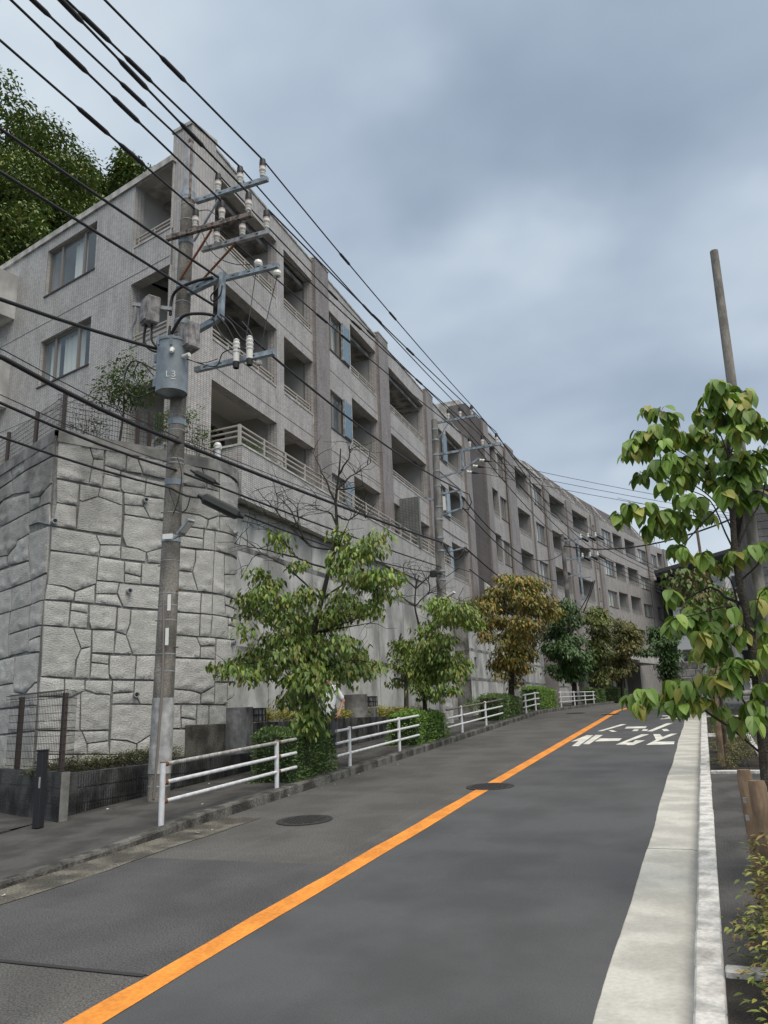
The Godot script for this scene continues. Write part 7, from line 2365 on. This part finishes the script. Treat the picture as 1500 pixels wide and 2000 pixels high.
const T1_WOOD := [[-6.54,1.3,12.5,-6.43,2.39,12.5,-6.36,3.07,12.5,-6.19,3.64,12.5,-6.03,4.19,12.5,-5.92,4.54,12.5,-5.85,4.96,12.5,-5.87,5.41,12.5,-5.79,5.96,12.5,-5.74,6.44,12.5],[-5.85,4.96,12.5,-6,5.24,12.5,-6.32,5.39,12.5,-6.36,5.66,12.5],[-5.86,5.18,12.5,-5.62,5.04,12.5,-5.42,5.13,12.5,-5.27,5.04,12.5],[-5.87,5.41,12.5,-6.15,6.12,12.5,-6.22,6.37,12.5],[-5.79,5.96,12.5,-5.54,6.18,12.5,-5.46,6.43,12.5],[-5.79,5.69,12.5,-5.52,5.58,12.5,-5.14,5.53,12.5],[-5.79,5.69,12.5,-5.59,5.89,12.5,-5.2,6.13,12.5],[-5.92,4.54,12.5,-6.41,4.67,12.5,-6.65,5.06,12.5,-6.98,5.22,12.5,-7.83,5.48,12.5],[-6.41,4.67,12.5,-6.81,5.08,12.5,-7.27,5.6,12.5,-7.57,5.95,12.5],[-6.65,5.06,12.5,-6.89,5.47,12.5,-7.23,5.82,12.5],[-6.41,4.67,12.5,-6.57,4.98,12.5,-6.56,5.35,12.5,-6.69,5.52,12.5],[-6.03,4.19,12.5,-6.66,4.47,12.5,-7.06,4.93,12.5,-7.52,5.21,12.5,-7.87,5.33,12.5],[-6.66,4.47,12.5,-7.27,4.65,12.5,-7.78,4.78,12.5],[-6.19,3.64,12.5,-6.98,4.36,12.5,-7.61,4.65,12.5,-7.99,4.28,12.5],[-6,4.26,12.5,-5.71,4.62,12.5,-5.38,5.05,12.5],[-6.36,3.07,12.5,-6.99,3.29,12.5,-7.81,3.71,12.5],[-6.19,3.64,12.5,-5.57,4.04,12.5,-4.86,4.04,12.5],[-6.36,3.07,12.5,-5.74,3.19,12.5,-5.11,3.31,12.5],[-6.43,2.39,12.5,-7.27,2.61,12.5,-8.22,2.59,12.5],[-6.43,2.39,12.5,-5.61,2.54,12.5,-5.11,2.45,12.5],[-6.36,3.07,12.5,-5.59,3.15,12.5,-5.33,3.19,12.5,-5.11,3.31,12.5]]
const T2_BLOBS := [-5.96,4.23,18.6,.3,.25,-5.32,3.97,17.94,.42,.24,-5.23,3.81,18.78,.25,.2,-5.67,3.92,18.6,.44,.22,-6.29,3.67,18.57,.25,.2,-6.11,3.31,18.43,.39,.24,-5.74,3.32,18.23,.29,.19,-6.54,2.98,18.89,.4,.25,-5.86,2.92,18.38,.34,.24,-5.53,2.53,18.33,.24,.19,-6.15,2.58,18.89,.4,.25,-6.52,2.5,18.75,.3,.2,-5.72,2.17,18.12,.24,.14,-6.27,2.11,18.72,.3,.15,-6.44,2.25,18.2,.19,.14,-5.66,2.8,19.16,.2,.3,-6.93,3.23,19.27,.21,.21,-6.64,2.69,18.69,.25,.2]
const T2_WOOD := [[-6.5,1.6,18.7,-6.47,2.59,18.7,-6.5,3.41,18.7,-6.56,3.9,18.7,-6.62,4.25,18.7,-6.57,4.7,18.7,-6.47,5.04,18.7],[-6.62,4.25,18.7,-7.03,4.54,18.7,-7.31,4.41,18.7,-7.41,4.57,18.7],[-6.57,4.7,18.7,-6.9,5.03,18.7,-6.99,5.35,18.7,-6.93,5.55,18.7],[-6.57,4.7,18.7,-6.21,5.01,18.7,-5.94,5.09,18.7],[-6.62,4.25,18.7,-6.24,4.52,18.7,-5.87,4.58,18.7],[-7.03,4.54,18.7,-7.12,4.85,18.7,-7.34,4.97,18.7],[-6.24,4.52,18.7,-6.17,4.76,18.7,-6.31,5.03,18.7],[-6.5,3.41,18.7,-6.01,4,18.7,-5.3,3.9,18.7],[-6.47,2.59,18.7,-5.83,2.65,18.7],[-6.48,2.83,18.7,-7.11,2.77,18.7],[-6.57,4.7,18.7,-6.58,5,18.7,-6.78,5.33,18.7]]
const SMALL_BLOBS := [-8.5,3.63,22.44,.21,.24,-8.5,3.34,22.57,.24,.18,-8.45,3.04,22.23,.27,.18,-8.14,2.97,22.41,.24,.18,-8.72,2.6,22.71,.24,.12,-8.34,2.58,22.72,.24,.15,-8.12,3.7,22.1,.21,.18]
const SMALL_WOOD := [[-8.39,1.62,22.4,-8.32,2.52,22.4,-8.38,3.21,22.4,-8.49,3.69,22.4,-8.41,3.97,22.4],[-8.32,2.52,22.4,-8.66,2.65,22.4],[-8.32,2.52,22.4,-8.1,2.62,22.4],[-8.38,3.15,22.4,-8.13,3.26,22.4]]
const T3_BLOBS := [-6.57,6.45,29.12,.38,.19,-5.8,6.14,28.11,.55,.24,-5.5,6.07,29.13,.47,.32,-6.78,5.95,28.52,.37,.22,-7.16,5.67,28.47,.37,.19,-6.95,5.22,27.32,.36,.24,-6.46,5.81,29.14,.48,.25,-5.38,5.37,26.81,.44,.26,-4.93,5.26,27.41,.35,.24,-4.67,4.94,27.84,.27,.21,-5.06,4.85,28.67,.28,.18,-5.22,5.01,27.27,.44,.21,-6.28,5.39,28.87,.47,.22,-6.98,5.36,29.16,.41,.19,-6.78,4.72,27.19,.45,.21,-7.33,4.59,28.23,.22,.19,-6.9,4.13,26.82,.23,.18,-6.37,4.74,27.73,.39,.18,-5.61,4.49,26.91,.44,.23,-5.62,4.57,29.1,.28,.22,-6.14,4.26,27.85,.45,.24,-5.96,4.17,29.08,.34,.25,-6.12,3.79,28.69,.46,.25,-5.88,3.52,28.88,.25,.19,-6.17,3.85,27.22,.35,.18,-6.45,3.68,26.98,.18,.15,-6.72,3.39,28.24,.34,.21,-6.06,3.33,27.2,.35,.21,-7.05,3.22,28.56,.22,.19,-5.92,3.04,27.78,.24,.18,-6.43,3.05,28.07,.24,.15,-6.53,2.73,29.05,.19,.19,-6.26,2.52,28.05,.12,.09,-6.53,2.82,27.06,.15,.12]
const T3_WOOD := [[-6.51,2.05,28,-6.37,2.9,28,-6.24,3.76,28,-6.14,4.63,28,-6.01,5.51,28,-6.03,5.97,28],[-6.24,3.76,28,-6.78,4.2,28,-7.18,4.59,28],[-6.14,4.63,28,-5.38,4.87,28,-4.91,5.12,28],[-6.33,3.33,28,-5.78,3.58,28],[-6.36,3.04,28,-6.73,3.26,28],[-6.12,4.92,28,-6.7,5.27,28,-7.11,5.52,28]]
const T4_BLOBS := [-6.25,6.89,41.33,.3,.25,-6.28,6.67,42.89,.41,.31,-6.54,6.28,41.3,.4,.3,-6.45,6.04,43,.57,.31,-7.09,5.76,41.97,.35,.3,-7.47,5.37,42.27,.31,.26,-6.74,5.54,42.64,.56,.31,-6.2,5.07,42.04,.61,.35,-7.2,4.76,41.51,.45,.25,-6.59,4.66,41.25,.55,.35,-5.97,4.32,40.99,.59,.34,-7.14,4.29,42.57,.41,.26,-6.47,3.98,41.86,.6,.3,-7.15,3.61,41.18,.4,.2,-6.82,3.56,42.91,.57,.31,-5.88,3.6,41.46,.5,.3,-6.25,3.16,41.79,.5,.25,-6.85,3.28,41.51,.3,.2,-5.77,4,42.31,.41,.41,-7.53,4.59,42.19,.31,.15]
const T4_WOOD := [[-6.39,1.78,42,-6.3,2.98,42,-6.26,4.4,42,-6.26,5.84,42,-6.32,6.82,42],[-6.26,4.4,42,-7.04,4.78,42],[-6.21,4.87,42,-5.67,5.08,42],[-6.3,3.45,42,-7.15,3.59,42]]
const T5_BLOBS := [-6.07,7.5,50.94,.37,.31,-5.49,7.14,49.6,.42,.3,-6.01,6.83,50.77,.55,.37,-5.31,6.49,48.9,.41,.35,-6.23,6.8,49.06,.35,.29,-5.79,6.08,50.23,.66,.42,-5.36,5.69,50.07,.36,.36,-6.03,5.38,49.81,.54,.42,-5.73,4.79,49.6,.59,.41,-5.43,4.81,50.29,.3,.24,-6.15,4.27,49.85,.48,.36,-5.95,3.84,50.57,.48,.3,-6.15,3.39,50.04,.42,.3,-5.86,3.16,50.19,.3,.24]
const T5_WOOD := [[-6.34,2.08,50,-6.11,4.28,50,-5.88,5.95,50,-5.81,7.2,50],[-6.11,4.28,50,-5.56,4.8,50],[-5.97,5.39,50,-6.33,5.98,50]]
const T6_BLOBS := [-5.12,7.09,54.98,.33,.26,-4.75,6.96,56.67,.54,.34,-4.29,6.54,55.85,.53,.4,-5.15,6.53,56.54,.54,.4,-4.2,6.13,57.15,.41,.41,-4.68,5.96,56.09,.67,.4,-5.31,5.75,56,.53,.4,-4.29,5.31,54.97,.52,.39,-4.96,5.07,55.44,.59,.33,-5.52,4.89,56,.4,.33,-5.18,4.52,56.43,.6,.34,-4.82,4.13,56.73,.4,.27,-5.48,3.89,55.71,.6,.33,-5,3.71,54.96,.39,.26,-5.63,3.4,55.49,.33,.2,-4.18,5.68,56.98,.27,.41]
const T6_WOOD := [[-5.34,2.06,56,-5.17,3.88,56,-4.94,5.72,56,-4.68,6.96,56],[-5.11,4.49,56,-4.43,5.38,56],[-5.14,4.19,56,-5.53,4.83,56]]
const T7_BLOBS := [-3.13,7.13,64.9,.54,.39,-2.63,6.82,65.12,.7,.39,-3.41,6.5,64.89,.46,.31,-2.93,6.13,64.07,.69,.3,-2.22,6.17,63.36,.6,.38,-4.01,5.43,62.83,.6,.3,-3.4,5.45,63.83,.68,.3,-2.53,5.46,63.77,.76,.38,-1.97,5.23,64.05,.46,.3,-2.28,4.83,63.95,.61,.38,-2.68,4.31,64.13,.53,.38,-2.24,4.14,64.1,.53,.38,-2.65,3.7,64.63,.46,.46]
const T7_WOOD := [[-2.76,1.98,64,-2.55,4.02,64,-2.48,5.4,64,-2.65,6.81,64],[-2.52,5.05,64,-3.95,5.49,64],[-2.45,5.4,64,-1.89,5.85,64]]
const RT_UP := [.36,3.98,6.16,.1,.1,.48,4.05,6.5,.11,.11,.59,4.01,6.5,.08,.08,.3,3.93,6.24,.07,.07,.4,3.86,6.25,.12,.12,.52,3.87,6.3,.08,.08,.24,3.9,6.44,.05,.05,.32,3.8,6.32,.1,.1,.57,3.72,6.21,.1,.1,.65,3.71,6.39,.08,.08,.39,3.71,6.27,.12,.12,.2,3.85,6.76,.08,.08,.29,3.78,6.82,.11,.11,.49,3.6,6.18,.09,.09,-.16,4.05,6.64,.07,.07,-.06,3.99,6.55,.08,.08,.02,4.01,6.78,.07,.07,-.01,3.83,6.62,.08,.08,-.12,3.81,6.53,.1,.1,-.25,3.85,6.64,.09,.09,-.32,3.72,6.42,.06,.06,-.31,3.71,6.64,.08,.08,-.2,3.76,6.73,.09,.09,-.07,3.7,6.48,.08,.08,-.38,3.76,6.81,.04,.04,.07,3.82,6.71,.06,.06,.12,3.82,6.84,.06,.06,-.02,3.5,6.27,.09,.09,-.13,3.54,6.51,.08,.08,.06,3.59,6.81,.1,.1,.15,3.57,6.6,.09,.09,-.2,3.55,6.75,.08,.08,-.3,3.55,6.83,.04,.04,-.09,3.3,6.28,.07,.07,.01,3.34,6.32,.07,.07,.11,3.46,6.76,.06,.06,.24,3.51,6.78,.09,.09,.38,3.61,6.68,.13,.13,.46,3.46,6.39,.08,.08,.56,3.48,6.47,.08,.08,.65,3.54,6.58,.08,.08,.58,3.36,6.5,.08,.08,.35,3.39,6.48,.11,.11,.46,3.32,6.45,.08,.08,.27,3.38,6.76,.08,.08,.06,3.15,6.28,.09,.09,.02,3.25,6.63,.06,.06,.14,3.21,6.64,.07,.07,.18,3.13,6.8,.07,.07,.31,3.14,6.18,.09,.09,.44,3.17,6.6,.08,.08,.56,3.18,6.6,.08,.08,.41,3.29,6.47,.08,.08,-.38,3.14,6.19,.05,.05,-.33,3.08,6.18,.06,.06,-.24,3.14,6.27,.05,.05,-.51,3.19,6.71,.05,.05,-.2,3.02,6.26,.07,.07,-.12,3.05,6.25,.07,.07,-.02,3.07,6.4,.07,.07,-.07,3.03,6.49,.08,.08,-.18,3.04,6.64,.06,.06,.05,3.1,6.71,.05,.05,-.27,2.98,6.34,.03,.03,-.05,3.02,6.79,.07,.07]
const RT_LOW := [-.09,2.84,6.66,.07,.07,-.03,2.74,6.21,.06,.06,.1,2.72,6.58,.06,.06,.22,2.68,6.65,.08,.08,.3,2.73,6.5,.05,.05,.33,2.7,6.33,.05,.05,.1,2.72,6.32,.04,.04,.53,2.8,6.66,.05,.05,.45,2.73,6.3,.05,.05,-.16,2.44,6.25,.04,.04,-.02,2.34,6.61,.05,.05,.01,2.32,6.77,.04,.04,-.14,2.24,6.2,.05,.05,-.09,2.27,6.51,.05,.05,-.19,2.22,6.69,.06,.06,-.03,2.25,6.57,.05,.05,.16,2.34,6.63,.05,.05,.26,2.29,6.38,.05,.05,.16,2.25,6.75,.06,.06,.03,2.22,6.63,.05,.05,.1,2.2,6.53,.05,.05,.01,2.12,6.29,.04,.04,.09,2.12,6.42,.05,.05,.14,2.13,6.6,.03,.03,.26,2.17,6.47,.04,.04,.31,2.11,6.46,.05,.05,.4,2.22,6.57,.05,.05,.44,2.36,6.51,.05,.05,.52,2.45,6.59,.04,.04,.03,2.05,6.56,.05,.05,.08,2.02,6.68,.04,.04,-.02,2.02,6.51,.05,.05,.16,2.02,6.75,.05,.05,.2,1.91,6.39,.04,.04,.23,1.92,6.25,.04,.04,.34,1.89,6.38,.05,.05,.28,1.88,6.27,.04,.04,.22,1.86,6.7,.05,.05,.17,1.85,6.23,.04,.04,-.28,1.72,6.58,.05,.05,-.25,1.78,6.53,.05,.05,-.19,1.79,6.69,.06,.06,-.14,1.76,6.32,.05,.05,-.09,1.77,6.71,.06,.06,-.02,1.8,6.41,.06,.06,.01,1.77,6.65,.04,.04,-.12,1.67,6.38,.05,.05,-.21,1.67,6.73,.06,.06,-.27,1.63,6.4,.04,.04,-.17,1.62,6.3,.03,.03,-.01,1.65,6.44,.05,.05,.07,1.8,6.26,.04,.04,.13,1.8,6.69,.04,.04,.18,1.77,6.29,.04,.04,.09,1.77,6.43,.03,.03,.08,1.57,6.77,.04,.04,.42,2.06,6.79,.06,.06,.44,2,6.47,.05,.05,.47,2.13,6.7,.04,.04,.3,1.61,6.35,.05,.05,.26,1.59,6.56,.04,.04,.26,1.51,6.74,.05,.05,.17,1.5,6.52,.04,.04,.38,1.56,6.55,.04,.04,.28,1.5,6.22,.04,.04,.37,1.73,6.41,.04,.04,-.4,1.73,6.25,.03,.03,-.46,1.72,6.38,.04,.04,-.51,1.7,6.4,.04,.04,-.57,1.69,6.66,.03,.03,-.48,1.64,6.22,.03,.03,-.45,1.66,6.46,.03,.03]
const RT_WOOD := [[.29,1,6.5,.35,1.61,6.5,.36,1.96,6.5,.36,2.29,6.5,.34,2.42,6.5,.34,2.74,6.5,.36,3.04,6.5,.4,3.49,6.5,.43,3.8,6.5,.48,4.04,6.5]]
const RT_LIMBS := [[.36,1.96,6.5,.32,2.12,6.5,.3,2.37,6.5,.28,2.54,6.5,.2,2.66,6.5,.14,2.8,6.5],[.36,2.29,6.5,.32,2.36,6.5,.22,2.42,6.5,.13,2.51,6.5,-.13,2.41,6.5,-.22,2.47,6.5],[.35,2.18,6.5,.25,2.33,6.5,.01,2.29,6.5,-.14,2.26,6.5],[.36,1.89,6.5,.31,1.96,6.5,.21,2.08,6.5,.11,2.17,6.5,0,2.29,6.5],[.36,1.78,6.5,.26,1.85,6.5,.14,2,6.5,.01,2.05,6.5],[.33,1.41,6.5,.2,1.74,6.5,.13,1.79,6.5,.08,1.8,6.5],[.32,1.25,6.5,.1,1.47,6.5,-.11,1.61,6.5,-.37,1.64,6.5,-.56,1.69,6.5],[.1,1.47,6.5,-.02,1.57,6.5,-.08,1.69,6.5,-.19,1.76,6.5],[.34,2.42,6.5,.34,2.9,6.5,.26,3.15,6.5,.11,3.33,6.5,-.15,3.52,6.5],[.36,3.04,6.5,.25,3.36,6.5,.14,3.53,6.5,-.02,3.68,6.5],[.4,3.49,6.5,.37,3.73,6.5,.33,3.85,6.5],[.35,2.53,6.5,.48,2.63,6.5,.55,2.73,6.5],[.36,1.96,6.5,.44,2.36,6.5,.51,2.43,6.5],[.34,2.74,6.5,.46,2.96,6.5,.59,3.16,6.5,.65,3.38,6.5],[.4,3.49,6.5,.51,3.78,6.5,.59,3.88,6.5],[.36,3.19,6.5,.14,3,6.5,-.02,2.84,6.5,-.13,2.8,6.5],[.34,2.74,6.5,.29,2.9,6.5,.21,3.17,6.5,.03,3.28,6.5]]
const T8_BLOBS := [-.22,3.56,12.68,.09,.06,-.09,3.53,12.52,.1,.06,.04,3.58,12.96,.09,.06,.14,3.54,13.22,.09,.06,-.22,3.42,12.92,.09,.08,-.3,3.46,12.99,.06,.06,-.08,3.38,12.51,.1,.07,.04,3.41,12.99,.12,.08,.18,3.41,13.44,.11,.08,.28,3.36,13.35,.1,.08,.38,3.28,13.23,.11,.08,.42,3.13,12.61,.08,.06,0,3.3,13.39,.13,.08,-.13,3.37,13.36,.08,.06,.12,3.17,12.67,.12,.08,.23,3.16,13.13,.11,.08,.02,3.07,12.52,.1,.06,.32,3.1,12.62,.09,.08,-.04,3.18,12.82,.08,.06,.29,2.11,12.66,.08,.09,.23,2.07,13.26,.06,.06,.21,2.21,13.32,.06,.06,.12,3,12.84,.09,.06,.26,3.03,12.82,.09,.06]
const T8_WOOD := [[.13,.87,13,.18,1.66,13,.18,2.2,13,.15,2.9,13,.11,3.33,13,.08,3.55,13],[.15,2.9,13,-.08,3.2,13,-.22,3.44,13],[.14,3.04,13,.33,3.17,13,.44,3.19,13],[.13,3.24,13,-.01,3.44,13]]
